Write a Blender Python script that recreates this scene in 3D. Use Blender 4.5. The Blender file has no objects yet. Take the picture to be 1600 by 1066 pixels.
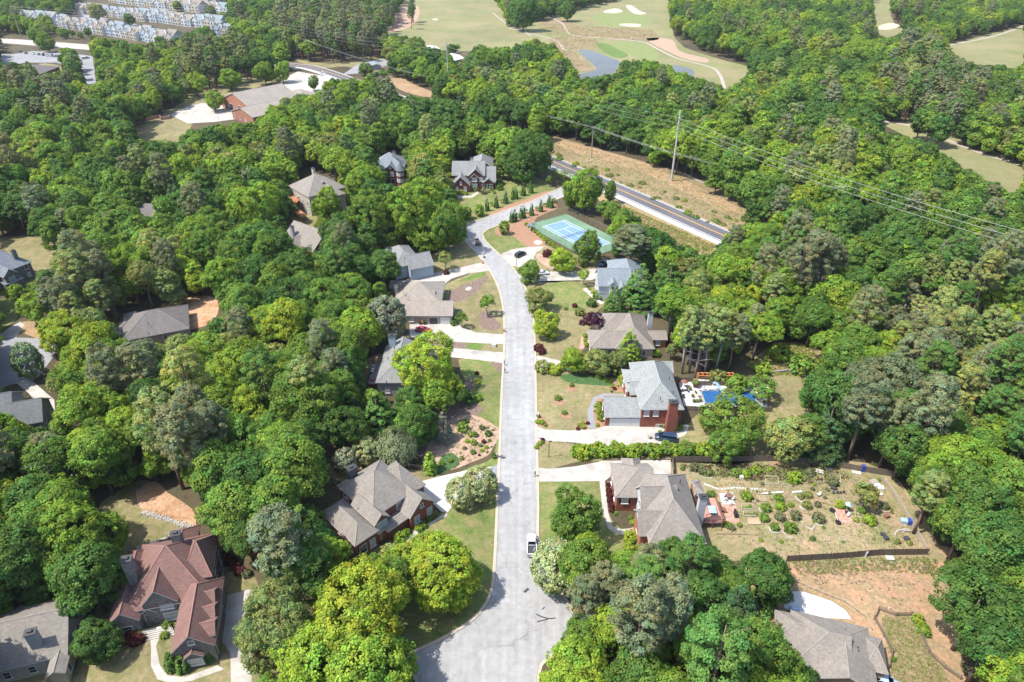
import bpy, bmesh, math, random
import numpy as np
from mathutils import Vector
random.seed(7)
RN = np.random.default_rng(11)
S = bpy.context.scene
COL = S.collection
R = math.radians

# ---------------------------------------------------------------- camera
CAM_H, F_PX, TH = 105.0, 1067.0, R(32.6)
cam_d = bpy.data.cameras.new('camera')
cam_d.sensor_width = 36.0
cam_d.lens = F_PX / 1600 * 36.0
cam_d.clip_start, cam_d.clip_end = 1.0, 6000.0
cam = bpy.data.objects.new('camera', cam_d)
cam.location = (0, 0, CAM_H)
cam.rotation_euler = (math.pi / 2 - TH, 0, 0)
COL.objects.link(cam)
S.camera = cam

# ---------------------------------------------------------------- sky, sun, exposure
SUN_EL, SUN_AZ = R(60), math.atan2(-0.26, -0.97)      # sun stands left of and a little behind the camera
W = bpy.data.worlds.new('World'); S.world = W; W.use_nodes = True
nt = W.node_tree
sky = nt.nodes.new('ShaderNodeTexSky'); sky.sky_type = 'NISHITA'; sky.sun_disc = False
sky.sun_elevation = SUN_EL
sky.sun_rotation = math.pi / 2 - SUN_AZ
sky.air_density = 1.0; sky.dust_density = 1.5
nt.links.new(sky.outputs[0], nt.nodes['Background'].inputs[0])
nt.nodes['Background'].inputs[1].default_value = 0.15
sd = bpy.data.lights.new('sun', 'SUN'); sd.energy = 3.5; sd.angle = R(0.55); sd.color = (1.0, 0.955, 0.88)
sun = bpy.data.objects.new('sun', sd); COL.objects.link(sun)
sun.location = (-200, -60, 400)
d = Vector((math.cos(SUN_AZ) * math.cos(SUN_EL), math.sin(SUN_AZ) * math.cos(SUN_EL), math.sin(SUN_EL)))
sun.rotation_euler = d.to_track_quat('Z', 'Y').to_euler()
S.view_settings.view_transform = 'Standard'; S.view_settings.look = 'None'
S.view_settings.gamma = 1.0; S.view_settings.use_curve_mapping = False
S.view_settings.exposure = 1.28
S.render.engine = 'CYCLES'
S.cycles.max_bounces = 6; S.cycles.diffuse_bounces = 4; S.cycles.glossy_bounces = 2
S.cycles.transmission_bounces = 3; S.cycles.transparent_max_bounces = 6
S.cycles.caustics_reflective = False; S.cycles.caustics_refractive = False

# ---------------------------------------------------------------- survey: plan positions were read off the photograph
ST, CT = math.sin(TH), math.cos(TH)
def G(x, y, z=0.0):
    """ground-plan point seen at photograph position (x, y), at height z"""
    a = (x - 800) / F_PX; b = (533 - y) / F_PX
    dx, dy, dz = a, CT + b * ST, -ST + b * CT
    t = (z - CAM_H) / dz
    return Vector((dx * t, dy * t, z))
def PX(p):
    x, y, z = p[0], p[1], p[2] - CAM_H
    dep = y * CT - z * ST
    return 800 + F_PX * x / dep, 533 - F_PX * (y * ST + z * CT) / dep
def SC(y):
    return (y + 149.5) * CT / CAM_H        # pixels per metre on the ground at photograph row y

# ---------------------------------------------------------------- objects
def tag(o, label=None, cat=None, group=None, kind=None):
    if label: o['label'] = label
    if cat: o['category'] = cat
    if group: o['group'] = group
    if kind: o['kind'] = kind
    return o
def link(name, data, parent=None, loc=None):
    o = bpy.data.objects.new(name, data); COL.objects.link(o)
    if parent: o.parent = parent
    if loc is not None: o.location = loc
    return o
def empty(name, loc=(0, 0, 0), rz=0.0, label=None, cat=None, group=None):
    o = link(name, None, None, loc); o.rotation_euler = (0, 0, rz); o.empty_display_size = 0.5
    return tag(o, label, cat, group)
def cp(o, parent=None):
    c = o.copy(); COL.objects.link(c)
    if parent: c.parent = parent
    for ch in o.children: cp(ch, c)
    return c

class MB:
    def __init__(s): s.v = []; s.f = []; s.m = []; s.uv = []
    def poly(s, pts, m=0, uv=None):
        n = len(s.v); s.v += [tuple(p) for p in pts]; s.f.append(tuple(range(n, n + len(pts)))); s.m.append(m)
        s.uv.append(uv); return s
    def box(s, c, d, rz=0.0, m=0, top=None):
        """box with centre c (x, y, z of the base), size d; top scales the upper face"""
        cx, cy, cz = c; w, l, h = d[0] / 2, d[1] / 2, d[2]; t = top or (1, 1)
        co, si = math.cos(rz), math.sin(rz)
        P = []
        for z, kx, ky in ((cz, 1, 1), (cz + h, t[0], t[1])):
            for sx, sy in ((-1, -1), (1, -1), (1, 1), (-1, 1)):
                x, y = sx * w * kx, sy * l * ky
                P.append((cx + x * co - y * si, cy + x * si + y * co, z))
        n = len(s.v); s.v += P
        for q in ((3, 2, 1, 0), (4, 5, 6, 7), (0, 1, 5, 4), (1, 2, 6, 5), (2, 3, 7, 6), (3, 0, 4, 7)):
            s.f.append(tuple(n + k for k in q)); s.m.append(m); s.uv.append(None)
        return s
    def tube(s, pts, rad, n=8, m=0, cap=True):
        pts = [Vector(p) for p in pts]; rad = rad if hasattr(rad, '__len__') else [rad] * len(pts)
        b = len(s.v)
        for i, p in enumerate(pts):
            t = (pts[min(i + 1, len(pts) - 1)] - pts[max(i - 1, 0)]).normalized()
            a = t.cross(Vector((0, 0, 1)) if abs(t.z) < .9 else Vector((1, 0, 0))).normalized(); c = t.cross(a)
            for k in range(n):
                g = 2 * math.pi * k / n
                s.v.append(tuple(p + a * math.cos(g) * rad[i] + c * math.sin(g) * rad[i]))
        for i in range(len(pts) - 1):
            for k in range(n):
                s.f.append((b + i * n + k, b + i * n + (k + 1) % n, b + (i + 1) * n + (k + 1) % n, b + (i + 1) * n + k)); s.m.append(m); s.uv.append(None)
        if cap:
            s.f.append(tuple(b + k for k in range(n))[::-1]); s.m.append(m); s.uv.append(None)
            e = b + (len(pts) - 1) * n
            s.f.append(tuple(e + k for k in range(n))); s.m.append(m); s.uv.append(None)
        return s
    def prism(s, pts, z0, z1, m=0):
        n = len(s.v); k = len(pts)
        s.v += [(p[0], p[1], z0) for p in pts] + [(p[0], p[1], z1) for p in pts]
        s.f.append(tuple(range(n, n + k))[::-1]); s.f.append(tuple(range(n + k, n + 2 * k))); s.m += [m, m]; s.uv += [None, None]
        for i in range(k):
            s.f.append((n + i, n + (i + 1) % k, n + k + (i + 1) % k, n + k + i)); s.m.append(m); s.uv.append(None)
        return s
    def lathe(s, prof, c=(0, 0, 0), n=12, m=0):
        b = len(s.v)
        for r, z in prof:
            for k in range(n):
                g = 2 * math.pi * k / n; s.v.append((c[0] + r * math.cos(g), c[1] + r * math.sin(g), c[2] + z))
        for i in range(len(prof) - 1):
            for k in range(n):
                s.f.append((b + i * n + k, b + i * n + (k + 1) % n, b + (i + 1) * n + (k + 1) % n, b + (i + 1) * n + k)); s.m.append(m); s.uv.append(None)
        s.f.append(tuple(b + k for k in range(n))[::-1]); s.m.append(m); s.uv.append(None)
        e = b + (len(prof) - 1) * n
        s.f.append(tuple(e + k for k in range(n))); s.m.append(m); s.uv.append(None)
        return s
    def mesh(s, name, mats, smooth=False):
        me = bpy.data.meshes.new(name); me.from_pydata(s.v, [], s.f)
        for q in (mats if isinstance(mats, (list, tuple)) else [mats]): me.materials.append(q)
        me.polygons.foreach_set('material_index', s.m)
        if any(u is not None for u in s.uv):
            l = me.uv_layers.new(name='UVMap').data
            for p, u in zip(me.polygons, s.uv):
                if u:
                    for k, li in enumerate(p.loop_indices): l[li].uv = u[k]
        if smooth: me.polygons.foreach_set('use_smooth', [True] * len(me.polygons))
        me.update(); return me
    def build(s, name, mats, parent=None, smooth=False, loc=None):
        return link(name, s.mesh(name, mats, smooth), parent, loc)

# ---------------------------------------------------------------- materials
ALB = .74
def mat(name, cols, scale=1.0, rough=.9, detail=6, big=0.0, bigscale=.05, bump=0.0, bscale=None, spec=.3, stretch=None, coord='pos', metal=0, lo=.3, hi=.7):
    """noise-mixed colours; big = slow variation of brightness"""
    m = bpy.data.materials.new(name); m.use_nodes = True; t = m.node_tree; N = t.nodes; L = t.links
    b = N['Principled BSDF']; b.inputs['Roughness'].default_value = rough; b.inputs['Metallic'].default_value = metal
    b.inputs['Specular IOR Level'].default_value = spec
    if coord == 'pos': src = N.new('ShaderNodeNewGeometry').outputs['Position']
    elif coord == 'uv': src = N.new('ShaderNodeTexCoord').outputs['UV']
    else: src = N.new('ShaderNodeTexCoord').outputs['Object']
    if stretch:
        mp = N.new('ShaderNodeMapping'); mp.inputs['Scale'].default_value = stretch; L.new(src, mp.inputs[0]); src = mp.outputs[0]
    no = N.new('ShaderNodeTexNoise'); no.inputs['Scale'].default_value = scale; no.inputs['Detail'].default_value = detail
    no.inputs['Roughness'].default_value = .62
    L.new(src, no.inputs['Vector'])
    cr = N.new('ShaderNodeValToRGB'); L.new(no.outputs[0], cr.inputs[0])
    el = cr.color_ramp.elements; cols = [tuple(x * ALB for x in c) for c in cols]
    n = len(cols)
    while len(el) < n: el.new(.5)
    for i, c in enumerate(cols):
        el[i].position = lo + (hi - lo) * i / max(1, n - 1); el[i].color = (*c, 1)
    out = cr.outputs[0]
    if big:
        n2 = N.new('ShaderNodeTexNoise'); n2.inputs['Scale'].default_value = bigscale; n2.inputs['Detail'].default_value = 3
        L.new(src, n2.inputs['Vector'])
        mr = N.new('ShaderNodeMapRange'); mr.inputs[1].default_value = .3; mr.inputs[2].default_value = .7
        mr.inputs[3].default_value = 1 - big; mr.inputs[4].default_value = 1 + big; L.new(n2.outputs[0], mr.inputs[0])
        mx = N.new('ShaderNodeVectorMath'); mx.operation = 'SCALE'; L.new(out, mx.inputs[0]); L.new(mr.outputs[0], mx.inputs[3]); out = mx.outputs[0]
    L.new(out, b.inputs['Base Color'])
    if bump:
        bn = N.new('ShaderNodeTexNoise'); bn.inputs['Scale'].default_value = bscale or scale * 3; L.new(src, bn.inputs['Vector'])
        bp = N.new('ShaderNodeBump'); bp.inputs['Strength'].default_value = bump; bp.inputs['Distance'].default_value = .2
        L.new(bn.outputs[0], bp.inputs['Height']); L.new(bp.outputs[0], b.inputs['Normal'])
    return m
def flat(name, c, rough=.6, spec=.4, metal=0, var=.12, scale=2.0):
    return mat(name, [tuple(x * (1 - var) for x in c), tuple(min(1, x * (1 + var)) for x in c)], scale, rough, 3, spec=spec, metal=metal, coord='obj')
def add_overlay(m, maker):
    """multiply the base colour of m by what maker(nodes, links, position) gives"""
    t = m.node_tree; N = t.nodes; L = t.links; b = N['Principled BSDF']
    ln = b.inputs['Base Color'].links[0]; src = ln.from_socket
    f = maker(N, L)
    mx = N.new('ShaderNodeVectorMath'); mx.operation = 'MULTIPLY'; L.new(src, mx.inputs[0]); L.new(f, mx.inputs[1]); L.new(mx.outputs[0], b.inputs['Base Color'])

def cracks(scale, width, dark, wob=.8):
    def mk(N, L):
        g = N.new('ShaderNodeNewGeometry'); no = N.new('ShaderNodeTexNoise'); no.inputs['Scale'].default_value = .35
        L.new(g.outputs['Position'], no.inputs['Vector'])
        v = N.new('ShaderNodeVectorMath'); v.operation = 'SCALE'; v.inputs[3].default_value = wob * 4; L.new(no.outputs['Color'], v.inputs[0])
        a = N.new('ShaderNodeVectorMath'); L.new(g.outputs['Position'], a.inputs[0]); L.new(v.outputs[0], a.inputs[1])
        vo = N.new('ShaderNodeTexVoronoi'); vo.feature = 'DISTANCE_TO_EDGE'; vo.inputs['Scale'].default_value = scale; L.new(a.outputs[0], vo.inputs['Vector'])
        mr = N.new('ShaderNodeMapRange'); mr.inputs[1].default_value = 0; mr.inputs[2].default_value = width
        mr.inputs[3].default_value = dark; mr.inputs[4].default_value = 1; L.new(vo.outputs['Distance'], mr.inputs[0])
        n2 = N.new('ShaderNodeTexNoise'); n2.inputs['Scale'].default_value = .09; L.new(g.outputs['Position'], n2.inputs['Vector'])
        mk2 = N.new('ShaderNodeMapRange'); mk2.inputs[1].default_value = .45; mk2.inputs[2].default_value = .6; L.new(n2.outputs[0], mk2.inputs[0])
        mi = N.new('ShaderNodeMix'); mi.inputs[2].default_value = 1.0
        L.new(mk2.outputs[0], mi.inputs[0]); L.new(mr.outputs[0], mi.inputs[3])
        cb = N.new('ShaderNodeCombineXYZ')
        for k in range(3): L.new(mi.outputs[0], cb.inputs[k])
        return cb.outputs[0]
    return mk
def bricks(w, h, mortar, col_m=(1.5, 1.5, 1.5), vary=.25, coord='UV', ms=.012):
    def mk(N, L):
        tc = N.new('ShaderNodeTexCoord'); br = N.new('ShaderNodeTexBrick')
        br.inputs['Scale'].default_value = 1; br.inputs['Brick Width'].default_value = w; br.inputs['Row Height'].default_value = h
        br.inputs['Mortar Size'].default_value = ms
        br.inputs['Color1'].default_value = (1 - vary, 1 - vary, 1 - vary, 1); br.inputs['Color2'].default_value = (1 + vary, 1 + vary, 1 + vary, 1)
        br.inputs['Mortar'].default_value = (*col_m, 1)
        L.new(tc.outputs[coord], br.inputs['Vector']); return br.outputs['Color']
    return mk
def grain(sx, sy, lo, hi, scale=1.0):
    """stretched streaks (uv)"""
    def mk(N, L):
        tc = N.new('ShaderNodeTexCoord'); mp = N.new('ShaderNodeMapping'); mp.inputs['Scale'].default_value = (sx, sy, 1)
        L.new(tc.outputs['UV'], mp.inputs[0]); no = N.new('ShaderNodeTexNoise'); no.inputs['Scale'].default_value = scale; no.inputs['Detail'].default_value = 4
        L.new(mp.outputs[0], no.inputs['Vector']); mr = N.new('ShaderNodeMapRange'); mr.inputs[1].default_value = .3; mr.inputs[2].default_value = .7
        mr.inputs[3].default_value = lo; mr.inputs[4].default_value = hi; L.new(no.outputs[0], mr.inputs[0])
        cb = N.new('ShaderNodeCombineXYZ')
        for k in range(3): L.new(mr.outputs[0], cb.inputs[k])
        return cb.outputs[0]
    return mk
def stripes(ax, ay, period, lo, hi):
    """mowing stripes / slab joints are left to geometry; this is grass laid by a mower (world metres)"""
    def mk(N, L):
        g = N.new('ShaderNodeNewGeometry'); dt = N.new('ShaderNodeVectorMath'); dt.operation = 'DOT_PRODUCT'; dt.inputs[1].default_value = (ax, ay, 0)
        L.new(g.outputs['Position'], dt.inputs[0]); s = N.new('ShaderNodeMath'); s.operation = 'MULTIPLY'; s.inputs[1].default_value = 2 * math.pi / period; L.new(dt.outputs['Value'], s.inputs[0])
        si = N.new('ShaderNodeMath'); si.operation = 'SINE'; L.new(s.outputs[0], si.inputs[0])
        mr = N.new('ShaderNodeMapRange'); mr.inputs[1].default_value = -1; mr.inputs[2].default_value = 1; mr.inputs[3].default_value = lo; mr.inputs[4].default_value = hi; L.new(si.outputs[0], mr.inputs[0])
        cb = N.new('ShaderNodeCombineXYZ')
        for k in range(3): L.new(mr.outputs[0], cb.inputs[k])
        return cb.outputs[0]
    return mk

def speckle(scale, lo, hi, s2=None):
    def mk(N, L):
        g = N.new('ShaderNodeNewGeometry'); no = N.new('ShaderNodeTexNoise'); no.inputs['Scale'].default_value = scale; no.inputs['Detail'].default_value = 5; no.inputs['Roughness'].default_value = .75
        L.new(g.outputs['Position'], no.inputs['Vector']); mr = N.new('ShaderNodeMapRange'); mr.inputs[1].default_value = .32; mr.inputs[2].default_value = .68; mr.inputs[3].default_value = lo; mr.inputs[4].default_value = hi
        L.new(no.outputs[0], mr.inputs[0]); cb = N.new('ShaderNodeCombineXYZ')
        for k in range(3): L.new(mr.outputs[0], cb.inputs[k])
        return cb.outputs[0]
    return mk
def pstreak(sc, lo, hi):
    def mk(N, L):
        g = N.new('ShaderNodeNewGeometry'); mp = N.new('ShaderNodeMapping'); mp.inputs['Scale'].default_value = sc; L.new(g.outputs['Position'], mp.inputs[0])
        no = N.new('ShaderNodeTexNoise'); no.inputs['Scale'].default_value = 1; no.inputs['Detail'].default_value = 4; L.new(mp.outputs[0], no.inputs['Vector'])
        mr = N.new('ShaderNodeMapRange'); mr.inputs[1].default_value = .32; mr.inputs[2].default_value = .68; mr.inputs[3].default_value = lo; mr.inputs[4].default_value = hi; L.new(no.outputs[0], mr.inputs[0]); cb = N.new('ShaderNodeCombineXYZ')
        for k in range(3): L.new(mr.outputs[0], cb.inputs[k])
        return cb.outputs[0]
    return mk
MT = {}
MT['floor'] = mat('forest_floor', [(.05, .045, .022), (.10, .075, .04), (.05, .07, .025)], .5, .95, 8, .3, .03, bump=.6)
MT['lawn'] = mat('dry_lawn', [(.155, .165, .055), (.215, .195, .085), (.26, .22, .11), (.33, .25, .145)], .35, .95, 12, .2, .06, bump=.3, bscale=9)
MT['lawn_green'] = mat('green_lawn', [(.10, .155, .035), (.15, .19, .05), (.21, .205, .075), (.27, .225, .11)], .3, .95, 12, .18, .06, bump=.3, bscale=9)
MT['lawn_bright'] = mat('bright_turf', [(.08, .165, .03), (.12, .19, .04), (.16, .20, .06)], .6, .95, 8, .1, .1, bump=.3, bscale=9)
MT['fairway'] = mat('fairway_turf', [(.18, .205, .075), (.235, .225, .10), (.28, .235, .125)], .035, .95, 9, .12, .012)
MT['green'] = mat('putting_green', [(.19, .235, .075), (.225, .25, .095)], .2, .95, 5)
MT['rough'] = mat('rough_grass', [(.13, .14, .05), (.23, .185, .095), (.30, .21, .125), (.17, .19, .055)], .5, .95, 9, .2, .06, bump=.8, bscale=3)
MT['straw'] = mat('straw_grass', [(.25, .20, .085), (.33, .25, .12), (.40, .29, .17)], .6, .95, 9, .15, .08, bump=.6, bscale=3)
MT['clay'] = mat('red_clay', [(.33, .165, .08), (.42, .235, .125), (.50, .32, .20), (.38, .25, .15)], .3, .95, 9, .15, .08, bump=.8, bscale=2)
MT['dirt'] = mat('tan_dirt', [(.44, .255, .145), (.38, .24, .14), (.29, .215, .115), (.48, .305, .19)], .28, .95, 10, .12, .09, bump=.8, bscale=2)
MT['garden'] = mat('garden_ground', [(.165, .175, .068), (.235, .21, .10), (.31, .235, .135), (.40, .265, .16)], .17, .95, 10, .14, .05, bump=.6, bscale=3)
MT['mulch_red'] = mat('red_mulch', [(.29, .16, .095), (.36, .205, .125), (.42, .25, .165)], 1.2, .95, 8, bump=.8, bscale=6)
MT['mulch_purple'] = mat('grey_mulch', [(.15, .105, .085), (.22, .155, .125), (.28, .20, .16)], 1.2, .95, 8, bump=.8, bscale=6)
MT['mulch_tan'] = mat('pine_straw', [(.33, .21, .14), (.43, .30, .21), (.50, .36, .26)], .7, .95, 9, .1, .2, bump=.8, bscale=5)
MT['road'] = mat('faded_asphalt', [(.30, .297, .29), (.345, .342, .335), (.39, .387, .38)], .6, .9, 12, .10, .06, bump=.1, bscale=20)
add_overlay(MT['road'], cracks(.11, .012, .62))
add_overlay(MT['road'], pstreak((.9, .035, 1), .90, 1.07)); add_overlay(MT['road'], speckle(.07, .93, 1.06))
MT['road_dark'] = mat('dark_asphalt', [(.105, .105, .115), (.13, .13, .14)], .8, .85, 8, .1, .05)
MT['lot'] = mat('parking_asphalt', [(.25, .25, .26), (.31, .31, .32)], .4, .9, 8, .1, .05)
MT['conc'] = mat('driveway_concrete', [(.36, .335, .295), (.45, .42, .375), (.52, .49, .445)], .35, .9, 12, .12, .16, bump=.08, bscale=15)
MT['conc_white'] = mat('bleached_concrete', [(.52, .51, .49), (.60, .59, .57)], .5, .9, 8, .03, .1)
MT['kerb'] = mat('kerb_concrete', [(.44, .36, .28), (.54, .46, .37)], 1.5, .9, 6)
MT['slate_apron'] = mat('stained_apron', [(.22, .23, .25), (.32, .33, .35)], 1.0, .9, 7)
MT['yellow'] = flat('yellow_paint', (.70, .36, .04), .8)
MT['white_p'] = flat('white_paint', (.78, .78, .76), .7)
MT['court_g'] = mat('court_green', [(.13, .235, .145), (.175, .28, .18)], .2, .8, 8, .1, .08)
MT['court_b'] = mat('court_blue', [(.16, .285, .44), (.195, .325, .475)], .3, .8, 6)
MT['sand'] = mat('bunker_sand', [(.50, .41, .30), (.58, .49, .37)], .5, .95, 5, bump=.4, bscale=1)
MT['path'] = mat('cart_path', [(.36, .31, .26), (.44, .38, .33)], .5, .9, 6)
MT['ivy'] = mat('ground_cover', [(.035, .085, .025), (.06, .13, .035), (.10, .18, .06)], 1.2, .9, 8, bump=1.0, bscale=5)
for k_ in ('lawn', 'lawn_green', 'lawn_bright', 'rough', 'straw', 'clay', 'dirt', 'garden', 'mulch_red', 'mulch_purple', 'mulch_tan', 'ivy'): add_overlay(MT[k_], speckle(1.3, .70, 1.28))
for k_ in ('road', 'conc', 'conc_white', 'lot'): add_overlay(MT[k_], speckle(.9, .90, 1.08))
for k_ in ('fairway', 'green'): add_overlay(MT[k_], speckle(.25, .85, 1.13))
MT['wood'] = mat('fence_wood', [(.13, .10, .075), (.19, .15, .115), (.24, .20, .16)], 1.5, .9, 6, coord='obj', stretch=(6, 6, .6))
MT['wood_red'] = mat('stained_wood', [(.38, .16, .07), (.48, .22, .10)], 2, .8, 5, coord='obj')
MT['wood_pale'] = mat('pale_timber', [(.42, .34, .26), (.54, .45, .36)], 3, .9, 5, coord='obj')
MT['deck_grey'] = mat('grey_deck', [(.20, .18, .18), (.29, .26, .26)], 2, .9, 5, coord='obj')
MT['pole'] = mat('pole_wood', [(.26, .23, .20), (.36, .33, .29)], 2, .9, 5, coord='obj', stretch=(5, 5, .3))
MT['pole_grey'] = flat('pole_steel', (.46, .44, .42), .6, .4)
MT['wire'] = flat('aluminium_wire', (.30, .30, .31), .45, .5)
MT['black'] = flat('black_paint', (.018, .018, .02), .5)
MT['dark'] = flat('dark_plastic_and_shade', (.05, .05, .055), .6)  # also the painted shade inside the open garage and the station bays
MT['white'] = flat('white_trim', (.72, .71, .69), .6)
MT['bark'] = mat('bark', [(.09, .07, .055), (.16, .13, .105), (.22, .19, .16)], 2.5, .95, 6, coord='obj', stretch=(2, 2, .4))
MT['bark_red'] = mat('pine_bark', [(.16, .10, .075), (.27, .19, .15)], 2.5, .95, 6, coord='obj', stretch=(2, 2, .4))
MT['bark_grey'] = mat('grey_bark', [(.26, .23, .21), (.40, .37, .34)], 2.5, .95, 6, coord='obj', stretch=(2, 2, .4))
MT['stone'] = mat('field_stone', [(.28, .25, .22), (.42, .38, .34)], 3, .9, 4)
MT['brick_pave'] = mat('brick_paving', [(.47, .22, .17), (.55, .29, .22), (.60, .36, .29)], 1.6, .9, 7)
MT['terracotta'] = flat('terracotta', (.42, .19, .10), .8)
MT['blue_pl'] = flat('blue_plastic', (.03, .07, .34), .5)
MT['blue_lt'] = flat('pale_blue_plastic', (.35, .52, .66), .5)
MT['red_cl'] = flat('red_fabric', (.42, .06, .08), .8)
MT['brown_cl'] = flat('brown_fabric', (.22, .10, .07), .8)
MT['orange_net'] = flat('orange_sheet', (.72, .27, .09), .7)
MT['yellow_pl'] = flat('yellow_plastic', (.66, .46, .03), .5)
MT['tyre'] = flat('tyre_rubber', (.02, .02, .021), .9, .2)
MT['chrome'] = flat('wheel_alloy', (.5, .5, .52), .3, .5, metal=.8)
MT['glass_car'] = flat('car_glass', (.012, .014, .018), .05, .6)
MT['lamp_r'] = flat('tail_lamp', (.35, .015, .015), .3)
MT['lamp_w'] = flat('head_lamp', (.7, .7, .68), .2)
def paint(name, c):
    m = flat('paint_' + name, c, .28, .5, var=.04); m.node_tree.nodes['Principled BSDF'].inputs['Coat Weight'].default_value = .6
    return m
# window glass mirrors the sky a little
g = flat('window_glass', (.035, .045, .055), .06, .8, var=.3, scale=.7); MT['glass'] = g
g2 = flat('window_blind', (.42, .45, .47), .25, .5, var=.15, scale=.7); MT['blind'] = g2
def roof_mat(name, c):
    m = mat(name, [tuple(x * k for x in c) for k in (.86, 1.0, 1.13)], 1.6, .95, 9, .07, .12, bump=.25, bscale=8, coord='uv')
    add_overlay(m, bricks(.5, .17, 0, (.72, .72, .72), .13, ms=.012)); add_overlay(m, grain(.9, .12, .90, 1.08)); return m
def brick_mat(name, c):
    m = mat(name, [tuple(x * k for x in c) for k in (.75, 1.0, 1.25)], 3.0, .92, 8, .1, .2, coord='uv')
    add_overlay(m, bricks(.24, .085, 0, (1.35, 1.4, 1.4), .28, ms=.01)); return m
def siding_mat(name, c):
    m = mat(name, [tuple(x * k for x in c) for k in (.94, 1.0, 1.05)], .6, .75, 6, coord='uv')
    add_overlay(m, bricks(50., .2, 0, (.72, .72, .74), .02, ms=.012)); return m
def stone_mat(name, c):
    m = mat(name, [tuple(x * k for x in c) for k in (.6, 1.0, 1.4)], 2.2, .92, 6, coord='uv')
    add_overlay(m, bricks(.45, .22, 0, (1.2, 1.2, 1.2), .3, ms=.02)); return m
RF = {k: roof_mat('shingles_' + k, c) for k, c in dict(tan=(.265, .238, .208), tan2=(.32, .282, .24), brown=(.255, .222, .192), red=(.225, .128, .108), grey=(.25, .255, .252), greygreen=(.285, .30, .29),
      slate=(.19, .21, .24), bluegrey=(.23, .265, .29), dark=(.15, .16, .165), charcoal=(.175, .158, .15), white=(.66, .66, .66)).items()}
WL = dict(brick=brick_mat('brick_red', (.26, .085, .055)), brick_dk=brick_mat('brick_dark', (.15, .05, .045)), brick_or=brick_mat('brick_orange', (.36, .16, .10)), brick_tan=brick_mat('brick_tan', (.38, .29, .22)),
          white=siding_mat('siding_white', (.56, .585, .60)), beige=siding_mat('siding_beige', (.50, .46, .38)), blue=siding_mat('siding_blue', (.42, .50, .56)), stone=stone_mat('stone_grey', (.20, .19, .18)), red=siding_mat('siding_red', (.36, .05, .05)),
          grey=siding_mat('siding_grey', (.36, .37, .38)), dark=siding_mat('siding_dark', (.10, .10, .11)))
# ---------------------------------------------------------------- ground, roads, paths
def smooth_line(P, n=4, closed=False):
    P = [Vector(p) for p in P]; out = []; k = len(P)
    for i in range(k if closed else k - 1):
        p0 = P[(i - 1) % k] if closed or i > 0 else P[0]; p1 = P[i]; p2 = P[(i + 1) % k]; p3 = P[(i + 2) % k] if closed or i + 2 < k else P[-1]
        for j in range(n):
            t = j / n
            out.append(.5 * ((2 * p1) + (p2 - p0) * t + (2 * p0 - 5 * p1 + 4 * p2 - p3) * t * t + (3 * p1 - p0 - 3 * p2 + p3) * t ** 3))
    if not closed: out.append(P[-1])
    return out
def patch(name, px, z, m, sm=0, kind='structure', thick=0.0, label=None, cat=None):
    P = [G(x, y) for x, y in px]
    if sm: P = smooth_line(P, sm, True)
    b = MB()
    if thick: b.prism([(p.x, p.y) for p in P], z - thick, z)
    else: b.poly([(p.x, p.y, z) for p in P])
    if sum((P[i].x * P[(i + 1) % len(P)].y - P[(i + 1) % len(P)].x * P[i].y) for i in range(len(P))) < 0: b.f = [tuple(reversed(f)) for f in b.f]
    return tag(b.build(name, MT[m]), label, cat, None, kind)
def ribbon(name, pts, w0, w1, z, m, h=0.0, parent=None, kind='structure'):
    """strip along a plan line from offset w0 to w1 (left of travel positive); h > 0 gives it a step"""
    b = MB(); A = []; B = []
    for i, p in enumerate(pts):
        t = (pts[min(i + 1, len(pts) - 1)] - pts[max(i - 1, 0)]); t.z = 0; t.normalize(); n = Vector((-t.y, t.x, 0))
        A.append(p + n * w0); B.append(p + n * w1)
    for i in range(len(pts) - 1):
        a, c, d2, e = A[i], A[i + 1], B[i + 1], B[i]
        b.poly([(a.x, a.y, z + h), (c.x, c.y, z + h), (d2.x, d2.y, z + h), (e.x, e.y, z + h)])
        if h:
            b.poly([(a.x, a.y, z), (c.x, c.y, z), (c.x, c.y, z + h), (a.x, a.y, z + h)]); b.poly([(d2.x, d2.y, z), (e.x, e.y, z), (e.x, e.y, z + h), (d2.x, d2.y, z + h)])
    if w1 > w0: b.f = [tuple(reversed(f)) for f in b.f]
    b.f = [tuple(reversed(f)) for f in b.f] if w1 > w0 else b.f
    o = b.build(name, MT[m], parent)
    if not parent: o['kind'] = kind
    return o
b = MB(); b.poly([(-1700, -250, 0), (1700, -250, 0), (1700, 2300, 0), (-1700, 2300, 0)]); tag(b.build('ground', MT['floor']), kind='structure')

# main street: left and right kerb lines
LEFT = [(662, 1075), (645, 1045), (646, 1024), (690, 1002), (735, 974), (760, 948), (772, 918), (776, 870), (779, 800), (783, 700), (786, 610), (789, 560), (790, 520), (788, 484), (782, 455), (771, 430), (757, 409), (742, 391), (728, 377)]
RIGHT = [(752, 366), (757, 377), (770, 390), (786, 404), (801, 420), (816, 444), (826, 468), (831, 492), (833.5, 530), (834.5, 580), (835.5, 640), (837, 720), (838, 790), (838, 850), (850, 890), (872, 925), (890, 952), (895, 974), (886, 1000), (862, 1022), (842, 1040), (838, 1075)]
UP_T = [(690, 366), (712, 356), (724, 350.5), (742, 347), (770, 337), (800, 326), (830, 315.5), (868, 298), (890, 288)]
UP_B = [(896, 300), (873, 310), (850, 319), (820, 333), (796, 343), (777, 352), (760, 359), (752, 366)]
wl = lambda px, n=4: smooth_line([G(x, y) for x, y in px], n)
Lw, Rw, Tw, Bw = wl(LEFT), wl(RIGHT), wl(UP_T), wl(UP_B)
loop = Lw + [G(715, 372), G(690, 378)] + Tw + Bw + Rw[1:] + [G(860, 1150), G(800, 1240), G(680, 1200), G(655, 1120)]
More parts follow.
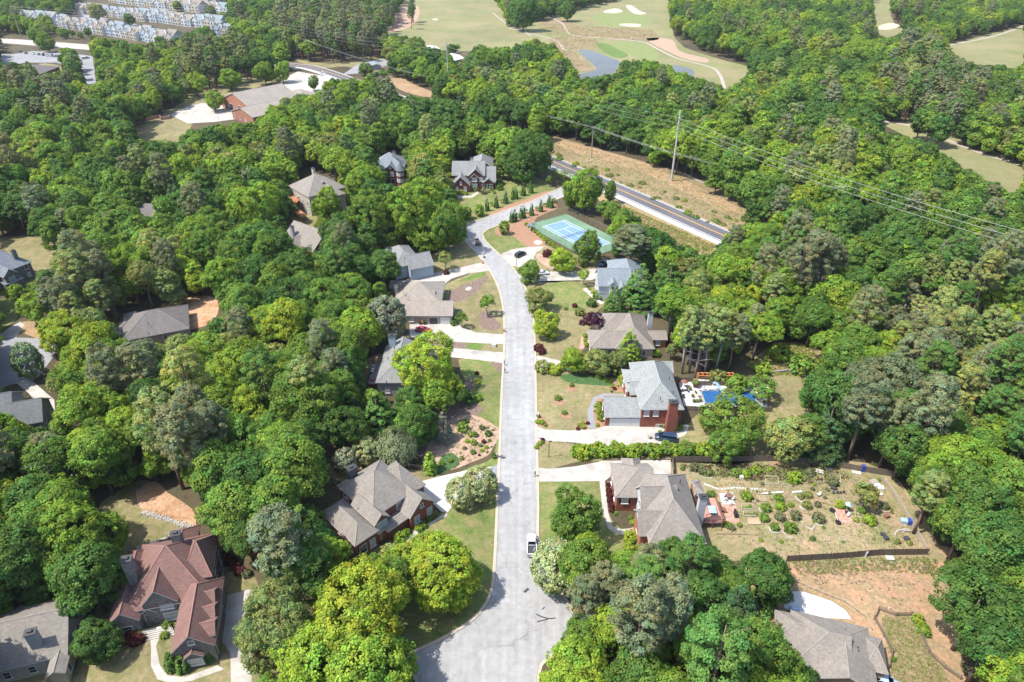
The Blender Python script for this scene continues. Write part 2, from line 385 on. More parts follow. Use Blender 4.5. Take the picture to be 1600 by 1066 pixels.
b = MB(); b.poly([(p.x, p.y, .05) for p in loop][::-1]); st = tag(b.build('street', MT['road']), kind='structure')
for nm, line, s in (('kerb', Lw, 1), ('kerb', Rw, 1), ('kerb', Tw, 1), ('kerb', Bw, 1)):
    ribbon(nm, line, 0.05 * s, .62 * s, .0, 'kerb', .15) if nm else 0
# round planted island of the turning circle, only its kerb reaches into the picture
ic = G(716, 1083)
isl = [Vector((ic.x + 3.3 * math.cos(a), ic.y + 3.3 * math.sin(a) - 1.6, 0)) for a in np.linspace(0, 2 * math.pi, 41)]
ribbon('kerb', isl, 0, .45, .05, 'kerb', .14)
b = MB(); b.poly([(p.x, p.y, .12) for p in isl[:-1]]); tag(b.build('lawn', MT['lawn']), kind='structure')
# dark tar marks on the turning circle
for i, pl in enumerate(([(838, 960), (846, 964), (858, 967), (868, 966)], [(839, 972), (856, 968)], [(819, 926), (826, 920)], [(847, 953), (851, 949)])):
    ribbon('tar_seam', wl(pl, 3), -.12 if i != 2 else -.25, .12 if i != 2 else .25, .056, 'dark')
for pl in ([(779, 998), (815, 985), (840, 975), (862, 967)], [(716, 1066), (718, 1030), (720, 1008)], [(780, 878), (800, 877), (806, 878)], [(806, 921), (804, 935), (797, 950)], [(781, 845), (812, 846)], [(782, 815), (812, 817)], [(779, 920), (806, 921)]):
    ribbon('tar_seam', wl(pl, 3), -.045, .045, .055, 'path')

# parkway: long straight two-lane road through the woods
PKC = [G(*p) for p in ((300, 88), (453, 101), (500, 109), (560, 130), (640, 160), (750, 203), (860, 251), (975, 299.5), (1127, 366.5), (1300, 440), (1600, 571))]
PK = smooth_line(PKC, 4)
ribbon('parkway', PK, -5.0, 5.0, .05, 'road_dark')
ribbon('parkway_marking', PK, -.22, .22, .06, 'yellow')
ribbon('parkway_marking', PK, 4.3, 4.6, .06, 'white_p'); ribbon('parkway_marking', PK, -4.6, -4.3, .06, 'white_p')
ribbon('kerb', PK, 5.05, 5.6, 0, 'kerb', .14)
ribbon('pavement', PK, -8.2, -5.2, .045, 'conc_white')
PK2 = smooth_line([G(*p) for p in ((-120, 60), (0, 64), (70, 69), (135, 74), (200, 80), (260, 86), (300, 88))], 4)
ribbon('parkway', PK2, -9.0, 9.0, .05, 'conc'); ribbon('kerb', PK2, 9.05, 10.5, 0, 'kerb', .14)
ribbon('kerb', PK2, -.8, .8, .05, 'kerb', .1)

D = [  # name, material, z, smooth, outline
 ('lawn', 'lawn', .02, 3, [(150, 800), (190, 765), (235, 752), (300, 820), (345, 862), (400, 905), (420, 1000), (420, 1110), (120, 1130), (135, 1000), (170, 880)]),
 ('lawn', 'lawn_green', .02, 3, [(560, 880), (600, 850), (640, 838), (690, 800), (700, 775), (740, 745), (783, 735), (783, 790), (779, 860), (773, 918), (757, 948), (720, 984), (648, 1022), (620, 1000), (590, 930)]),
 ('lawn', 'lawn', .02, 3, [(480, 730), (540, 715), (650, 735), (690, 745), (660, 770), (560, 760)]),
 ('lawn', 'lawn_green', .02, 2, [(716, 562), (785, 560), (787, 600), (783, 700), (783, 735), (700, 745), (760, 722), (772, 708), (775, 690), (768, 668), (740, 650), (735, 610)]),
 ('mulch_bed', 'mulch_tan', .026, 3, [(690, 665), (735, 648), (778, 668), (781, 680), (770, 700), (762, 712), (738, 722), (700, 735), (660, 722)]),
 ('mulch_bed', 'mulch_purple', .024, 3, [(640, 690), (680, 640), (700, 622), (735, 626), (755, 640), (738, 655), (700, 690), (680, 730)]),
 ('lawn', 'lawn', .02, 3, [(680, 470), (690, 448), (730, 430), (757, 420), (770, 432), (784, 465), (790, 500), (790, 523), (720, 520), (700, 500)]),
 ('mulch_bed', 'mulch_purple', .03, 3, [(700, 470), (705, 455), (735, 442), (762, 431), (758, 442), (740, 460), (715, 472)]),
 ('lawn_patch', 'lawn_bright', .028, 3, [(715, 440), (738, 430), (758, 425), (757, 431), (735, 437)]),
 ('mulch_bed', 'mulch_purple', .03, 3, [(750, 490), (760, 488), (780, 504), (783, 510), (775, 516), (762, 515), (750, 508)]),
 ('lawn', 'lawn', .02, 2, [(640, 522), (790, 536), (790, 550), (720, 546), (640, 533)]),
 ('mulch_bed', 'mulch_purple', .03, 0, [(640, 527), (729, 532), (728, 545), (690, 541), (640, 535)]),
 ('lawn_patch', 'lawn_bright', .031, 1, [(730, 532), (756, 534), (752, 547), (729, 545)]),
 ('mulch_bed', 'mulch_purple', .03, 3, [(766, 563), (786, 563), (786, 582), (775, 577)]),
 ('mulch_bed', 'mulch_purple', .03, 3, [(725, 598), (740, 590), (745, 600), (732, 610)]),
 ('lawn', 'lawn', .02, 3, [(668, 405), (700, 385), (725, 375), (745, 395), (758, 412), (720, 424), (680, 430)]),
 ('lawn', 'lawn_green', .02, 3, [(700, 305), (735, 295), (780, 260), (800, 262), (850, 283), (868, 297), (830, 315), (800, 326), (742, 348), (718, 350), (712, 330)]),
 ('mulch_bed', 'mulch_red', .026, 3, [(760, 338), (790, 322), (820, 312), (850, 300), (862, 302), (830, 314), (800, 325), (770, 337)]),
 ('lawn', 'lawn_green', .02, 3, [(752, 370), (762, 360), (790, 350), (812, 360), (830, 380), (815, 388), (782, 396), (766, 386)]),
 ('mulch_bed', 'mulch_red', .026, 3, [(772, 362), (780, 354), (800, 344), (830, 330), (860, 318), (872, 325), (850, 335), (835, 345), (845, 365), (852, 380), (835, 386), (820, 384), (800, 368), (782, 369)]),
 ('lawn', 'lawn', .02, 3, [(783, 400), (815, 390), (850, 382), (880, 395), (930, 400), (935, 425), (905, 440), (832, 440), (812, 425)]),
 ('mulch_bed', 'mulch_tan', .026, 3, [(836, 400), (848, 396), (870, 400), (865, 420), (850, 415)]),
 ('lawn', 'lawn', .02, 3, [(815, 440), (930, 440), (950, 470), (930, 490), (915, 540), (890, 560), (836, 562), (832, 490)]),
 ('lawn_patch', 'lawn_green', .026, 3, [(852, 446), (900, 440), (926, 462), (916, 484), (870, 484), (850, 466)]),
 ('lawn', 'lawn', .02, 3, [(836, 575), (880, 578), (905, 592), (990, 595), (1000, 660), (930, 680), (880, 675), (836, 666)]),
 ('lawn', 'lawn', .02, 3, [(838, 688), (900, 694), (1045, 690), (1100, 640), (1200, 640), (1205, 585), (1290, 545), (1310, 600), (1260, 650), (1190, 720), (1040, 722), (900, 722), (838, 742)]),
 ('lawn', 'lawn_green', .02, 2, [(838, 752), (940, 750), (948, 800), (975, 830), (1010, 842), (990, 880), (900, 880), (838, 860)]),
 ('garden_ground', 'garden', .02, 2, [(1040, 718), (1290, 716), (1400, 745), (1470, 860), (1450, 880), (1230, 880), (1000, 860), (1090, 790)]),
 ('bare_clearing', 'dirt', .018, 3, [(1190, 865), (1450, 850), (1500, 880), (1520, 960), (1500, 1040), (1510, 1120), (1180, 1120), (1170, 960)]),
 ('lawn_patch', 'rough', .026, 3, [(1378, 965), (1425, 962), (1440, 1000), (1470, 1040), (1490, 1090), (1400, 1090), (1392, 1020)]),
 ('rough_patch', 'straw', .022, 1, [(1165, 570), (1210, 535), (1250, 535), (1290, 562), (1285, 582), (1200, 588)]),
 ('easement', 'rough', .02, 2, [(830, 205), (960, 240), (1080, 275), (1180, 325), (1165, 355), (1140, 362), (972, 290), (855, 240)]),
 ('easement_soil', 'dirt', .024, 2, [(850, 214), (930, 232), (1010, 256), (1080, 286), (1150, 322), (1165, 335), (1130, 328), (1060, 296), (990, 264), (900, 240)]),
 ('easement', 'straw', .02, 2, [(930, 300), (965, 313), (1120, 380), (1110, 400), (1060, 395), (1000, 365), (950, 330)]),
 ('fairway', 'fairway', .02, 3, [(560, 60), (600, 30), (640, -10), (660, -60), (1060, -60), (1050, 0), (1055, 60), (1110, 88), (1180, 108), (1180, 130), (1140, 145), (960, 140), (890, 120), (860, 95), (780, 80), (640, 80)]),
 ('pine_straw_ground', 'mulch_tan', .024, 3, [(590, 40), (610, 15), (650, 8), (655, 25), (640, 42), (610, 50)]),
 ('rough_patch', 'rough', .026, 3, [(840, 40), (872, 28), (905, 40), (960, 44), (1015, 46), (1030, 60), (1010, 64), (960, 62), (900, 58), (880, 50)]),
 ('rough_patch', 'rough', .026, 3, [(855, 62), (890, 57), (935, 64), (950, 75), (930, 78), (900, 80), (925, 104), (925, 112), (895, 108), (880, 90)]),
 ('rough_patch', 'lawn_bright', .028, 3, [(930, 70), (945, 68), (980, 84), (975, 90), (955, 88)]),
 ('bare_slope', 'mulch_tan', .026, 3, [(1010, 60), (1050, 62), (1062, 80), (1105, 92), (1100, 98), (1065, 90), (1030, 74)]),
 ('fairway', 'fairway', .02, 3, [(1355, -60), (1400, -60), (1392, 25), (1425, 45), (1400, 70), (1360, 60), (1368, 30)]),
 ('fairway', 'fairway', .02, 3, [(1450, 75), (1500, 66), (1600, 38), (1700, 10), (1760, 80), (1600, 130), (1530, 110)]),
 ('fairway', 'fairway', .02, 3, [(1350, 180), (1400, 186), (1500, 215), (1620, 265), (1760, 330), (1700, 360), (1590, 310), (1500, 265), (1420, 215)]),
 ('fairway', 'fairway', .02, 3, [(1560, 120), (1620, 110), (1640, 140), (1580, 145)]),
 ('putting_green', 'green', .03, 4, [(925, 28), (950, 20), (1000, 22), (1020, 32), (1000, 42), (950, 41)]),
 ('putting_green', 'green', .03, 4, [(955, 70), (985, 64), (1010, 70), (1030, 85), (1020, 96), (990, 88)]),
 ('lawn', 'lawn', .02, 3, [(180, 225), (215, 195), (270, 170), (300, 145), (330, 125), (400, 105), (440, 118), (420, 130), (340, 160), (300, 195), (280, 222)]),
 ('bare_soil', 'dirt', .024, 3, [(605, 120), (628, 122), (642, 130), (662, 138), (682, 148), (668, 152), (640, 146), (618, 136)]),
 ('lawn', 'lawn', .02, 3, [(455, 92), (520, 100), (560, 90), (600, 92), (590, 112), (540, 104), (500, 106)]),
 ('bare_soil', 'clay', .022, 3, [(210, 500), (250, 480), (310, 462), (340, 470), (335, 500), (300, 515), (240, 520)]),
 ('lawn', 'lawn', .02, 3, [(100, 530), (190, 505), (200, 520), (140, 540)]),
 ('lawn', 'lawn_green', .02, 3, [(-60, 480), (20, 468), (30, 490), (10, 510), (-60, 530)]),
 ('bare_soil', 'dirt', .022, 3, [(20, 510), (70, 500), (140, 520), (100, 540), (60, 530)]),
 ('lawn', 'lawn', .02, 3, [(-60, 380), (100, 370), (110, 395), (60, 440), (-60, 460)]),
 ('bare_slope', 'clay', .026, 2, [(212, 768), (243, 752), (262, 770), (300, 795), (306, 822), (280, 820), (255, 808), (224, 800)]),
 ('lawn', 'lawn', .02, 3, [(-40, 950), (60, 940), (120, 965), (110, 1010), (60, 1090), (-60, 1090)]),
 ('lawn', 'lawn', .02, 3, [(455, 335), (480, 325), (500, 345), (515, 360), (490, 370), (462, 350)]),
 ('bare_soil', 'dirt', .02, 3, [(560, 570), (600, 555), (600, 620), (550, 630), (500, 620)]),
 ('lawn', 'lawn', .02, 3, [(60, 100), (100, 105), (110, 125), (95, 130)]),
]
for nm, m, z, sm, px in D: patch(nm, px, z, m, sm)

C = [  # driveways, walks, lots
 ('driveway', 'conc_white', [(783, 728), (782, 742), (752, 749), (722, 770), (700, 800), (690, 800), (664, 775), (660, 752), (690, 744), (745, 732)]),
 ('driveway_apron', 'slate_apron', [(767, 731), (784, 722), (783, 762), (767, 760)]),
 ('driveway', 'conc', [(790, 523), (792, 538), (760, 537), (720, 535), (690, 533), (655, 532), (640, 525), (640, 506), (712, 505), (722, 512), (745, 520)]),
 ('driveway', 'conc', [(789, 551), (789, 568), (740, 562), (680, 556), (640, 560), (640, 540), (700, 543), (760, 549)]),
 ('driveway', 'conc', [(757, 409), (766, 423), (730, 428), (705, 436), (690, 448), (650, 448), (640, 436), (690, 424), (725, 417)]),
 ('driveway', 'conc', [(783, 397), (800, 390), (825, 386), (850, 385), (845, 391), (838, 394), (834, 403), (836, 412), (812, 418), (800, 415)]),
 ('driveway', 'conc', [(808, 428), (842, 425), (900, 424), (930, 420), (950, 425), (925, 438), (860, 439), (822, 441), (814, 437)]),
 ('driveway', 'conc', [(835, 556), (850, 558), (885, 566), (890, 580), (860, 575), (835, 573)]),
 ('driveway', 'conc', [(836, 665), (850, 671), (890, 673), (930, 671), (950, 665), (1075, 665), (1070, 676), (1050, 692), (1040, 694), (1000, 697), (935, 697), (900, 692), (836, 688)]),
 ('driveway', 'conc', [(837, 731), (860, 733), (900, 729), (935, 722), (945, 719), (1048, 719), (1048, 745), (958, 742), (945, 752), (838, 753)]),
 ('path', 'conc', [(936, 748), (945, 750), (950, 800), (957, 822), (970, 827), (985, 826), (985, 834), (965, 836), (950, 826), (942, 800)]),
 ('path', 'brick_pave', [(984, 826), (1001, 820), (1001, 832), (985, 834)]),
 ('path', 'lot', [(918, 668), (919, 640), (927, 621), (943, 615), (975, 616), (975, 619), (945, 619), (931, 626), (927, 645), (931, 672)]),
 ('driveway', 'conc_white', [(1228, 925), (1253, 924), (1300, 940), (1322, 955), (1330, 968), (1290, 966), (1250, 962), (1225, 950)]),
 ('driveway', 'conc', [(356, 930), (395, 920), (395, 1000), (392, 1110), (362, 1110), (360, 1020), (345, 1000), (338, 960)]),
 ('path', 'conc', [(234, 990), (252, 990), (244, 1010), (250, 1040), (262, 1056), (290, 1058), (340, 1040), (350, 1046), (300, 1064), (270, 1068), (246, 1062), (236, 1040), (236, 1010)]),
 ('patio', 'conc', [(212, 856), (270, 835), (293, 827), (293, 846), (275, 842), (262, 850), (230, 862), (215, 866)]),
 ('patio', 'conc', [(335, 880), (350, 884), (352, 935), (338, 940)]),
 ('path', 'conc', [(698, 800), (699, 806), (676, 818), (655, 832), (636, 848), (628, 846), (650, 828), (680, 812)]),
 ('driveway', 'conc', [(520, 308), (540, 312), (572, 336), (560, 342), (535, 330)]),
 ('path', 'conc', [(712, 306), (735, 306), (752, 296), (752, 300), (738, 309), (712, 310)]),
 ('driveway', 'conc', [(690, 282), (705, 284), (704, 296), (690, 294)]),
 ('path', 'conc', [(910, 452), (916, 450), (940, 470), (945, 474), (938, 476)]),
 ('path', 'brick_pave', [(905, 545), (908, 528), (914, 522), (913, 545)]),
 ('fire_station_apron', 'conc', [(266, 180), (290, 168), (316, 161), (345, 164), (368, 170), (372, 186), (333, 191), (293, 193)]),
 ('fire_station_lot', 'conc', [(430, 140), (440, 124), (465, 112), (518, 121), (500, 145), (460, 150)]),
 ('parking_lot', 'lot', [(-60, 82), (20, 85), (50, 80), (100, 82), (145, 88), (150, 130), (135, 135), (120, 110), (90, 98), (45, 98), (-60, 110)]),
 ('parking_lot', 'lot', [(560, 100), (600, 92), (612, 100), (560, 115), (535, 117)]),
 ('townhouse_lane', 'lot', [(110, 24), (130, 22), (260, 48), (258, 54), (150, 36)]),
 ('driveway', 'conc', [(-10, 530), (15, 512), (32, 503), (38, 508), (30, 522), (24, 530)]),
 ('driveway', 'conc', [(128, 536), (150, 524), (190, 518), (190, 523), (160, 528), (138, 538)]),
 ('cul_de_sac', 'lot', [(-80, 528), (30, 528), (70, 529), (90, 540), (82, 560), (60, 590), (45, 600), (20, 600), (-80, 640)]),
 ('driveway', 'conc', [(25, 598), (50, 595), (85, 625), (86, 642), (72, 646), (45, 615)]),
 ('pool_deck', 'conc_white', [(1060, 596), (1085, 592), (1192, 602), (1206, 640), (1070, 640)]),
]
cz = .04
for nm, m, px in C:
    patch(nm, px, cz, m, 0); cz += .0004
# saw-cut joints of the nearer drives, as real shallow strips
for a, c in (((880, 673), (882, 694)), ((905, 672), (906, 694)), ((933, 671), (935, 697)), ((866, 733), (867, 752)), ((893, 730), (894, 752)), ((919, 726), (920, 752)), ((947, 719), (948, 746)), ((1000, 719), (1000, 740)), ((700, 512), (700, 533)), ((735, 518), (735, 536)), ((760, 523), (760, 537))):
    ribbon('driveway_joint', [G(*a), G(*c)], -.05, .05, .06, 'path')
# cart paths
for pl, w in (([(795, 44), (835, 54), (870, 64), (882, 78), (905, 78)], 2.2), ([(830, 20), (860, 28), (880, 38), (888, 52), (910, 57), (960, 61), (1005, 66), (1030, 78), (1060, 92), (1110, 105), (1125, 118), (1132, 138)], 2.4),
              ([(1375, 190), (1420, 196), (1470, 215), (1530, 238), (1600, 260), (1700, 300)], 3.2), ([(1470, 72), (1530, 62), (1580, 48), (1650, 20)], 2.6), ([(770, 20), (790, 36), (830, 56)], 2.0), ([(895, 130), (905, 140), (920, 146)], 2.4)):
    ribbon('cart_path', wl(pl, 5), -w / 2, w / 2, .045, 'path')
# ponds and bunkers
wm = flat('pond_water', (.085, .068, .045), .1, .1, var=.25, scale=.05); MT['pond'] = wm
patch('pond', [(903, 79), (925, 80), (955, 91), (968, 96), (966, 106), (950, 120), (935, 128), (905, 122), (904, 117), (928, 110), (930, 105)], .034, 'pond', 4)
patch('pond', [(1036, 104), (1060, 103), (1085, 112), (1072, 130), (1048, 140), (1035, 130)], .034, 'pond', 4)
for px in ([(942, 19), (955, 14), (966, 14), (973, 18), (960, 21)], [(978, 10), (985, 8), (992, 12), (1001, 18), (1010, 21), (1000, 23), (988, 20)], [(967, 38), (980, 37), (1000, 38), (998, 42), (975, 41)], [(1370, 42), (1390, 36), (1406, 40), (1392, 46), (1372, 46)], [(675, 30), (682, 29), (685, 31), (679, 32)], [(1362, 186), (1385, 185), (1382, 190), (1364, 190)]):
    patch('bunker', px, .04, 'sand', 4)
# ---------------------------------------------------------------- houses
FOOT = []          # plan outlines no tree may stand in
LAND = []          # landmarks for tree labels
class House:
    def __init__(s, label, heading, roof, wall, short=None, name='house', cat='house', group=None, trim='white', z0=0.0):
        """heading: ((pxA, pxB), z) an eave line left to right; or a number (radians)"""
        if isinstance(heading, (int, float)): s.a = heading; s.h = None
        else:
            (p, q), z = heading; A, B = G(*p, z), G(*q, z); s.a = math.atan2(B.y - A.y, B.x - A.x)
        s.u = Vector((math.cos(s.a), math.sin(s.a), 0)); s.v = Vector((-s.u.y, s.u.x, 0))
        s.label, s.name, s.cat, s.roof, s.wall, s.trim, s.short, s.group = label, name, cat, roof, wall, trim, short, group
        s.root = None; s.w = []; s.doors = []
    def loc(s, p):
        d = Vector((p[0], p[1], 0)) - s.o; return d.dot(s.u), d.dot(s.v)
    def wing(s, A, B, depth, ze, axis='u', pitch=.75, e0=0, e1=0, roof=None, wall=None, gable=None, zb=-.3, fwd=0.0, sh=0.0, win=True):
        a, b = G(*A, ze), G(*B, ze)
        if s.root is None:
            s.o = Vector((a.x, a.y, 0)); s.root = empty(s.name, s.o, s.a, s.label, s.cat, s.group)
            if s.short: LAND.append((s.short, s.o + s.u * 6 + s.v * 6))
        ua, va = s.loc(a); ub, vb = s.loc(b)
        u0, u1 = min(ua, ub) + sh, max(ua, ub) + sh; v0 = (va + vb) / 2 - fwd
        v1 = v0 + depth if isinstance(depth, (int, float)) else s.loc(G(*depth, ze))[1]
        k = len(s.w) * .007
        u0, u1, v0, v1, ze = u0 + k, u1 + k * .7, v0 + k, v1 + k * .7, ze + k * .6
        s.w.append((u0, u1, v0, v1, ze, win))
        FOOT.append([s.o + s.u * x + s.v * y for x, y in ((u0 - 1, v0 - 1), (u1 + 1, v0 - 1), (u1 + 1, v1 + 1), (u0 - 1, v1 + 1))])
        T = .2; ins = .38
        if axis == 'u': half = (v1 - v0) / 2; L = u1 - u0
        else: half = (u1 - u0) / 2; L = v1 - v0
        rz = ze + pitch * half; i0, i1 = e0 * half, e1 * half
        if i0 + i1 > L - .2: f = (L - .2) / (i0 + i1); i0 *= f; i1 *= f
        def P(l, t, z):        # along the ridge, across
            return (u0 + l, v0 + t, z) if axis == 'u' else (u1 - t, v0 + l, z)
        W2 = 2 * half
        c = [P(0, 0, ze), P(L, 0, ze), P(L, W2, ze), P(0, W2, ze)]; r0, r1 = P(i0, half, rz), P(L - i1, half, rz)
        tops = [[c[0], c[1], r1, r0], [c[2], c[3], r0, r1]]
        if e0 > 0: tops.append([c[3], c[0], r0])
        if e1 > 0: tops.append([c[1], c[2], r1])
        R_ = RF[roof or s.roof]; Wm = WL[wall or s.wall]; m = MB()
        for f in tops:
            a3, b3 = Vector(f[0]), Vector(f[1]); eu = (b3 - a3).normalized(); nn = (b3 - a3).cross(Vector(f[-1]) - a3).normalized(); ev = nn.cross(eu)
            uv = [((Vector(p) - a3).dot(eu) + len(s.w) * 3.3, (Vector(p) - a3).dot(ev)) for p in f]
            m.poly(f, 0, uv); m.poly([(p[0], p[1], p[2] - T) for p in f][::-1], 1)
        rim = [(c[0], c[1]), (c[2], c[3])]
        rim += [(c[3], c[0])] if e0 > 0 else [(c[3], r0), (r0, c[0])]
        rim += [(c[1], c[2])] if e1 > 0 else [(c[1], r1), (r1, c[2])]
        for p, q in rim: m.poly([(p[0], p[1], p[2] - T), (q[0], q[1], q[2] - T), q, p], 1)
        ro = m.build('roof', [R_, MT[s.trim]], s.root)
        rc = MB(); lines = [(r0, r1)] if (Vector(r1) - Vector(r0)).length > .3 else []
        if e0 > 0: lines += [(c[0], r0), (c[3], r0)]
        if e1 > 0: lines += [(c[1], r1), (c[2], r1)]
        for p, q in lines:
            rc.tube([Vector(p), Vector(q)], .10, 5)
        if lines: rc.build('ridge_cap', [roof_cap(roof or s.roof)], ro)
        # walls
        zt = ze + pitch * ins - T - .02; zp = rz - T - .02
        ring = [P(ins, ins, 0), P(L - ins, ins, 0), P(L - ins, W2 - ins, 0), P(ins, W2 - ins, 0)]
        wb = MB(); gm = 1 if gable else 0
        for k2 in range(4):
            p, q = ring[k2], ring[(k2 + 1) % 4]; ln = (Vector(q) - Vector(p)).length
            end0, end1 = k2 == 3 and e0 == 0, k2 == 1 and e1 == 0
            wb.poly([(p[0], p[1], zb), (q[0], q[1], zb), (q[0], q[1], zt), (p[0], p[1], zt)], 0, [(0, zb), (ln, zb), (ln, zt), (0, zt)])
            if end0 or end1:
                mid = ((p[0] + q[0]) / 2, (p[1] + q[1]) / 2, zp)
                wb.poly([(p[0], p[1], zt), (q[0], q[1], zt), mid], gm, [(0, zt), (ln, zt), (ln / 2, zp)])
        wb.poly([(p[0], p[1], zt) for p in ring], 0)
        wb.build('wall', [Wm, WL[gable] if gable else Wm], s.root)
        s.last = (u0, u1, v0, v1, ze, rz); return s
    def face(s, i, fc):
        u0, u1, v0, v1, ze, _ = s.w[i]; k = .38
        return {'f': ((u0 + k, v0 + k), (u1 - k, v0 + k)), 'b': ((u1 - k, v1 - k), (u0 + k, v1 - k)), 'l': ((u0 + k, v1 - k), (u0 + k, v0 + k)), 'r': ((u1 - k, v0 + k), (u1 - k, v1 - k))}[fc]
    def opening(s, i, fc, t, z, w, h, kind='window', shutters=None, m='glass', frame='white'):
        (ax, ay), (bx, by) = s.face(i, fc); L = math.hypot(bx - ax, by - ay); ex, ey = (bx - ax) / L, (by - ay) / L; nx, ny = ey, -ex
        cx, cy = ax + (bx - ax) * t, ay + (by - ay) * t; rz = math.atan2(ey, ex)
        s.doors.append((i, fc, cx, cy, z, w, h))
        def slab(name, c, ww, hh, zz, dep, mm, par):
            q = MB(); q.box((0, 0, 0), (ww, dep, hh)); o = q.build(name, mm, par); return o
        q = MB(); d = .07
        if kind == 'garage_door_or_shade':
            q.box((0, 0, 0), (w + .3, .06, h + .15)); fr = q.build('garage_door_or_shade', MT[frame], s.root); fr.location = (cx + nx * .032, cy + ny * .032, z); fr.rotation_euler = (0, 0, rz)
            n = 4
            for k in range(n):
                p = MB(); p.box((0, -.045, k * h / n + .02), (w, .05, h / n - .05)); p.build('door_or_shade_panel', MT[m], fr)
            return s
        if kind == 'door':
            q.box((0, 0, 0), (w + .25, .08, h + .12)); fr = q.build('door', MT[frame], s.root); fr.location = (cx + nx * .042, cy + ny * .042, z); fr.rotation_euler = (0, 0, rz)
            p = MB(); p.box((0, -.055, .02), (w, .05, h - .04)); p.build('door_leaf', MT[m], fr)
            p = MB(); p.box((w * .36, -.11, h * .45), (.06, .06, .12)); p.build('handle', MT['chrome'], fr); return s
        key = ('win', round(w, 2), round(h, 2), m, frame)
        if key not in WINM:
            q = MB()
            for sx in (-1, 1): q.box((sx * w / 2, 0, 0), (.1, .1, h + .12))
            for zz in (0, h + .02): q.box((0, -.002, zz), (w - .1, .104, .1))
            q.box((0, -.004, h * .5), (w - .1, .07, .06)); q.box((0, -.06, -.08), (w + .3, .2, .08))
            p = MB(); p.box((0, .005, .1), (w - .1, .05, h - .08))
            WINM[key] = (q.mesh('window', MT[frame]), p.mesh('pane', MT[m]))
        fr = link('window', WINM[key][0], s.root, (cx + nx * .052, cy + ny * .052, z)); fr.rotation_euler = (0, 0, rz)
        link('pane', WINM[key][1], fr)
        if shutters:
            for sx in (-1, 1):
                p = MB(); p.box((sx * (w / 2 + .27), 0, 0), (.42, .06, h + .1)); p.build('shutter', MT[shutters], fr)
        return s
    def auto(s, sp=3.4, w=1.05, h=1.5, faces='flrb', skip=(), shutters=None):
        """windows on every outside wall that has none of its own"""
        for i, (u0, u1, v0, v1, ze, win) in enumerate(s.w):
            if not win: continue
            for fc in faces:
                if (i, fc) in skip: continue
                (ax, ay), (bx, by) = s.face(i, fc); L = math.hypot(bx - ax, by - ay); n = int(L / sp)
                if n < 1: continue
                ex, ey = (bx - ax) / L, (by - ay) / L
                for fl in range(max(1, int(ze / 2.75))):
                    z = fl * 2.85 + .95
                    if z + h > ze - .15: continue
                    for k in range(n):
                        t = (k + .5) / n; cx, cy = ax + (bx - ax) * t, ay + (by - ay) * t; ok = True
                        for sd in (-.8, .8):
                            qx, qy = cx + ey * .7 + ex * sd, cy - ex * .7 + ey * sd
                            for j, (a0, a1, b0, b1, zj, _) in enumerate(s.w):
                                if j != i and a0 < qx < a1 and b0 < qy < b1 and zj > z: ok = False
                        for (j, f2, dx, dy, dz, dw, dh) in s.doors:
                            if math.hypot(dx - cx, dy - cy) < dw / 2 + w and dz < z + h and dz + dh > z: ok = False
                        if ok: s.opening(i, fc, t, z, w, h, 'window', shutters, 'glass' if (k + fl + i) % 3 else 'blind'); s.doors.pop()
        return s
    def chimney(s, px, zt, w, d, m, zb=0.0, cap='dark'):
        p = G(*px, zt); x, y = s.loc(p); q = MB(); M_ = WL[m] if m in WL else MT[m]
        def side(z0, z1, ww, dd):
            P = [(x - ww / 2, y - dd / 2), (x + ww / 2, y - dd / 2), (x + ww / 2, y + dd / 2), (x - ww / 2, y + dd / 2)]
            for k in range(4):
                a, b = P[k], P[(k + 1) % 4]; L = math.hypot(a[0] - b[0], a[1] - b[1])
                q.poly([(*a, z0), (*b, z0), (*b, z1), (*a, z1)], 0, [(0, z0), (L, z0), (L, z1), (0, z1)])
            q.poly([(*c, z1) for c in P], 0)
        side(zb, zt, w, d)
        c = q.build('chimney', M_, s.root)
        k = MB(); k.box((x, y, zt), (w + .25, d + .25, .14)); k.box((x, y, zt + .14), (w * .45, d * .45, .3)); k.build('chimney_cap', MT[cap], c); return s
    def vents(s, pts, z):
        for p in pts:
            g = G(*p, z); x, y = s.loc(g); q = MB(); q.tube([(x, y, z - .7), (x, y, z + .25)], .09, 8); q.build('vent_pipe', MT['dark'], s.root)
        return s
    def box(s, name, px, z, size, m, rz=0, base=0.0):
        x, y = s.loc(G(*px, z)); q = MB(); q.box((x, y, base), size, rz); return q.build(name, MT[m], s.root)
WINM = {}
CAPM = {}
def roof_cap(k):
    if k not in CAPM:
        c = dict(tan=(.32, .285, .25), tan2=(.38, .335, .28), brown=(.31, .27, .23), red=(.33, .18, .145), grey=(.31, .315, .31), greygreen=(.38, .395, .38), slate=(.25, .27, .30), bluegrey=(.29, .32, .345), dark=(.19, .20, .205), charcoal=(.26, .235, .22), white=(.7, .7, .7))[k]
        CAPM[k] = flat('ridge_' + k, c, .95)
    return CAPM[k]

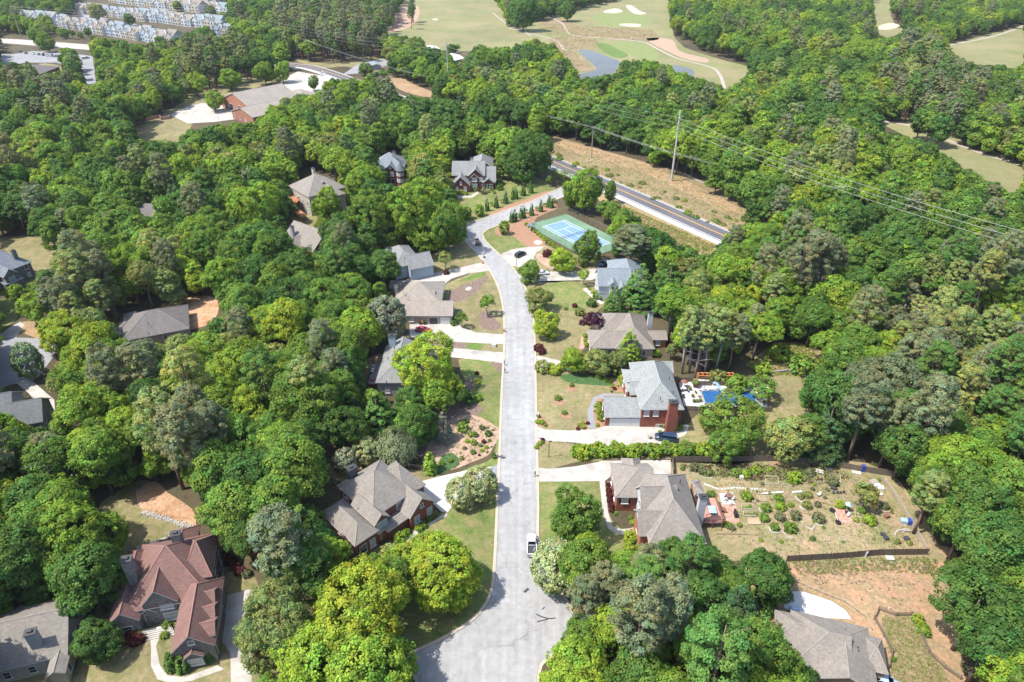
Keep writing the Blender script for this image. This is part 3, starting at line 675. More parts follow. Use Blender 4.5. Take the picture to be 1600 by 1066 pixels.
# --- H4 brick house with grey roof by the pool
h = House('two-storey red brick house with grey hip roof beside the swimming pool', 0.0, 'greygreen', 'brick', 'the brick house by the pool')
h.wing((1001, 640), (1069.5, 640), (1052, 567), 5.6, 'v', .8, 1, 1)
h.wing((944.7, 652), (1006, 652), 8.0, 3.0, 'u', .62, 0, 0)
h.wing((984, 617), (1010, 617), 5.4, 4.6, 'u', .8, 0, 0)
h.wing((979, 612), (1010, 612), 9.5, 4.3, 'u', .45, 1, 0)
h.wing((1035, 583), (1053, 583), 5.0, 5.2, 'u', .7, 0, 0)
h.opening(1, 'f', .42, -.02, 5.0, 2.25, 'garage_door_or_shade', m='white').opening(1, 'f', .86, -.02, 2.6, 2.25, 'garage_door_or_shade', m='white')
h.opening(0, 'f', .13, 3.4, 1.1, 1.6, m='blind').opening(0, 'f', .36, 3.4, 1.1, 1.6, m='blind')
h.chimney((1053, 628), 9.0, 2.0, 1.3, 'brick'); h.vents([(1036, 587), (1052, 612), (1032, 622), (1046, 590)], 8.0)
h.box('chimney_shoulder', (1050, 655), 3.0, (2.5, 1.4, 4.0), 'brick_pave')
h.auto(skip=((0, 'f'), (1, 'f')))
# --- H3 tan roofed brick house with the garden
h = House('large brick house with tan hip roof in front of the vegetable garden', 0.0, 'tan', 'brick_or', 'the house with the garden')
h.wing((1014, 850), (1104, 850), (1081, 741), 5.2, 'v', .86, 1.3, 1)
h.wing((962, 777), (1025, 777), 10.0, 4.3, 'u', .62, 1, 0, wall='brick')
h.wing((974, 747), (1004, 747), 6.0, 4.3, 'v', .8, 0, 1, sh=.3)
h.wing((1001, 800), (1060, 800), 6.6, 5.5, 'u', 1.1, 0, 0, wall='white')
h.wing((998, 838), (1055, 838), 6.8, 4.9, 'u', .95, 0, 0, gable='white')
h.wing((1085, 775), (1102, 775), 4.5, 5.0, 'u', .5, 0, 1)
h.opening(1, 'f', .22, 2.2, 1.3, 1.5, m='blind', shutters='black').opening(1, 'f', .68, 2.2, 1.3, 1.5, m='blind', shutters='black')
h.opening(4, 'l', .5, 0, 1.4, 2.3, 'door', m='wood_red'); h.opening(0, 'f', .15, 2.2, 1.5, 1.7)
h.chimney((1099, 776), 8.6, 1.5, 1.1, 'white'); h.vents([(1063, 751), (1086, 775), (1088, 773)], 8.0)
h.auto(skip=((1, 'f'),))
# --- H2 tan roofed brick house left of the street
h = House('rambling brick house with tan roof and white driveway left of the street', (((601.8, 798.7), (634.8, 777)), 5.6), 'tan', 'brick', 'the house with the white driveway')
h.wing((583, 810), (652, 764), 12.5, 5.6, 'u', .72, 1, 1)
h.wing((641, 811), (681, 783), 11.0, 3.6, 'v', .95, 0, 1)
h.wing((586, 823), (609, 806), 8.0, 5.4, 'v', .95, 0, 0)
h.wing((549, 849), (598, 834), (500, 801), 4.2, 'v', .72, 1, 1)
h.wing((634, 780), (664, 756), 10.0, 5.2, 'u', .75, 1, 1)
h.wing((606, 832), (640, 808), 3.2, 2.9, 'u', .35, 0, 0, win=False)
h.opening(1, 'f', .25, .8, 1.3, 1.8, m='blind').opening(1, 'f', .8, .8, 1.3, 1.8, m='blind').opening(1, 'f', .5, 4.1, .8, .9)
h.opening(2, 'f', .5, 2.6, 2.4, 2.4, m='blind').opening(2, 'f', .5, .2, 1.2, 2.1, 'door', m='wood_red'); h.opening(0, 'f', .6, 3.4, 1.5, 1.4, m='blind')
h.opening(3, 'f', .3, .7, 1.5, 2.0).opening(3, 'f', .75, .7, 1.2, 2.0, m='blind')
h.chimney((549, 731), 9.5, 1.7, 1.3, 'dark'); h.vents([(581, 744), (544, 781)], 8.5)
h.auto(skip=((1, 'f'), (2, 'f'), (3, 'f')))
# --- H1 red-brown roofed stone house
h = House('large grey stone house with red-brown roof and many gables, bottom left', (((218, 950), (276, 939)), 5.0), 'red', 'stone', 'the red-roofed stone house')
h.wing((192, 962), (330, 930), 15.0, 4.6, 'u', .85, 1, 1)
h.wing((266, 1022), (336, 1009), (318, 908), 4.4, 'v', 1.0, 0, 1)
h.wing((218, 951), (277, 939), 13.0, 5.4, 'v', 1.15, 0, 1)
h.wing((167, 978), (217, 970), 16.0, 3.9, 'v', .95, 0, 1)
h.wing((283, 908), (331, 902), 10.0, 6.0, 'u', .8, 1, 1)
h.wing((258, 884), (303, 874), 8.5, 5.0, 'v', .8, 1, 1)
for k, y in enumerate((951, 975, 1000)):
    h.wing((300, y), (336, y - 6), 3.6, 5.2, 'u', .8, 0, 0, win=False)
h.wing((218, 962), (244, 957), 4.0, 3.4, 'v', .9, 0, 0, win=False)
h.wing((284, 1033), (318, 1026), 3.0, 3.0, 'v', .8, 0, 0, win=False)
h.opening(2, 'f', .68, 3.5, 2.0, 1.1, m='blind').opening(2, 'f', .72, .6, 2.4, 1.9, m='blind').opening(3, 'f', .5, .9, 1.7, 1.4).opening(9, 'f', .5, 0, 1.6, 2.7, 'door', m='wood')
h.opening(10, 'f', .5, .7, 2.3, 1.5, m='blind'); h.opening(1, 'f', .5, 5.3, .9, .8)
for t in (.3, .5, .7): h.opening(1, 'r', t - .12, -.02, 2.7, 2.3, 'garage_door_or_shade', m='wood')
h.chimney((197, 874), 11.5, 1.6, 1.4, 'stone'); h.chimney((274, 834), 11, 1.6, 1.2, 'stone'); h.vents([(188, 922), (187, 928), (263, 888), (299, 880)], 7.2)
for k in range(5): h.box('entry_step', (243, 987 + k * 2.4), .0, (5.0 + k * .35, .6, .75 - k * .14), 'conc')
h.auto(skip=((2, 'f'), (3, 'f'), (1, 'r'), (1, 'f')))
# --- H5 tan-brown house behind the purple maple
h = House('low house with brown hip roof and white chimney behind the purple maple', 0.0, 'brown', 'brick_tan', 'the house behind the purple maple')
h.wing((962, 545), (1023.5, 545), (1013, 492), 3.4, 'v', .68, 1, 1)
h.wing((922, 544), (985, 544), 9.5, 3.2, 'u', .55, 1, 0)
h.wing((936, 521), (990, 521), 11.0, 3.5, 'u', .6, 1, 0)
h.wing((1015, 531), (1043.5, 531), 5.0, 3.0, 'u', .5, 0, 0, wall='brick_or')
h.chimney((1017, 489), 7.4, 1.3, 1.1, 'white'); h.vents([(984.5, 487), (985.5, 489.5), (986.5, 492), (987.5, 495)], 6.6)
h.auto()
# --- H6 blue-grey house
h = House('white house with blue-grey gabled roof and dormers among dark trees', 0.0, 'bluegrey', 'white', 'the blue-grey roofed house')
h.wing((934, 447), (988, 447), 9.5, 5.2, 'u', .8, 0, 0)
h.wing((958, 446), (1013, 446), 17.5, 5.2, 'v', .62, 1, 1)
h.wing((934.5, 457), (985, 457), 3.2, 2.8, 'u', .35, 0, 0, win=False)
h.wing((952, 446.5), (965, 446.5), 6.0, 6.0, 'v', 1.0, 0, 0)
h.wing((963, 455), (982, 455), 6.0, 4.6, 'v', .9, 0, 0)
h.opening(3, 'f', .5, 4.2, .8, 1.2).opening(4, 'f', .5, 1.2, 1.3, 1.5); h.vents([(995, 411), (1001, 408)], 9.5)
h.auto()
# --- H7 tan ranch with the red car
h = House('tan roofed brick ranch house with a double garage beside the red car', 0.0, 'tan2', 'brick_tan', 'the tan ranch house by the red car')
h.wing((614, 478), (690, 472), (684, 440), 3.3, 'v', .5, 1, 1)
h.wing((631, 493.5), (707.5, 493.5), 9.0, 3.1, 'u', .55, 0, 0)
h.wing((648, 468), (679, 468), 5.4, 3.6, 'u', .55, 0, 0)
h.wing((608, 450), (640, 450), 5, 3.1, 'u', .5, 0, 0)
h.opening(1, 'f', .6, -.02, 2.5, 2.2, 'garage_door_or_shade', m='dark').opening(1, 'f', .86, -.02, 2.7, 2.2, 'garage_door_or_shade', m='white').opening(1, 'f', .12, .9, 1.3, 1.3, m='blind')  # the dark panel paints the shade inside an open garage, no door there
h.chimney((618.5, 443), 6.6, 1.0, .9, 'beige'); h.vents([(621, 452), (631, 457), (634, 461), (639, 468), (634, 487)], 5.0)
h.auto(skip=((1, 'f'),))
# --- H8 grey roofed house with blue-white chimney
h = House('grey roofed house with pale blue chimney half hidden by a maple', 0.0, 'grey', 'grey', 'the grey-roofed house with the pale chimney')
h.wing((586.5, 598), (650, 598), (655, 541), 4.4, 'v', .62, 1, 0)
h.wing((610, 588), (700, 588), 9.5, 4.2, 'u', .6, 0, 1)
h.chimney((612, 524.5), 9.2, 1.7, 1.2, 'blue'); h.vents([(616, 542), (615, 549), (613.5, 556), (606, 559), (604, 596)], 7.0)
h.auto()
# --- H9 grey roof, white walls
h = House('pale white house with weathered grey roof at the foot of a concrete drive', (((634, 436), (677, 427)), 0), 'grey', 'blue', 'the pale white house')
h.wing((616, 419), (661, 410), 15.0, 4.6, 'v', .62, 1, 1)
h.wing((640, 422), (679, 414), 8.5, 4.2, 'u', .75, 0, 0)
h.chimney((608, 388), 8.4, 1.4, 1.1, 'blue'); h.opening(0, 'f', .5, 1.2, .7, .9); h.auto(faces='lbr')
# --- H10 red house, tan roof
h = House('red sided house with tan gabled roof and cross gable in the trees', (((438.5, 375), (488, 394)), 5.2), 'tan', 'red', 'the red-sided house')
h.wing((438.5, 375), (489, 394), 13.5, 5.2, 'u', .75, 0, 0)
h.wing((446, 381), (468, 389), 9.0, 5.0, 'v', .75, 0, 0, fwd=.4)
h.wing((474, 388), (490, 394), 7, 5.1, 'v', .6, 0, 0)
h.wing((480, 362), (502, 370), 9, 5.0, 'v', .55, 0, 1)
h.opening(1, 'f', .5, 2.8, 1.6, 1.6, m='blind'); h.chimney((455.5, 354), 10.5, 1.3, 1.0, 'grey'); h.auto()
# --- H11 tall beige house
h = House('tall three-storey beige house with tan hip roof and orange timber deck', (((450, 290), (481, 307)), 8.2), 'tan', 'beige', 'the tall beige house')
h.wing((450, 290.5), (482, 308), 17.0, 8.2, 'v', .62, 1, 1)
h.wing((478, 306), (494, 315), 6.5, 5.8, 'u', .6, 0, 1)
h.wing((486, 290), (498, 296.5), 7.0, 8.6, 'u', .8, 0, 0, fwd=1)
h.wing((500, 300), (516, 309), 7, 8.0, 'u', .6, 0, 1)
h.chimney((489, 263), 13.5, 1.3, 1.0, 'beige'); h.auto(sp=3.8)
# --- H12 brick house with turret
h = House('brick house with blue-grey hip roof and pointed round turret', 0.0, 'bluegrey', 'brick_dk', 'the brick house with the turret')
h.wing((581, 264), (631, 264), 14.0, 6.4, 'u', .75, 1, 1)
h.wing((600, 266), (619.5, 266), 8.0, 6.3, 'v', 1.0, 0, 0, fwd=.5)
h.opening(1, 'f', .5, 7.0, .8, 1.2, m='blind').opening(1, 'f', .62, 3.6, 1.5, 1.8, m='blind').opening(1, 'f', .66, 0, 1.7, 2.4, 'door', m='dark')
x, y = h.loc(G(625.5, 266, 6.2)); q = MB(); q.lathe([(1.9, -.3), (1.9, 6.2)], (x, y, 0), 10); tw = q.build('turret', WL['brick_dk'], h.root)
q = MB(); q.lathe([(2.3, 6.2), (2.3, 6.35), (.05, 10.2)], (x, y, 0), 10); q.build('turret_roof', RF['bluegrey'], tw)
for a in (-2.4, -1.85, -1.3, -.75):
    for zz in (1.0, 3.9):
        q = MB(); q.box((0, 0, 0), (.85, .12, 1.7)); o = q.build('turret_window', MT['white'], tw, loc=(x + 1.86 * math.cos(a), y + 1.86 * math.sin(a), zz)); o.rotation_euler = (0, 0, a + math.pi / 2)
h.chimney((615, 237), 12.5, 1.4, 1.0, 'beige'); h.auto(skip=((1, 'f'),))
# --- H13 grey roofed dark brick house
h = House('dark red brick house with grey gables facing the clipped shrubs and lawn', 0.0, 'grey', 'brick_dk', 'the dark brick house with clipped shrubs')
h.wing((705.5, 274), (758, 274), 12.0, 6.0, 'u', .72, 0, 0)
h.wing((731, 275), (756, 275), 9.0, 5.9, 'v', .95, 0, 0, fwd=.6)
h.wing((705.5, 290), (734.5, 290), 10.0, 3.3, 'v', .95, 0, 0)
h.wing((752, 284), (775, 284), 12.0, 3.6, 'u', .8, 0, 0)
h.wing((754, 284.5), (772.5, 284.5), 6.0, 3.2, 'v', .75, 0, 0, fwd=1.2, win=False)
h.wing((735, 262), (770, 262), 14.0, 5.6, 'v', .7, 0, 1)
h.wing((734, 277), (748, 277), 4.0, 5.2, 'v', .95, 0, 0, fwd=1.2)
h.opening(2, 'f', .25, .8, 1.1, 1.7, m='blind').opening(2, 'f', .75, .8, 1.1, 1.7, m='blind').opening(2, 'f', .5, 3.4, .8, 1.6, m='blind')
h.opening(6, 'f', .5, 3.5, 2.2, 1.7, m='blind').opening(6, 'f', .5, .5, 2.4, 1.9, m='blind').opening(1, 'f', .86, 3.5, 1.3, 1.6, m='blind').opening(3, 'f', .1, 0, 1.2, 2.2, 'door', m='black')
for t in (.2, .5, .8):
    h.opening(4, 'f', t, .2, .9, 2.2)
h.chimney((737, 247), 11.5, 1.2, 1.0, 'white'); h.auto(skip=((2, 'f'), (6, 'f'), (4, 'f')))
# --- H14 slate house at the left edge
h = House('grey stone house with slate-grey hip roof at the left edge of the photo', (((0, 430), (51, 410.5)), 5.6), 'slate', 'stone', 'the slate-roofed stone house')
h.wing((-25, 436), (52, 410), 21.0, 5.6, 'u', .6, 1, 1)
h.wing((3, 433), (26, 424), 8.0, 5.4, 'v', .9, 0, 0, fwd=1.0)
h.wing((7, 446), (38, 434), 3.2, 3.0, 'u', .4, 0, 1, win=False)
h.opening(1, 'f', .5, 3.0, 1.8, 1.6, m='blind'); h.chimney((20, 392), 10.0, 1.3, 1.1, 'stone'); h.auto()
# --- H15 charcoal-brown house in the left wood
h = House('long low house with charcoal brown hip roof beside bare orange soil', (((190, 533), (300, 512)), 3.2), 'charcoal', 'brick_tan', 'the charcoal-roofed house in the left wood')
h.wing((190, 534), (296, 513), 15.0, 3.2, 'u', .55, 1, 1)
h.wing((185, 516), (204, 512.5), 4.5, 3.0, 'u', .5, 1, 0); h.wing((192, 501), (213, 497), 4.0, 3.0, 'u', .5, 1, 0); h.wing((155, 540), (180, 533), 8, 3, 'u', .5, 1, 1)
h.vents([(231, 504), (232, 520)], 6.0); h.auto()
# --- H16 dark roofed house, left edge
h = House('small house with dark slate gable roof left of the second cul-de-sac', (((14, 666), (67, 656)), 4.5), 'dark', 'grey', 'the small dark-roofed house')
h.wing((12, 672), (68, 656), 9.5, 4.5, 'u', .75, 0, 0); h.wing((-50, 668), (18, 660), 12, 4.4, 'u', .7, 1, 0)
h.auto()
# --- H17 house in the bottom left corner
h = House('tan-grey roofed house with dark chimney cap in the bottom left corner', (((0, 1013), (99.6, 989.5)), 6.5), 'tan', 'beige', 'the corner house')
h.wing((-60, 1056), (104, 1031), 12.5, 3.6, 'u', .62, 0, 0); h.wing((12, 1000), (64, 990), 7.0, 3.5, 'v', .62, 0, 1)
h.wing((70, 1060), (102, 1052), 8, 3.3, 'v', .6, 0, 0)
h.chimney((47, 988), 8.2, 1.5, 1.2, 'grey'); h.auto()
# --- H18 tan-grey house bottom right
h = House('large tan-grey hip roofed house below the bare dirt clearing, bottom right', (((1249.6, 960), (1316.5, 975.5)), 3.6), 'tan', 'brick_tan', 'the house below the dirt clearing')
h.wing((1270, 1060), (1374, 1086), (1331, 975), 3.6, 'v', .5, 0, 1)
h.wing((1212, 1000), (1320, 1024), (1262, 964), 3.5, 'u', .5, 1, 0)
h.wing((1240, 1035), (1330, 1058), 10.0, 3.7, 'u', .55, 1, 0)
h.wing((1352, 1046), (1388, 1054), 6.5, 3.3, 'u', .5, 1, 1)
h.vents([(1340, 1012), (1341, 1017), (1321, 984), (1322, 990)], 5.0); h.auto()
# --- H21 far roof in the wood
h = House('grey roofed house peeping out of the deep wood on the left', 0.0, 'charcoal', 'grey', 'the roof deep in the left wood')
h.wing((212, 339), (242, 339), 12, 4.5, 'u', .5, 0, 0); h.auto()
# --- fire station
h = House('red brick fire station with wide pale tan roof and open bays', (((344, 154), (388, 167)), 5.2), 'tan2', 'brick_or', 'the brick fire station', name='fire_station', cat='fire station')
h.wing((344, 154.5), (389, 168), (446, 146), 5.2, 'v', .36, 0, 0); h.wing((361, 173), (394, 184), 24.0, 4.6, 'v', .30, 0, 0); h.wing((440, 146), (470, 152), 14, 4.2, 'u', .3, 1, 1)
h.opening(0, 'f', .35, 0, 3.6, 4.0, 'garage_door_or_shade', m='dark').opening(0, 'f', .65, 0, 3.6, 4.0, 'garage_door_or_shade', m='dark'); h.vents([(386, 146), (405, 142), (412, 139)], 8.0); h.auto(sp=5)  # open bays: dark panels on the wall stand for the shaded interior
# --- office with parking lot
h = House('low brick office with flat brown roof beside the parking lot, top left', (((59, 117), (93, 104)), 4.0), 'charcoal', 'brick_dk', 'the office by the parking lot', name='office_building', cat='office')
h.wing((59, 117), (94, 104), 24.0, 4.0, 'v', .28, 1, 1); h.vents([(78, 101), (87, 97)], 6); h.auto(sp=4)
h = House('grey roofed office at the left edge above the dark trees', 0.15, 'charcoal', 'brick_dk', name='office_building', cat='office')
h.wing((-40, 118), (25, 118), 14.0, 4.0, 'u', .3, 1, 1); h.auto(sp=4)
# --- golf sheds
for lab, A, B, dp, ze, rf in (('white metal roofed maintenance shed at the edge of the fairway', (663, 76), (692, 79), 14, 5, 'white'), ('long white roofed maintenance shed half hidden by trees', (703, 94), (736, 97), 26, 5, 'white'), ('low blue-grey roofed shelter by the parkway junction', (579, 100), (598, 104), 14, 3.6, 'bluegrey')):
    h = House(lab, 0.35, rf, 'grey', 'the ' + ('white shed by the fairway' if 'edge' in lab else 'long white shed' if 'long' in lab else 'shelter by the parkway'), name='shed', cat='shed'); h.wing(A, B, dp, ze, 'v', .22, 0, 0, fwd=0); h.auto(sp=6)
# --- townhouses
def townhouse(kind):
    rf, wl_ = kind; r = empty('townhouse'); w, dp, ze = 9.0, 14.0, 6.6
    R_, Wm = RF[rf], WL[wl_]; m = MB(); rz = ze + 4.8
    x0, x1 = -w / 2, w / 2; sl = math.hypot(dp / 2, 4.2)
    for f, L2 in (([(x0, 0, ze), (x1, 0, ze), (x1, dp / 2, rz), (x0, dp / 2, rz)], w), ([(x1, dp, ze), (x0, dp, ze), (x0, dp / 2, rz), (x1, dp / 2, rz)], w)): m.poly(f, 0, [(0, 0), (L2, 0), (L2, sl), (0, sl)])
    gx, gw, gz = (-1.6 if kind[1] == 'white' else 1.4), 2.6, ze + 2.9
    for f in ([(gx - gw, -.4, ze), (gx, -.4, gz), (gx, 4.6, gz), (gx - gw, .2, ze)], [(gx + gw, .2, ze), (gx, 4.6, gz), (gx, -.4, gz), (gx + gw, -.4, ze)]): m.poly(f, 0, [(0, 0), (0, 4), (5, 4), (2, 0)])
    ro = m.build('roof', [R_], r); k = MB(); k.tube([(x0, dp / 2, rz), (x1, dp / 2, rz)], .12, 5); k.tube([(gx, -.4, gz), (gx, 4.4, gz)], .1, 5); k.build('ridge_cap', roof_cap(rf), ro)
    wb = MB()
    for y in (.3, dp - .3): wb.poly([(x0 + .1, y, -.3), (x1 - .1, y, -.3), (x1 - .1, y, ze), (x0 + .1, y, ze)], 0, [(0, 0), (w, 0), (w, ze), (0, ze)])
    for x in (x0 + .1, x1 - .1): wb.poly([(x, .3, -.3), (x, dp - .3, -.3), (x, dp - .3, ze), (x, dp / 2, rz - .1), (x, .3, ze)], 0, [(0, 0), (dp, 0), (dp, ze), (dp / 2, rz), (0, ze)])
    wb.box((gx, 0.05, -.3), (2 * gw - .3, .5, ze + .3)); wb.poly([(gx - gw + .15, -.2, ze), (gx + gw - .15, -.2, ze), (gx, -.2, gz - .15)], 0, [(0, 0), (4, 0), (2, 3)])
    wb.build('wall', Wm, r)
    pw = MB(); pw.box((w / 2 - .25, dp * .28, -.3), (.5, dp * .5, ze + 1.6)); pw.build('party_wall', MT['white'], r)
    k = MB(); k.box((-w / 2 + 1.2, 3.0, ze), (1.3, 1.3, 4.8)); ch = k.build('chimney', MT['white'], r); k = MB(); k.box((-w / 2 + 1.2, 3.0, ze + 4.8), (1.1, 1.1, .5)); k.build('chimney_cap', MT['dark'], ch)
    k = MB(); k.box((0, 0, 0), (1.1, .15, 1.5)); wm_ = k.mesh('window', MT['white']); k = MB(); k.box((0, -.05, .12), (1.0, .1, 1.38)); pm = k.mesh('pane', MT['glass'])
    for z in (1.0, 3.9):
        for x in (-2.7, 0, 2.7):
            q = link('window', wm_, r, (x, -.22 if gx - gw < x < gx + gw else .22, z)); link('pane', pm, q, (0, -.05, 0))
    return r
TH_K = [('tan', 'white'), ('bluegrey', 'white'), ('brown', 'beige'), ('grey', 'blue'), ('bluegrey', 'beige'), ('tan', 'brick_or')]
TH_P = [townhouse(k) for k in TH_K]; used = set()
ordn = lambda n: ['', 'first', 'second', 'third', 'fourth', 'fifth', 'sixth', 'seventh', 'eighth', 'ninth', 'tenth', 'eleventh', 'twelfth', 'thirteenth', 'fourteenth', 'fifteenth', 'sixteenth', 'seventeenth', 'eighteenth', 'nineteenth', 'twentieth'][n] if n <= 20 else (lambda t, u: (['', '', 'twenty', 'thirty', 'forty', 'fifty', 'sixty', 'seventy', 'eighty', 'ninety'][t] + ('-' + ordn(u) if u else '')) if u else ['', '', 'twentieth', 'thirtieth', 'fortieth', 'fiftieth', 'sixtieth', 'seventieth', 'eightieth', 'ninetieth'][t])(n // 10 % 10, n % 10) if n < 100 else 'hundred-and-' + (ordn(n - 100) or 'exactly')
def row(A, B, n, desc, seq, flip=False):
    a, b_ = G(*A), G(*B); ang = math.atan2(b_.y - a.y, b_.x - a.x)
    for i in range(n):
        p = a.lerp(b_, i / max(1, n - 1)); k = seq[i % len(seq)]
        o = TH_P[k] if k not in used else cp(TH_P[k]); used.add(k)
        jt = random.choice((0, 0, 1.6, -1.4, 2.6)); o.location = (p.x - math.sin(ang) * jt, p.y + math.cos(ang) * jt, 0); o.rotation_euler = (0, 0, ang)
        st = (b_ - a).length / max(1, n - 1) / 8.9; o.scale = (st, 1, random.choice((.92, 1, 1, 1.1)))
        col = ['tan roofed white', 'blue-grey roofed white', 'brown roofed beige', 'grey roofed pale blue', 'blue-grey roofed beige', 'tan roofed brick'][k]
        tag(o, f'{col} townhouse, {ordn(i + 1)} from left in the {desc}', 'townhouse', 'townhouses at the top left')
        FOOT.append([o.location + Vector((math.cos(ang) * x - math.sin(ang) * y, math.sin(ang) * x + math.cos(ang) * y, 0)) for x, y in ((-6, -2), (6, -2), (6, 15), (-6, 15))])
row((92, 43), (262, 72), 15, 'nearest row above the road', [1, 0, 2, 0, 1, 0, 2, 3, 1, 4, 2, 3])
row((124, 22), (335, 47), 17, 'middle row across the lane', [0, 2, 0, 1, 4, 1, 3, 2, 4, 1, 3])
row((175, 5), (300, 20), 9, 'third row near the top edge', [2, 0, 2, 1, 4, 0])
row((244, 9), (348, 22), 7, 'farthest brick row by the wood', [5, 5, 1, 5, 2, 5, 1])
row((28, 33), (76, 38), 4, 'short block left of the lane', [1, 3, 1, 3])
row((340, 56), (352, 57), 2, 'pair behind the tall utility pole', [3, 4])
row((120, -8), (330, 4), 14, 'top edge row', [2, 0, 4, 0, 1, 2])
LAND.append(('the townhouses', G(180, 60)))
# ---------------------------------------------------------------- foliage
def leaf_mat(name, trans=.40, gloss=0.0):
    m = bpy.data.materials.new(name); m.use_nodes = True; t = m.node_tree; N = t.nodes; L = t.links; N.remove(N['Principled BSDF'])
    at = N.new('ShaderNodeAttribute'); at.attribute_type = 'INSTANCER'; at.attribute_name = 'tint'
    sh = N.new('ShaderNodeAttribute'); sh.attribute_type = 'GEOMETRY'; sh.attribute_name = 'shade'
    mx = N.new('ShaderNodeVectorMath'); mx.operation = 'MULTIPLY'; L.new(at.outputs['Color'], mx.inputs[0]); L.new(sh.outputs['Color'], mx.inputs[1])
    df = N.new('ShaderNodeBsdfDiffuse'); tr = N.new('ShaderNodeBsdfTranslucent'); L.new(mx.outputs[0], df.inputs[0])
    tv = N.new('ShaderNodeVectorMath'); tv.operation = 'MULTIPLY'; tv.inputs[1].default_value = (1.25, 1.2, .7); L.new(mx.outputs[0], tv.inputs[0]); L.new(tv.outputs[0], tr.inputs[0])
    ms = N.new('ShaderNodeMixShader'); ms.inputs[0].default_value = trans; L.new(df.outputs[0], ms.inputs[1]); L.new(tr.outputs[0], ms.inputs[2]); out = ms.outputs[0]
    gl = N.new('ShaderNodeBsdfGlossy'); gl.inputs['Roughness'].default_value = .55; m2 = N.new('ShaderNodeMixShader'); m2.inputs[0].default_value = .008 + gloss; L.new(out, m2.inputs[1]); L.new(gl.outputs[0], m2.inputs[2]); out = m2.outputs[0]
    L.new(out, N['Material Output'].inputs['Surface']); return m
LEAF = leaf_mat('leaves'); NEEDLE = leaf_mat('needles', .15); WAXY = leaf_mat('waxy_leaves', .12, .06)
MT['petal'] = flat('white_petal', (.75, .73, .66), .6)

def leaf_mesh(name, C, Nn, size, shade, material, asp=.8):
    """one quad per leaf clump: centres C, normals Nn"""
    n = len(C); Nn = Nn / np.linalg.norm(Nn, axis=1, keepdims=True)
    a = RN.normal(size=(n, 3)); t = np.cross(Nn, a); t /= np.linalg.norm(t, axis=1, keepdims=True) + 1e-9; b = np.cross(Nn, t)
    s = size[:, None]; q = asp
    V = np.stack([C + t * s * .5, C + b * s * .5 * q - Nn * s * .10, C - t * s * .5, C - b * s * .5 * q - Nn * s * .10], 1).reshape(-1, 3)
    me = bpy.data.meshes.new(name); me.vertices.add(4 * n); me.vertices.foreach_set('co', V.astype(np.float32).ravel())
    me.loops.add(4 * n); me.loops.foreach_set('vertex_index', np.arange(4 * n, dtype=np.int32))
    me.polygons.add(n); me.polygons.foreach_set('loop_start', np.arange(0, 4 * n, 4, dtype=np.int32))
    try: me.polygons.foreach_set('loop_total', np.full(n, 4, dtype=np.int32))
    except Exception: pass
    at = me.attributes.new('shade', 'FLOAT_COLOR', 'FACE'); at.data.foreach_set('color', np.column_stack([shade, np.ones(n)]).astype(np.float32).ravel())
    me.materials.append(material); me.update(); me.validate(); return me
def rdir(n, zmin=-1.0):
    z = RN.uniform(zmin, 1, n); a = RN.uniform(0, 2 * math.pi, n); r = np.sqrt(1 - z * z); return np.column_stack([r * np.cos(a), r * np.sin(a), z])
def puffs_to_leaves(name, PC, OUT, PR, nleaf, ls, material, flat_=1.0, vary=.20):
    """PC puff centres, OUT outward directions, PR radii"""
    k = len(PC); idx = np.repeat(np.arange(k), nleaf); n = len(idx)
    d = rdir(n); o = OUT[idx]; dd = d + o * .55; dd /= np.linalg.norm(dd, axis=1, keepdims=True)
    rr = PR[idx][:, None] * (RN.uniform(.25, 1, n)[:, None] ** .5)
    P = PC[idx] + dd * rr * np.array([1, 1, flat_])
    Nn = dd * .7 + o * .35 + np.array([0, 0, .45]) + RN.normal(size=(n, 3)) * .38
    ps = RN.normal(1, vary, k)[idx]; hue = RN.normal(0, .13, k)[idx]
    sh = np.clip(ps * RN.normal(1, .12, n), .5, 1.6); S_ = np.column_stack([sh * (1 + hue), sh, sh * (1 - hue * .5)])
    return leaf_mesh(name, P, Nn, ls * RN.uniform(.7, 1.35, n), S_, material)
def broad_crown(name, R_, zc, rz, nsub, npf, nleaf, ls, pr=1.05, top=0.0, lowz=-.55):
    sub = []
    for i in range(nsub):
        d_ = rdir(1, lowz)[0]; r = RN.uniform(.35, .74); sub.append((d_ * np.array([R_, R_, rz]) * r, R_ * RN.uniform(.27, .54)))
    sub.append((np.array([0, 0, rz * .25 + top]), R_ * .62)); PC = []; OUT = []
    for c, r in sub:
        d_ = rdir(int(npf * (r / R_) ** 2 * 3), -.6 if lowz > -.6 else -.95)
        P = c + d_ * r * np.array([1, 1, .9]) * RN.uniform(.82, 1.08, (len(d_), 1))
        keep = np.ones(len(P), bool)
        for c2, r2 in sub:
            if c2 is not c: keep &= np.linalg.norm((P - c2) / np.array([1, 1, .9]), axis=1) > r2 * .8
        PC.append(P[keep]); OUT.append(d_[keep])
    PC = np.vstack(PC); OUT = np.vstack(OUT); PC[:, 2] += zc
    return puffs_to_leaves(name, PC, OUT, RN.uniform(.65, 1.35, len(PC)) * pr, nleaf, ls, LEAF, .75)
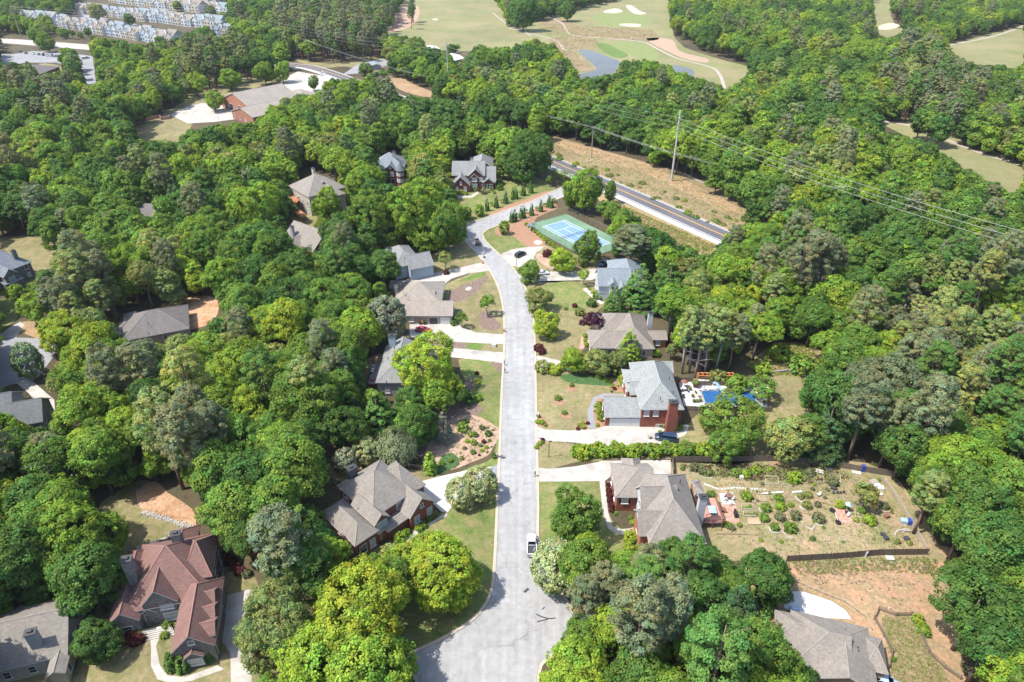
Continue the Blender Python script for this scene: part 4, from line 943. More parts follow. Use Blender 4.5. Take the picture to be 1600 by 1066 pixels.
def pine_crown(name, R_, z0, z1, npf, nleaf, ls):
    PC = []; OUT = []
    for i in range(npf):
        t = RN.uniform(0, 1) ** .8; z = z0 + (z1 - z0) * t; a = RN.uniform(0, 6.283); prof = math.sin(math.pi * (.18 + .74 * t)) ** .8
        r = R_ * prof * RN.uniform(.35, 1.0) ** .6
        PC.append((r * math.cos(a), r * math.sin(a), z)); OUT.append((.5 * math.cos(a), .5 * math.sin(a), .75))
    return puffs_to_leaves(name, np.array(PC), np.array(OUT), RN.uniform(.55, 1.15, npf), nleaf, ls, NEEDLE, .6, .14)
def cone_crown(name, R_, z0, z1, npf, nleaf, ls, pw=1.0, pr=.7, material=None):
    PC = []; OUT = []
    for i in range(npf):
        t = 1 - math.sqrt(RN.uniform(0, 1)); t = t * .98; a = RN.uniform(0, 6.283); r = R_ * (1 - t) ** pw * RN.uniform(.78, 1.02)
        PC.append((r * math.cos(a), r * math.sin(a), z0 + (z1 - z0) * t)); OUT.append((math.cos(a), math.sin(a), .55))
    PC.append((0, 0, z1)); OUT.append((0, 0, 1))
    return puffs_to_leaves(name, np.array(PC), np.array(OUT), RN.uniform(.7, 1.2, len(PC)) * pr, nleaf, ls, material or NEEDLE, .7)
def ball_crown(name, R_, rz, zc, npf, nleaf, ls, pr, material=None, zmin=-.7):
    d_ = rdir(npf, zmin); P = d_ * np.array([R_, R_, rz]) * RN.uniform(.8, .97, (npf, 1)); P[:, 2] += zc
    return puffs_to_leaves(name, P, d_, RN.uniform(.7, 1.2, npf) * pr, nleaf, ls, material or LEAF, .9)
def weep_crown(name, R_, zt, n, nleaf, ls):
    C = []; Nn = []
    for i in range(n):
        a = RN.uniform(0, 6.283); r = R_ * math.sqrt(RN.uniform(.05, 1)); top = zt * (1 - .35 * (r / R_) ** 2) * RN.uniform(.85, 1); ln = RN.uniform(.35, .8) * top
        for k in range(nleaf):
            z = top - ln * k / nleaf; C.append((r * math.cos(a) + RN.normal() * .12, r * math.sin(a) + RN.normal() * .12, max(z, .4))); Nn.append((math.cos(a), math.sin(a), .5 + RN.normal() * .3))
    n = len(C); sh = np.clip(RN.normal(1, .15, n), .5, 1.5)
    return leaf_mesh(name, np.array(C), np.array(Nn), ls * RN.uniform(.7, 1.3, n), np.column_stack([sh] * 3), LEAF, .5)
def trunk_mesh(name, h, r, zc, R_, nl, material, lean=0.0, zfork=None):
    b = MB(); wob = [Vector((RN.normal() * .12 * k, RN.normal() * .12 * k, h * k / 4)) for k in range(5)]; wob[0] = Vector((0, 0, -.3))
    b.tube(wob, [r * 1.25, r, r * .85, r * .6, r * .22], 8)
    for i in range(nl):
        z = (zfork or h * .35) + (h * .45) * i / max(1, nl); a = 2.4 * i + RN.uniform(0, .8); k = R_ * RN.uniform(.55, .85)
        p0 = Vector((0, 0, z)); p2 = Vector((k * math.cos(a), k * math.sin(a), z + h * RN.uniform(.10, .24))); p1 = p0.lerp(p2, .45) + Vector((0, 0, .3))
        b.tube([p0, p1, p2], [r * .45, r * .28, r * .08], 5)
    return b.mesh(name, material, True)

# prototypes: kind -> list of (crown mesh, trunk mesh, extra); nominal size (crown radius, height)
KIND = {}
KIND['broad'] = [(broad_crown('broad_crown', 5.4, 9.6, 5.6 * z_, ns, 74, 50, .37, .95), trunk_mesh('broad_trunk', 12, .30, 9, 5, 7, MT['bark']), None) for ns, z_ in ((7, 1.0), (9, 1.2), (5, .9), (8, 1.35), (11, 1.05), (6, 1.15))]
KIND['pine'] = [(pine_crown('pine_crown', 4.2, 10.5, 22, 130, 84, .30), trunk_mesh('pine_trunk', 21, .30, 15, 3.4, 9, MT['bark_red'], zfork=10), None) for _ in range(3)]
KIND['cedar'] = [(cone_crown('cedar_crown', 4.6, 1.0, 14, 210, 54, .33, .72, .85), trunk_mesh('cedar_trunk', 13, .26, 8, 1.5, 3, MT['bark']), None) for _ in range(2)]
KIND['magnolia'] = [(ball_crown('magnolia_crown', 4.3, 5.2, 5.4, 230, 40, .36, .8, WAXY), trunk_mesh('magnolia_trunk', 8, .24, 5, 3, 5, MT['bark_grey']), None) for _ in range(2)]
KIND['small'] = [(broad_crown('small_crown', 2.1, 3.6, 1.9, 6, 26, 26, .30, .5), trunk_mesh('small_trunk', 3.6, .10, 2.5, 1.5, 6, MT['bark_grey'], zfork=.8), None) for _ in range(3)]
KIND['cone'] = [(cone_crown('cone_crown', .82, .1, 3.4, 150, 30, .2, .42, .17), trunk_mesh('cone_trunk', 2.0, .06, 1, .2, 0, MT['bark']), None)]
KIND['egg'] = [(ball_crown('egg_crown', .92, 1.35, 1.35, 160, 26, .2, .14, None, -.95), trunk_mesh('egg_trunk', 1.6, .06, 1, .2, 0, MT['bark']), None)]
KIND['tall'] = [(broad_crown('tall_crown', 4.7, 7.6, 7.4, ns, 84, 46, .36, .9, lowz=-.9), trunk_mesh('tall_trunk', 12, .26, 9, 4, 7, MT['bark'], zfork=2), None) for ns in (11, 14, 12)]
KIND['weep'] = [(weep_crown('weeping_crown', 3.4, 7.5, 420, 16, .42), trunk_mesh('weeping_trunk', 6, .2, 5, 2.4, 6, MT['bark']), None)]
def flowers():
    d_ = rdir(80, -.4); b = MB()
    for q in d_:
        p = q * np.array([4.9, 4.9, 5.8]) + np.array([0, 0, 5.4]); s = .16; b.box((p[0], p[1], p[2]), (s, s, s * .7), RN.uniform(0, 3), top=(.5, .5))
    return b.mesh('blossom', MT['petal'])
FLOWERS = flowers()
def dead_mesh():
    b = MB(); b.tube([(0, 0, -.2), (.1, 0, 4), (.3, .1, 8), (.2, .2, 11)], [.28, .22, .14, .03], 7)
    for i in range(26):
        z = RN.uniform(4, 10.5); a = RN.uniform(0, 6.28); L = (12 - z) * RN.uniform(.3, .6) + .8; p = Vector((.2, .1, z)); e = p + Vector((math.cos(a) * L, math.sin(a) * L, L * RN.uniform(.2, .6))); b.tube([p, p.lerp(e, .5) + Vector((0, 0, .2)), e], [.07, .05, .015], 4)
        for j in range(3):
            f = p.lerp(e, RN.uniform(.4, .9)); a2 = a + RN.normal() * .8; b.tube([f, f + Vector((math.cos(a2), math.sin(a2), .5)) * RN.uniform(.5, 1.3)], [.03, .01], 3)
    return b.mesh('dead_branches', MT['bark_grey'], True)
DEAD = dead_mesh()
KIND['yard'] = [(broad_crown('yard_crown', 4.9, 5.0, 5.0, ns, 76, 48, .34, .85, lowz=-.85), trunk_mesh('yard_trunk', 8, .24, 6, 4, 7, MT['bark'], zfork=1.6), None) for ns in (8, 10, 9)]
KIND['grand'] = [(broad_crown('grand_crown', 8.6, 8.6, 8.0, 20, 190, 46, .40, 1.0, lowz=-.85), trunk_mesh('grand_trunk', 13, .42, 8, 7, 9, MT['bark'], zfork=2.2), None) for _ in range(2)]
NOM = dict(tall=(4.9, 15.2), grand=(8.9, 17.4), egg=(1.0, 2.8), yard=(5.0, 10.2), broad=(5.6, 15.4), pine=(4.4, 22.5), cedar=(4.8, 14.4), magnolia=(4.6, 10.6), small=(2.3, 5.6), cone=(.95, 3.5), weep=(3.4, 7.5))
ZCF = dict(tall=.52, grand=.5, egg=.5, yard=.50, broad=.62, pine=.72, cedar=.45, magnolia=.5, small=.62, cone=.5, weep=.5)
PAL = {'dark green': (.076, .150, .030), 'mid green': (.128, .216, .034), 'bright green': (.184, .280, .032), 'yellow-green': (.232, .310, .032), 'olive green': (.195, .232, .066), 'grey-green': (.138, .158, .074), 'pale green': (.20, .25, .14), 'purple': (.050, .014, .030), 'burgundy': (.085, .02, .022), 'deep blue-green': (.052, .105, .038), 'silver-grey': (.18, .19, .14)}
NAMEK = dict(tall='broadleaf tree', grand='broadleaf tree', egg='egg-shaped clipped evergreen', yard='broadleaf tree', broad='broadleaf tree', pine='pine tree', cedar='conifer', magnolia='magnolia tree', small='small tree', cone='columnar conifer', weep='weeping tree')
OBJN = dict(tall='broadleaf_tree', grand='broadleaf_tree', egg='clipped_evergreen', yard='broadleaf_tree', broad='broadleaf_tree', pine='pine_tree', cedar='conifer', magnolia='magnolia_tree', small='small_tree', cone='columnar_conifer', weep='weeping_tree')
TREES = []
def add_tree(x, y, kind, col, r, h, var=None, flower=False, rec=True):
    R0, H0 = NOM[kind]; v = KIND[kind][(var if var is not None else random.randrange(99)) % len(KIND[kind])]
    o = empty(OBJN[kind], (x, y, 0), random.uniform(0, 6.28)); o.scale = (r / R0, r / R0 * random.uniform(.94, 1.06), h / H0)
    c = link('crown', v[0], o); j = random.uniform(.86, 1.16); k = random.uniform(-.08, .08); p = PAL[col]
    c['tint'] = [p[0] * j * (1 + k), p[1] * j, p[2] * j * (1 - k), 1.0]
    link('trunk', v[1], o)
    if flower: link('blossoms', FLOWERS, o)
    TREES.append([o, kind, col, Vector((x, y, 0)), r, h]); return o
def hero(cx, cy, w, kind, col, ratio=None, flower=False, var=None):
    """tree whose crown is seen centred at photograph position (cx, cy), w pixels wide"""
    R0, H0 = NOM[kind]; ratio = ratio or H0 / R0 / 2
    r = w / 2 / SC(cy + 40)
    for _ in range(5):
        h = ratio * 2 * r; zc = h * ZCF[kind]; p = G(cx, cy, zc); dep = p.y * CT - (zc - CAM_H) * ST; r = w / 2 * dep / F_PX
    o = add_tree(p.x, p.y, kind, col, r, h, var, flower); return o
HERO = [
 (690, 888, 120, 'yard', 'yellow-green', .95), (556, 955, 170, 'yard', 'yellow-green', 1.0), (428, 975, 125, 'yard', 'olive green', 1.2), (560, 1045, 180, 'yard', 'bright green', .95), (905, 808, 88, 'yard', 'mid green', 1.1),
 (118, 850, 125, 'yard', 'bright green', 1.15), (480, 845, 105, 'cedar', 'dark green', 1.3), (668, 578, 112, 'yard', 'yellow-green', .95), (603, 500, 66, 'magnolia', 'grey-green', 1.2), (592, 652, 78, 'cedar', 'dark green', 1.15), (640, 660, 62, 'cedar', 'mid green', 1.2), (556, 650, 54, 'cedar', 'deep blue-green', 1.2),
 (692, 668, 34, 'cedar', 'silver-grey', 1.6), (620, 695, 62, 'weep', 'pale green', 1.1), (572, 705, 46, 'magnolia', 'olive green', 1.1), (540, 720, 40, 'magnolia', 'grey-green', 1.1), (1143, 652, 86, 'yard', 'mid green', 1.0), (1132, 694, 66, 'yard', 'mid green', .9), (1237, 688, 80, 'yard', 'olive green', 1.05), (1385, 615, 120, 'yard', 'grey-green', 1.1), (1310, 625, 100, 'yard', 'dark green', 1.3), (1355, 775, 46, 'small', 'olive green', 1.0),
 (856, 507, 46, 'yard', 'yellow-green', 1.0), (842, 468, 46, 'yard', 'olive green', 1.0), (827, 425, 37, 'yard', 'mid green', 1.0), (918, 388, 48, 'yard', 'mid green', 1.15), (879, 406, 46, 'yard', 'yellow-green', .9), (988, 374, 68, 'pine', 'grey-green', 1.2), (912, 430, 24, 'small', 'yellow-green', 1.2), (924, 503, 42, 'small', 'purple', .95), (984, 540, 38, 'cedar', 'bright green', 1.5), (960, 530, 20, 'cedar', 'yellow-green', 1.6), (930, 566, 52, 'yard', 'olive green', .9), (897, 562, 46, 'yard', 'bright green', .9), (960, 566, 44, 'yard', 'olive green', .9), (1000, 452, 66, 'cedar', 'dark green', 1.2), (1046, 452, 70, 'cedar', 'dark green', 1.2), (960, 470, 36, 'cedar', 'dark green', 1.3), (1082, 430, 60, 'yard', 'olive green', 1.1),
 (657, 336, 108, 'yard', 'bright green', 1.05), (585, 345, 90, 'yard', 'mid green', 1.1), (565, 292, 66, 'yard', 'bright green', 1.1), (511, 322, 48, 'yard', 'bright green', 1.3), (826, 243, 72, 'yard', 'dark green', 1.15), (915, 297, 62, 'yard', 'bright green', 1.2), (955, 300, 22, 'yard', 'mid green', 1.8), (892, 310, 24, 'yard', 'mid green', 1.6), (545, 245, 46, 'cedar', 'deep blue-green', 1.6), (700, 290, 30, 'small', 'olive green', 1.0), (697, 350, 60, 'yard', 'mid green', 1.6), (400, 335, 90, 'yard', 'bright green', 1.1), (335, 395, 80, 'yard', 'mid green', 1.2),
 (695, 404, 28, 'small', 'olive green', 1.2), (760, 474, 29, 'small', 'mid green', 1.2), (721, 497, 22, 'small', 'mid green', 1.3), (250, 63, 15, 'yard', 'mid green', 1.1), (330, 20, 20, 'yard', 'mid green', 1.2), (347, 30, 20, 'yard', 'bright green', 1.2), (214, 55, 12, 'yard', 'dark green', 1.0), (100, 52, 16, 'yard', 'mid green', 1.0), (136, 50, 14, 'yard', 'mid green', 1.0), (305, 130, 34, 'yard', 'bright green', 1.2), (358, 123, 34, 'yard', 'bright green', 1.0), (333, 157, 33, 'yard', 'bright green', 1.0), (489, 129, 19, 'yard', 'mid green', 1.4), (887, 17, 31, 'yard', 'dark green', 1.0), (818, 17, 50, 'yard', 'dark green', 1.2), (42, 565, 44, 'magnolia', 'dark green', 1.5), (570, 108, 26, 'yard', 'mid green', .8), (412, 112, 30, 'yard', 'bright green', 1.3), (440, 112, 28, 'yard', 'bright green', 1.2), (110, 92, 36, 'yard', 'mid green', 1.0), (60, 58, 30, 'yard', 'mid green', 1.1), (72, 65, 26, 'yard', 'mid green', 1.2), (150, 18, 26, 'yard', 'olive green', 1.0), (201, 30, 18, 'yard', 'dark green', 1.1), (277, 9, 16, 'yard', 'bright green', 1.0), (650, 590, 20, 'small', 'yellow-green', 1.0),
 (745, 597, 15, 'small', 'yellow-green', 1.1), (62, 925, 70, 'yard', 'dark green', 1.0), (150, 1000, 80, 'yard', 'dark green', .9), (1190, 605, 60, 'small', 'mid green', .7)]
for q in HERO:
    k = 'grand' if q[3] == 'yard' and (q[2] > 100 or (q[1] < 420 and q[2] > 64)) else q[3]; hero(*q[:3], k, q[4], ratio=q[5])
for x, y in ((1066, 584), (1077, 583), (1089, 584), (1102, 584), (1118, 582), (1138, 580), (1096, 577)):
    p = G(x, y); add_tree(p.x, p.y, 'pine', random.choice(['grey-green', 'olive green']), random.uniform(3.2, 4.0), random.uniform(18, 21))
for i in range(16):
    p = G(random.uniform(598, 648), random.uniform(24, 46)); add_tree(p.x, p.y, 'pine', random.choice(['grey-green', 'dark green']), random.uniform(3.2, 4.4), random.uniform(19, 24))
hero(870, 886, 82, 'magnolia', 'olive green', 1.05, True); hero(721, 770, 52, 'magnolia', 'olive green', 1.0); hero(750, 757, 58, 'magnolia', 'olive green', 1.0)
hero(671, 722, 26, 'cone', 'bright green', 1.6)
for q in ((265, 1032, 26), (284, 1036, 24), (274, 1030, 20), (325, 1020, 22), (318, 1024, 18)): hero(*q, 'cone', 'dark green', 1.5)
# clipped cones along the street below the dark brick house
for x, y in ((761, 320), (775.5, 315), (790, 308), (802, 301), (806, 301), (818, 296), (830, 292), (799.5, 338), (804.5, 336), (814.5, 332), (818, 331), (830.5, 327), (845, 321), (857.5, 314), (861.5, 315)): hero(x, y, 8.6, 'cone', 'dark green', 2.4)
for x, y, w in ((729, 332, 17), (749, 328, 16), (788, 355, 18)): hero(x, y, w, 'egg', 'bright green', 1.3)
for x, y in ((768, 318), (783, 313), (799, 308), (813, 301), (826, 296), (808, 336), (838, 325), (851, 319), (866, 312), (822, 329)): hero(x, y, 7, 'small', 'bright green', 1.1)

# ---------------------------------------------------------------- open ground seen in the photograph: the woods keep clear of it
OPEN = [[(122, 84), (146, 86), (152, 132), (134, 132)],
 [(755, 365), (752, 350), (872, 296), (882, 318), (905, 330), (958, 372), (950, 392), (905, 402), (902, 418), (985, 402), (1014, 412), (985, 440), (948, 468), (940, 485), (1020, 488), (1043, 512), (1043, 540), (1005, 565), (975, 560), (930, 545), (900, 570), (835, 575), (830, 480), (815, 440), (785, 400)],
 [(835, 560), (870, 575), (905, 590), (970, 590), (985, 563), (1052, 563), (1062, 590), (1150, 588), (1195, 600), (1205, 585), (1270, 545), (1290, 580), (1260, 600), (1215, 655), (1190, 680), (1100, 695), (1060, 700), (905, 692), (890, 720), (836, 750)],
 [(836, 730), (1045, 712), (1215, 712), (1290, 720), (1375, 745), (1398, 770), (1390, 800), (1448, 860), (1480, 885), (1455, 930), (1480, 960), (1450, 1000), (1495, 1045), (1490, 1150), (1290, 1150), (1288, 1045), (1245, 1005), (1215, 985), (1215, 960), (1235, 925), (1235, 870), (1125, 850), (1090, 835), (1050, 832), (1010, 858), (960, 835), (945, 800), (940, 760), (838, 760)],
 [(838, 755), (940, 755), (965, 830), (930, 840), (890, 780), (860, 800), (855, 850), (838, 855)],
 [(783, 728), (783, 780), (778, 880), (770, 925), (740, 965), (650, 1022), (640, 990), (650, 940), (655, 850), (640, 835), (560, 875), (500, 800), (535, 735), (590, 718), (650, 742), (690, 735)],
 [(646, 1022), (665, 1070), (665, 1200), (850, 1200), (838, 1070), (840, 1030), (897, 980), (890, 950), (860, 905), (838, 870), (838, 760), (780, 780), (770, 925)],
 [(790, 400), (785, 560), (783, 730), (740, 742), (690, 742), (650, 740), (640, 720), (690, 680), (720, 640), (735, 625), (720, 560), (790, 500), (838, 500), (838, 900), (780, 900)],
 [(575, 605), (598, 540), (605, 522), (620, 520), (626, 532), (790, 520), (790, 570), (700, 585), (640, 590), (610, 604)],
 [(608, 440), (645, 433), (757, 405), (800, 400), (830, 480), (834, 520), (790, 560), (640, 533), (636, 505), (605, 478)],
 [(593, 389), (620, 378), (680, 392), (735, 372), (722, 350), (760, 340), (800, 410), (690, 435), (640, 440), (618, 415)],
 [(702, 300), (704, 252), (745, 243), (777, 262), (782, 285), (830, 285), (872, 296), (725, 352), (713, 335), (735, 310)],
 [(582, 250), (600, 236), (632, 246), (634, 284), (606, 292), (603, 262)], [(449, 290), (488, 262), (526, 284), (520, 296), (495, 305), (488, 350), (470, 335), (460, 312)], [(533, 310), (572, 338), (560, 342), (533, 325)],
 [(440, 374), (460, 347), (505, 366), (503, 392), (488, 396), (466, 385)], [(456, 340), (490, 330), (490, 360), (470, 350)],
 [(165, 815), (176, 790), (205, 755), (243, 742), (268, 752), (316, 800), (330, 850), (395, 908), (370, 935), (400, 960), (400, 1160), (130, 1160), (165, 970), (195, 870)], [(0, 978), (45, 962), (125, 965), (95, 1140), (-60, 1140)],
 [(185, 520), (198, 492), (235, 486), (285, 480), (318, 458), (348, 462), (342, 490), (312, 515), (240, 532)], [(130, 536), (185, 514), (190, 524)],
 [(0, 522), (30, 508), (62, 520), (98, 532), (75, 575), (60, 600), (85, 625), (85, 640), (70, 658), (45, 610), (0, 602)], [(20, 628), (58, 637), (70, 658), (45, 668), (18, 650)],
 [(-30, 372), (33, 366), (55, 364), (88, 386), (70, 415), (40, 442), (-30, 445)], [(0, 470), (22, 470), (25, 492), (0, 505)],
 [(855, 212), (930, 230), (1000, 248), (1080, 284), (1165, 328), (1130, 372), (1110, 395), (1060, 375), (965, 318), (858, 272)],
 [(212, 205), (240, 185), (285, 160), (345, 142), (410, 124), (460, 112), (516, 118), (500, 142), (445, 150), (395, 185), (350, 192), (290, 200), (275, 218), (215, 218)],
 [(0, 52), (140, 62), (140, 88), (90, 82), (95, 108), (62, 116), (45, 95), (0, 95)], [(25, 18), (40, 15), (80, 38), (82, 26), (118, 30), (118, -5), (350, -5), (355, 50), (345, 60), (322, 38), (265, 60), (222, 66), (150, 56), (80, 36)],
 [(453, 94), (560, 100), (598, 88), (610, 105), (530, 122), (515, 118), (455, 106)],
 [(605, 52), (640, -20), (760, -20), (800, 45), (870, 25), (1040, -20), (1046, 50), (1105, 82), (1178, 108), (1138, 138), (1095, 120), (1060, 108), (1020, 92), (968, 92), (962, 112), (905, 122), (895, 100), (870, 72), (830, 58), (800, 72), (700, 66), (660, 60)],
 [(1363, -5), (1388, -5), (1395, 30), (1420, 45), (1385, 58), (1368, 45)], [(1475, 68), (1600, 38), (1600, 105), (1560, 98), (1515, 100)], [(1365, 183), (1420, 195), (1530, 238), (1600, 268), (1600, 305), (1560, 290), (1500, 255), (1440, 215), (1375, 200)],
 [(662, 58), (698, 62), (698, 76), (668, 76)], [(704, 92), (716, 78), (738, 68), (734, 80), (716, 96)], [(1175, 560), (1215, 540), (1265, 545), (1285, 580), (1195, 588)], [(604, 118), (640, 128), (682, 148), (668, 152), (615, 136)], [(212, 326), (242, 324), (242, 337), (214, 338)], [(395, 128), (450, 108), (520, 118), (460, 150)], [(10, 58), (35, 62), (36, 66), (8, 64)]]
MW, MH, OX, OY, QS = 860, 640, -60, -20, 2          # half-resolution raster of the open ground
mask = np.zeros((MH, MW), bool); gx, gy = np.meshgrid(np.arange(MW) * QS + OX, np.arange(MH) * QS + OY)
def pip(poly, X, Y):
    ins = np.zeros(X.shape, bool); n = len(poly)
    for i in range(n):
        (x1, y1), (x2, y2) = poly[i][:2], poly[(i + 1) % n][:2]
        if y1 == y2: continue
        c = (y1 > Y) != (y2 > Y); ins ^= c & (X < (x2 - x1) * (Y - y1) / (y2 - y1) + x1)
    return ins
for p in OPEN: mask |= pip(p, gx, gy)
def is_open(x, y):
    i, j = int((x - OX) / QS), int((y - OY) / QS); return 0 <= i < MW and 0 <= j < MH and mask[j, i]
# candidate stands on a jittered grid
cand = []
yy = 46.0
while yy < 1150:
    s = 5.7 if yy < 230 else 6.5 if yy < 430 else 8.0
    hw = (yy * CT + CAM_H * ST) * 800 / F_PX + (55 if yy < 430 else 30); xx = -hw + random.uniform(0, s)
    while xx < hw:
        cand.append((xx + random.uniform(-.36, .36) * s, yy + random.uniform(-.36, .36) * s)); xx += s
    yy += s * .9
cand = np.array(cand)
bad = np.zeros(len(cand), bool)
for f in FOOT: bad |= pip([(p.x, p.y) for p in f], cand[:, 0], cand[:, 1])
bad |= pip([(p.x, p.y) for p in loop], cand[:, 0], cand[:, 1])
for line, wd in ((PK, 9.5), (PK2, 12)):
    for a, b_ in zip(line[:-1], line[1:]):
        ab = np.array([b_.x - a.x, b_.y - a.y]); L2 = ab @ ab; t = np.clip(((cand - np.array([a.x, a.y])) @ ab) / L2, 0, 1); q = np.array([a.x, a.y]) + t[:, None] * ab
        bad |= np.linalg.norm(cand - q, axis=1) < wd
for t in TREES:
    if t[1] in ('cone', 'small', 'egg'): continue
    bad |= np.hypot(cand[:, 0] - t[3].x, cand[:, 1] - t[3].y) < t[4] * .8
PINEZ = [(1480, 470, 95), (1395, 640, 70), (1560, 560, 90), (1450, 560, 50), (330, 95, 55), (520, 15, 95), (60, 110, 55), (110, 430, 55), (290, 690, 55), (1440, 110, 50), (1480, 130, 60), (650, 10, 40), (1270, 400, 45), (205, 575, 30), (1010, 990, 60), (1060, 860, 40), (985, 890, 50), (1050, 240, 10)]
def nz(x, y, k): return math.sin(x * .031 * k + 1.3) + math.sin(y * .027 * k + .4) + math.sin((x + y) * .019 * k) + math.sin((x - y * .7) * .043 * k)
POINTS = []; BIG = []
for (x, y), bd in zip(cand, bad):
    if bd: continue
    px, py = PX((x, y, 0))
    if is_open(px, py): continue
    pz = .05
    for a, b_, r_ in PINEZ:
        qx, qy = PX((x, y, 14))
        if (qx - a) ** 2 + ((qy - b_) * 1.2) ** 2 < r_ * r_: pz = .72
    kind = 'pine' if random.random() < pz else 'cedar' if random.random() < .04 else 'tall' if random.random() < .45 else 'broad'
    R0, H0 = NOM[kind]; g_ = random.uniform(.66, 1.18) * (1 + .10 * nz(x, y, .9) / 4)
    if yy > 300: pass
    ok = False
    for sc in (1.0, .8, .62, .46, .34):
        r, hh = R0 * g_ * sc, H0 * g_ * sc * random.uniform(.9, 1.12); zc = hh * ZCF[kind]
        tst = [(0, 0, zc), (-.85 * r, 0, zc), (.85 * r, 0, zc), (0, 0, hh * .98), (-.5 * r, 0, hh * .88), (.5 * r, 0, hh * .88), (-.6 * r, 0, hh * .4), (.6 * r, 0, hh * .4)]
        if not any(is_open(*PX((x + a, y + b_, c))) for a, b_, c in tst): ok = True; break
    if not ok: continue
    if kind == 'pine': col = random.choice(['grey-green', 'grey-green', 'olive green', 'dark green'])
    elif kind == 'cedar': col = random.choice(['dark green', 'deep blue-green'])
    else:
        v = nz(x, y, 1.7) / 4 + random.gauss(0, .34); col = 'dark green' if v < -.30 else 'mid green' if v < .16 else 'bright green' if v < .62 else 'yellow-green' if v < .86 else 'olive green'
    cx, cy = PX((x, y, zc)); size = r * F_PX / (y * CT - (zc - CAM_H) * ST)
    inv = -size < cx < 1600 + size and -size < cy < 1066 + size
    BIG.append((size if inv else 0, x, y, kind, col, r, hh))
BIG.sort(key=lambda t: -t[0])
quota = dict(broad=150, tall=150, pine=130, cedar=60); rest = []
for q in BIG:
    if q[0] > 5 and quota[q[3]] > 0: quota[q[3]] -= 1; add_tree(q[1], q[2], q[3], q[4], q[5], q[6])
    else: rest.append(q)
# the remaining mass of trees as one woodland
PROTO = bpy.data.collections.new('woodland_kinds')
def low(kind, i):
    if kind == 'broad': c = broad_crown(f'far_broad_{i}', 5.4, 9.6, 5.6 * (1 + .08 * i), 7 + i, 50, 28, .60, 1.1)
    elif kind == 'tall': c = broad_crown(f'far_tall_{i}', 4.7, 7.6, 7.4, 11 + 2 * i, 56, 28, .58, 1.0, lowz=-.9)
    elif kind == 'pine': c = pine_crown(f'far_pine_{i}', 4.2, 10.5, 22, 90, 40, .52)
    else: c = cone_crown(f'far_cedar_{i}', 4.6, 1.0, 14, 120, 32, .55, .72, .95)
    return c
ORDER = [('broad', 0), ('broad', 1), ('broad', 2), ('broad', 3), ('cedar', 0), ('pine', 0), ('pine', 1), ('tall', 0), ('tall', 1)]
bmj = bmesh.new()
for n, (k, i) in enumerate(ORDER):
    c = low(k, i); t = KIND[k][0][1]
    o = bpy.data.objects.new(f'kind_{n:02d}', c); PROTO.objects.link(o)
    bm = bmesh.new(); bm.from_mesh(c); nf = len(bm.faces); bm.from_mesh(t)
    sl = bm.faces.layers.float_color.get('shade')
    bm.faces.ensure_lookup_table()
    for f in bm.faces[nf:]: f.material_index = 1
    bm.to_mesh(c); bm.free(); c.materials.append(t.materials[0])
bmj.free()
me = bpy.data.meshes.new('woodland'); me.vertices.add(len(rest)); me.vertices.foreach_set('co', np.array([(q[1], q[2], 0) for q in rest], dtype=np.float32).ravel())
def att(nm, ty, key, vals):
    a = me.attributes.new(nm, ty, 'POINT'); a.data.foreach_set(key, np.array(vals, dtype=np.int32 if ty == 'INT' else np.float32).ravel())
att('pick', 'INT', 'value', [{'broad': random.randrange(4), 'cedar': 4, 'pine': 5 + random.randrange(2), 'tall': 7 + random.randrange(2)}[q[3]] for q in rest])
att('size', 'FLOAT_VECTOR', 'vector', [(q[5] / NOM[q[3]][0], q[5] / NOM[q[3]][0], q[6] / NOM[q[3]][1]) for q in rest])
att('turn', 'FLOAT_VECTOR', 'vector', [(0, 0, random.uniform(0, 6.28)) for q in rest])
tv = []
for q in rest:
    j = random.uniform(.84, 1.16); k = random.uniform(-.08, .08); p = PAL[q[4]]; tv.append((p[0] * j * (1 + k), p[1] * j, p[2] * j * (1 - k), 1))
att('tint', 'FLOAT_COLOR', 'color', tv)
wo = link('woodland', me); tag(wo, 'dense mixed broadleaf and pine woodland receding into the distance', 'woodland', None, 'stuff')
ng = bpy.data.node_groups.new('woodland', 'GeometryNodeTree'); ng.interface.new_socket('Geometry', in_out='INPUT', socket_type='NodeSocketGeometry'); ng.interface.new_socket('Geometry', in_out='OUTPUT', socket_type='NodeSocketGeometry')
N = ng.nodes; L = ng.links; gi = N.new('NodeGroupInput'); go = N.new('NodeGroupOutput'); ip = N.new('GeometryNodeInstanceOnPoints'); ci = N.new('GeometryNodeCollectionInfo')
ci.inputs[0].default_value = PROTO; ci.inputs[1].default_value = True; ci.inputs[2].default_value = True
def na(nm, ty):
    a = N.new('GeometryNodeInputNamedAttribute'); a.data_type = ty; a.inputs[0].default_value = nm; return a.outputs[0]
L.new(gi.outputs[0], ip.inputs['Points']); L.new(ci.outputs[0], ip.inputs['Instance']); ip.inputs['Pick Instance'].default_value = True
L.new(na('pick', 'INT'), ip.inputs['Instance Index']); L.new(na('size', 'FLOAT_VECTOR'), ip.inputs['Scale'])
e2r = N.new('FunctionNodeEulerToRotation'); L.new(na('turn', 'FLOAT_VECTOR'), e2r.inputs[0]); L.new(e2r.outputs[0], ip.inputs['Rotation'])
L.new(ip.outputs[0], go.inputs[0]); md = wo.modifiers.new('woodland', 'NODES'); md.node_group = ng
print('TREES', len(TREES), 'rest', len(rest), 'cand', len(cand))

